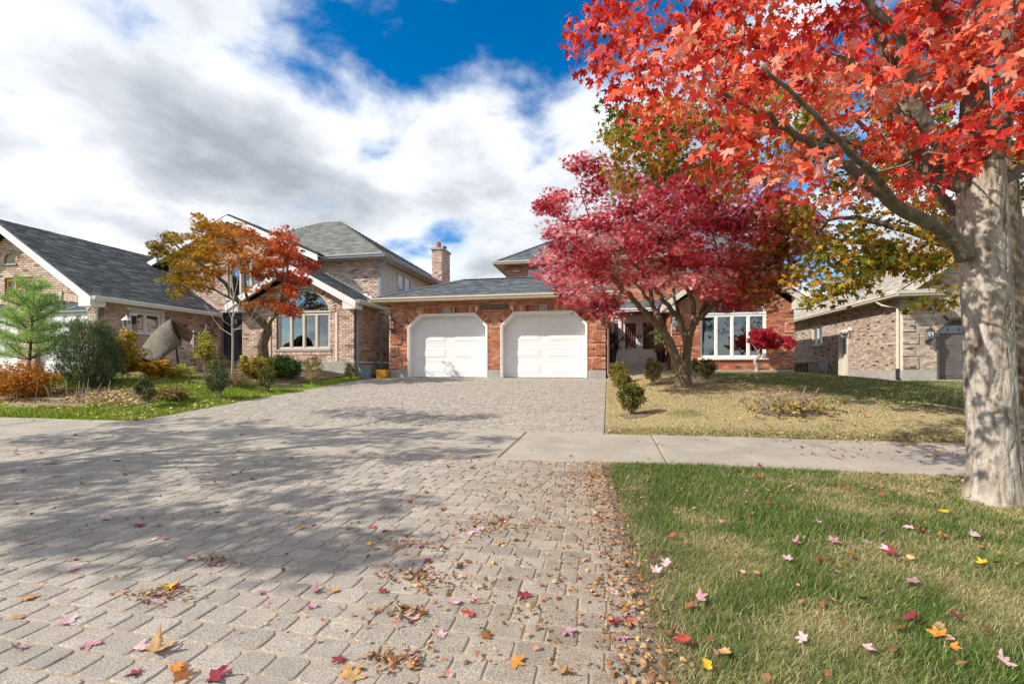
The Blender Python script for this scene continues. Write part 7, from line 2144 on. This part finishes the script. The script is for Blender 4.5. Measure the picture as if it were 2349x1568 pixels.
def drop(p, kind, size, label=None):
    global n_leaf
    s = surf_of(p)
    v = random.randrange(8)
    lift = {'d': 0.003, 'u': 0.003, 's': 0.006, 'b': 0.022, 'f': 0.016, 'n': 0.02}[s]
    o = link('fallen_leaf', leaf_me(kind, v), None, (p.x, p.y, H(p.x, p.y) + lift), (random.gauss(0, 0.10 if s in 'dus' else 0.3), random.gauss(0, 0.10 if s in 'dus' else 0.3), random.uniform(0, 6.28)))
    o.scale = (size, size, size * random.uniform(0.7, 1.1))
    tag(o, label or '%s maple leaf %s' % (kind, SURF[s][0]), 'leaf', None if label else '%s %s' % (kind, SURF[s][1]))
    n_leaf += 1
KN = [(60, 1378, 'tan', 1.25, 'large tan crumpled leaf on the pavers by the picture edge'), (150, 1430, 'pale pink', 1.3, 'long pale pink leaf on the pavers nearest the large tan leaf'),
      (210, 1480, 'mauve pink', 1.1, None), (318, 1490, 'pale pink', 1.15, None), (355, 1500, 'tan', 1.75, 'biggest curled tan leaf at the lower edge of the driveway'), (388, 1350, 'yellow', 1.35, 'bright yellow orange curled leaf on the near pavers'),
      (365, 1385, 'pale pink', 1.2, None), (325, 1205, 'crimson', 1.1, 'crimson leaf lying flat on the shaded near pavers'), (375, 1238, 'mauve pink', 1.0, None), (430, 1285, 'mauve pink', 0.9, None), (510, 1285, 'tan', 1.1, None), (480, 1300, 'mauve pink', 0.9, None),
      (770, 1357, 'tan', 1.05, None), (592, 1362, 'mauve pink', .8, None), (712, 1395, 'mauve pink', .95, None), (610, 1390, 'pale pink', .7, None), (843, 1252, 'yellow', .9, 'lemon yellow leaf on the near pavers'), (860, 1262, 'mauve pink', .8, None),
      (880, 1220, 'crimson', .9, None), (855, 1212, 'scarlet', .9, None), (965, 1255, 'mauve pink', .9, None), (1000, 1330, 'pale pink', 1.0, None), (985, 1290, 'crimson', .9, None), (970, 1330, 'rust brown', 1.1, None), (1072, 1290, 'rust brown', .9, None),
      (1043, 1385, 'pale pink', 1.0, None), (945, 1420, 'pale pink', 1.25, 'salmon pink upturned leaf on a small heap of brown leaves'), (930, 1400, 'rust brown', 1.1, None), (965, 1408, 'crimson', .9, None), (900, 1525, 'rust brown', 1.2, None), (860, 1515, 'dark brown', 1.0, None), (940, 1515, 'mauve pink', 1.0, None),
      (800, 1555, 'tan', 1.5, None), (490, 1560, 'crimson', 1.4, None), (405, 1530, 'orange', 1.1, None), (410, 1562, 'rust brown', 1.2, None), (1300, 1450, 'mauve pink', 1.0, None), (1240, 1345, 'mauve pink', .7, None), (720, 1205, 'mauve pink', .9, None), (655, 1180, 'rust brown', .8, None),
      (550, 1085, 'dark brown', 1.2, 'dark brown curled leaf near the sidewalk edge'), (535, 1088, 'dark brown', .9, None), (480, 1085, 'crimson', .7, None), (285, 1090, 'crimson', .8, None), (190, 1110, 'tan', 1.0, None), (130, 1092, 'tan', 1.0, None), (95, 1040, 'rust brown', 1.0, None), (40, 1155, 'mauve pink', 1.0, None),
      (170, 1000, 'crimson', 1.4, 'dark crimson leaf on the shaded sidewalk'), (255, 1002, 'crimson', 1.0, None), (290, 1000, 'tan', .9, None), (365, 1035, 'mauve pink', .8, None), (540, 1050, 'mauve pink', 1.0, None), (720, 1030, 'crimson', .8, None), (575, 1098, 'mauve pink', .8, None), (690, 1105, 'mauve pink', .8, None), (880, 1085, 'crimson', .9, None),
      (800, 1215, 'mauve pink', .9, None), (460, 1100, 'mauve pink', .7, None), (350, 1240, 'pale pink', .7, None), (560, 1150, 'pale pink', .9, None), (500, 1175, 'rust brown', .9, None), (715, 1120, 'pale pink', .7, None), (1100, 1215, 'pale pink', 1.0, None), (1130, 1200, 'rust brown', 1.2, None), (1150, 1195, 'crimson', 1.0, None), (1170, 1185, 'rust brown', 1.1, None),
      (1050, 1215, 'mauve pink', .9, None), (1075, 1225, 'pale pink', 1.0, None), (1145, 1248, 'tan', 1.2, None), (1185, 1240, 'tan', .9, None), (1280, 1210, 'rust brown', .9, None), (1245, 1200, 'mauve pink', .7, None), (1190, 1115, 'rust brown', .9, None), (975, 1130, 'rust brown', .8, None), (1240, 1110, 'mauve pink', .7, None),
      (1572, 1487, 'scarlet', 1.25, 'salmon orange maple leaf standing in the grass at the paving edge'), (1440, 1430, 'scarlet', 1.0, None), (1400, 1435, 'crimson', 1.2, None), (1410, 1365, 'pale pink', .9, None), (1415, 1510, 'mauve pink', 1.0, None), (1425, 1470, 'mauve pink', .8, None),
      (1505, 1322, 'pale pink', .95, None), (1540, 1238, 'scarlet', 1.05, 'scarlet leaf in the grass near the paving edge'), (1735, 1100, 'scarlet', .95, 'bright red leaf in the grass near the sidewalk'), (1757, 1160, 'scarlet', .8, None), (1808, 1122, 'pale pink', .9, None), (1880, 1210, 'pale pink', .95, None), (1990, 1255, 'pale pink', .8, None), (1955, 1265, 'mauve pink', .9, None),
      (2045, 1278, 'crimson', 1.2, 'crimson leaf on a heap of leaves in the middle of the boulevard grass'), (2035, 1270, 'pale pink', .9, None), (2065, 1290, 'mauve pink', .9, None), (2030, 1232, 'pale pink', 1.0, None), (2110, 1225, 'scarlet', 1.0, None), (2085, 1215, 'pale pink', .9, None), (2235, 1238, 'pale pink', 1.2, 'large pale pink leaf in the grass before the scarlet maple trunk'), (2250, 1258, 'pale pink', .7, None), (2220, 1130, 'crimson', 1.2, None), (2230, 1145, 'crimson', .9, None),
      (2135, 1133, 'pale pink', .9, None), (1940, 1123, 'rust brown', .9, None), (1930, 1115, 'scarlet', .8, None), (1690, 1068, 'rust brown', .7, None), (1605, 1385, 'mauve pink', 1.0, None), (1585, 1400, 'rust brown', 1.0, None), (1910, 1322, 'mauve pink', .8, None), (2085, 1430, 'crimson', 1.1, None), (2195, 1430, 'crimson', 1.0, None), (1845, 1480, 'pale pink', .8, None), (1985, 1500, 'pale pink', .9, None), (2300, 1530, 'pale pink', .9, None), (2110, 1060, 'crimson', .9, None), (2255, 1300, 'yellow', .9, None), (1440, 1240, 'dark brown', .9, None), (1500, 1295, 'crimson', .7, None)]
for (x, y, k, s, lab) in KN:
    drop(G(x, y), k, 0.045 * s, lab)
kinds = list(LT); wts = {'d': [3, 4, 1.5, .5, 2, 2, .4, 1, .5], 'u': [1, 4, 3, .3, 2, 1, .1, 1, .3], 's': [1, 4, 3, .5, 2, 1.5, .3, 1, .5], 'b': [5, 3, 2, 2, 2, 2, .5, 1, 1], 'f': [3, 2, 1, 1, 3, 3, .5, 1, 2], 'n': [3, 2, 1, 1.5, 2, 3, 1.5, .3, 2]}
def rand_leaves(n, x0, x1, y0, y1, smin=0.036, smax=0.056, ok=None):
    k = 0
    while k < n:
        p = G(random.uniform(x0, x1), random.uniform(y0, y1))
        if ok and not ok(p): continue
        drop(p, random.choices(kinds, wts[surf_of(p)])[0], random.uniform(smin, smax)); k += 1
rand_leaves(26, 0, 1180, 985, 1070)
rand_leaves(34, 0, 1350, 1070, 1560, 0.03, 0.052)
rand_leaves(14, 500, 1380, 885, 985, 0.035, 0.05)
rand_leaves(26, 1420, 2300, 1062, 1550, 0.028, 0.048)
rand_leaves(22, 1200, 2200, 1000, 1058, 0.03, 0.045)
rand_leaves(36, 1390, 2200, 935, 1002, 0.03, 0.05)
rand_leaves(30, 0, 420, 895, 968, 0.035, 0.055)
# leaf litter nobody could count: crumbs along the paving edge, the neighbour bed, the gutters of the walk
def litter(name, label, pts, size, stops, lift=0.006):
    P_ = np.array(pts); P_[:, 2] = Hn(P_[:, 0], P_[:, 1]) + lift + rng.uniform(0, 0.012, len(P_))
    n = len(P_)
    R = frames(n, 1.6)
    tpl = fan(OAKISH, 0.1, 0.35, 0.3)
    o = link(name, leaf_mesh(name, tpl, P_, R, rng.uniform(size[0], size[1], n), ramp_cols(stops, n, 0.25), M_DRYLEAF, (0, 0, 0)))
    tag(o, label, 'leaf litter', kind='stuff')
BR = [(0.11, 0.05, 0.022), (0.26, 0.12, 0.045), (0.40, 0.22, 0.09), (0.46, 0.30, 0.15), (0.42, 0.14, 0.10)]
pts = []
for _ in range(1200):
    y = 1.4 + 3.6 * random.random() ** 1.1; x = edge_r(y) + random.gauss(-0.02, 0.075) - 0.1 * random.random() * (y > 3)
    pts.append((x, y, 0))
for _ in range(900):
    y = random.uniform(1.6, 4.9); x = edge_r(y) - abs(random.gauss(0, 0.7)); pts.append((x, y, 0))
for (cx_, cy_, n_, s_) in ((1130, 1205, 170, .16), (975, 1330, 150, .13), (970, 1250, 110, .14), (935, 1410, 70, .08), (900, 1520, 80, .08), (370, 1370, 90, .08), (500, 1290, 50, .08), (1290, 1130, 160, .25), (1350, 1090, 140, .15)):
    q = G(cx_, cy_)
    for _ in range(n_): pts.append((q.x + random.gauss(0, s_), q.y + random.gauss(0, s_ * 0.5), 0))
for _ in range(500): 
    q = (random.uniform(-5.5, 0), random.uniform(1.5, 5.0)); pts.append((q[0], q[1], 0))
litter('leaf_litter', 'brown leaf crumbs along the edge of the near paving', pts, (0.006, 0.021), BR)
pts = [(random.uniform(-20, -9.5), random.gauss(8.3, 0.42), 0) for _ in range(5200)] + [(random.uniform(-17, -8.6), random.uniform(6.9, 13), 0) for _ in range(700)] + [(-8.3 - abs(random.gauss(0, 0.35)), random.uniform(6.9, 11), 0) for _ in range(240)]
litter('leaf_litter', 'thick fallen leaves over the neighbour flower bed and lawn', pts, (0.022, 0.055), [(0.20, 0.11, 0.04), (0.42, 0.26, 0.09), (0.56, 0.40, 0.20), (0.62, 0.48, 0.22), (0.58, 0.40, 0.10), (0.30, 0.32, 0.06), (0.6, 0.4, 0.33)], 0.02)
pts = [(random.uniform(0, 9), 6.88 + abs(random.gauss(0, 0.18)), 0) for _ in range(650)] + [(random.uniform(2.0, 7), random.uniform(5.6, 6.8), 0) for _ in range(420)] + [(random.uniform(0, 9), random.uniform(6.9, 14), 0) for _ in range(450)] + [(random.uniform(0.3, 5), random.uniform(1.4, 4.9), 0) for _ in range(420)] + [(random.uniform(-8, 0), random.uniform(6.9, 14), 0) for _ in range(160)]
litter('leaf_litter', 'scattered small dry leaves on the sidewalk and lawns', pts, (0.012, 0.032), BR + [(0.5, 0.3, 0.28)], 0.012)
pts = [(random.uniform(-8, 0), random.uniform(15.1, 17.4), 0) for _ in range(22)]
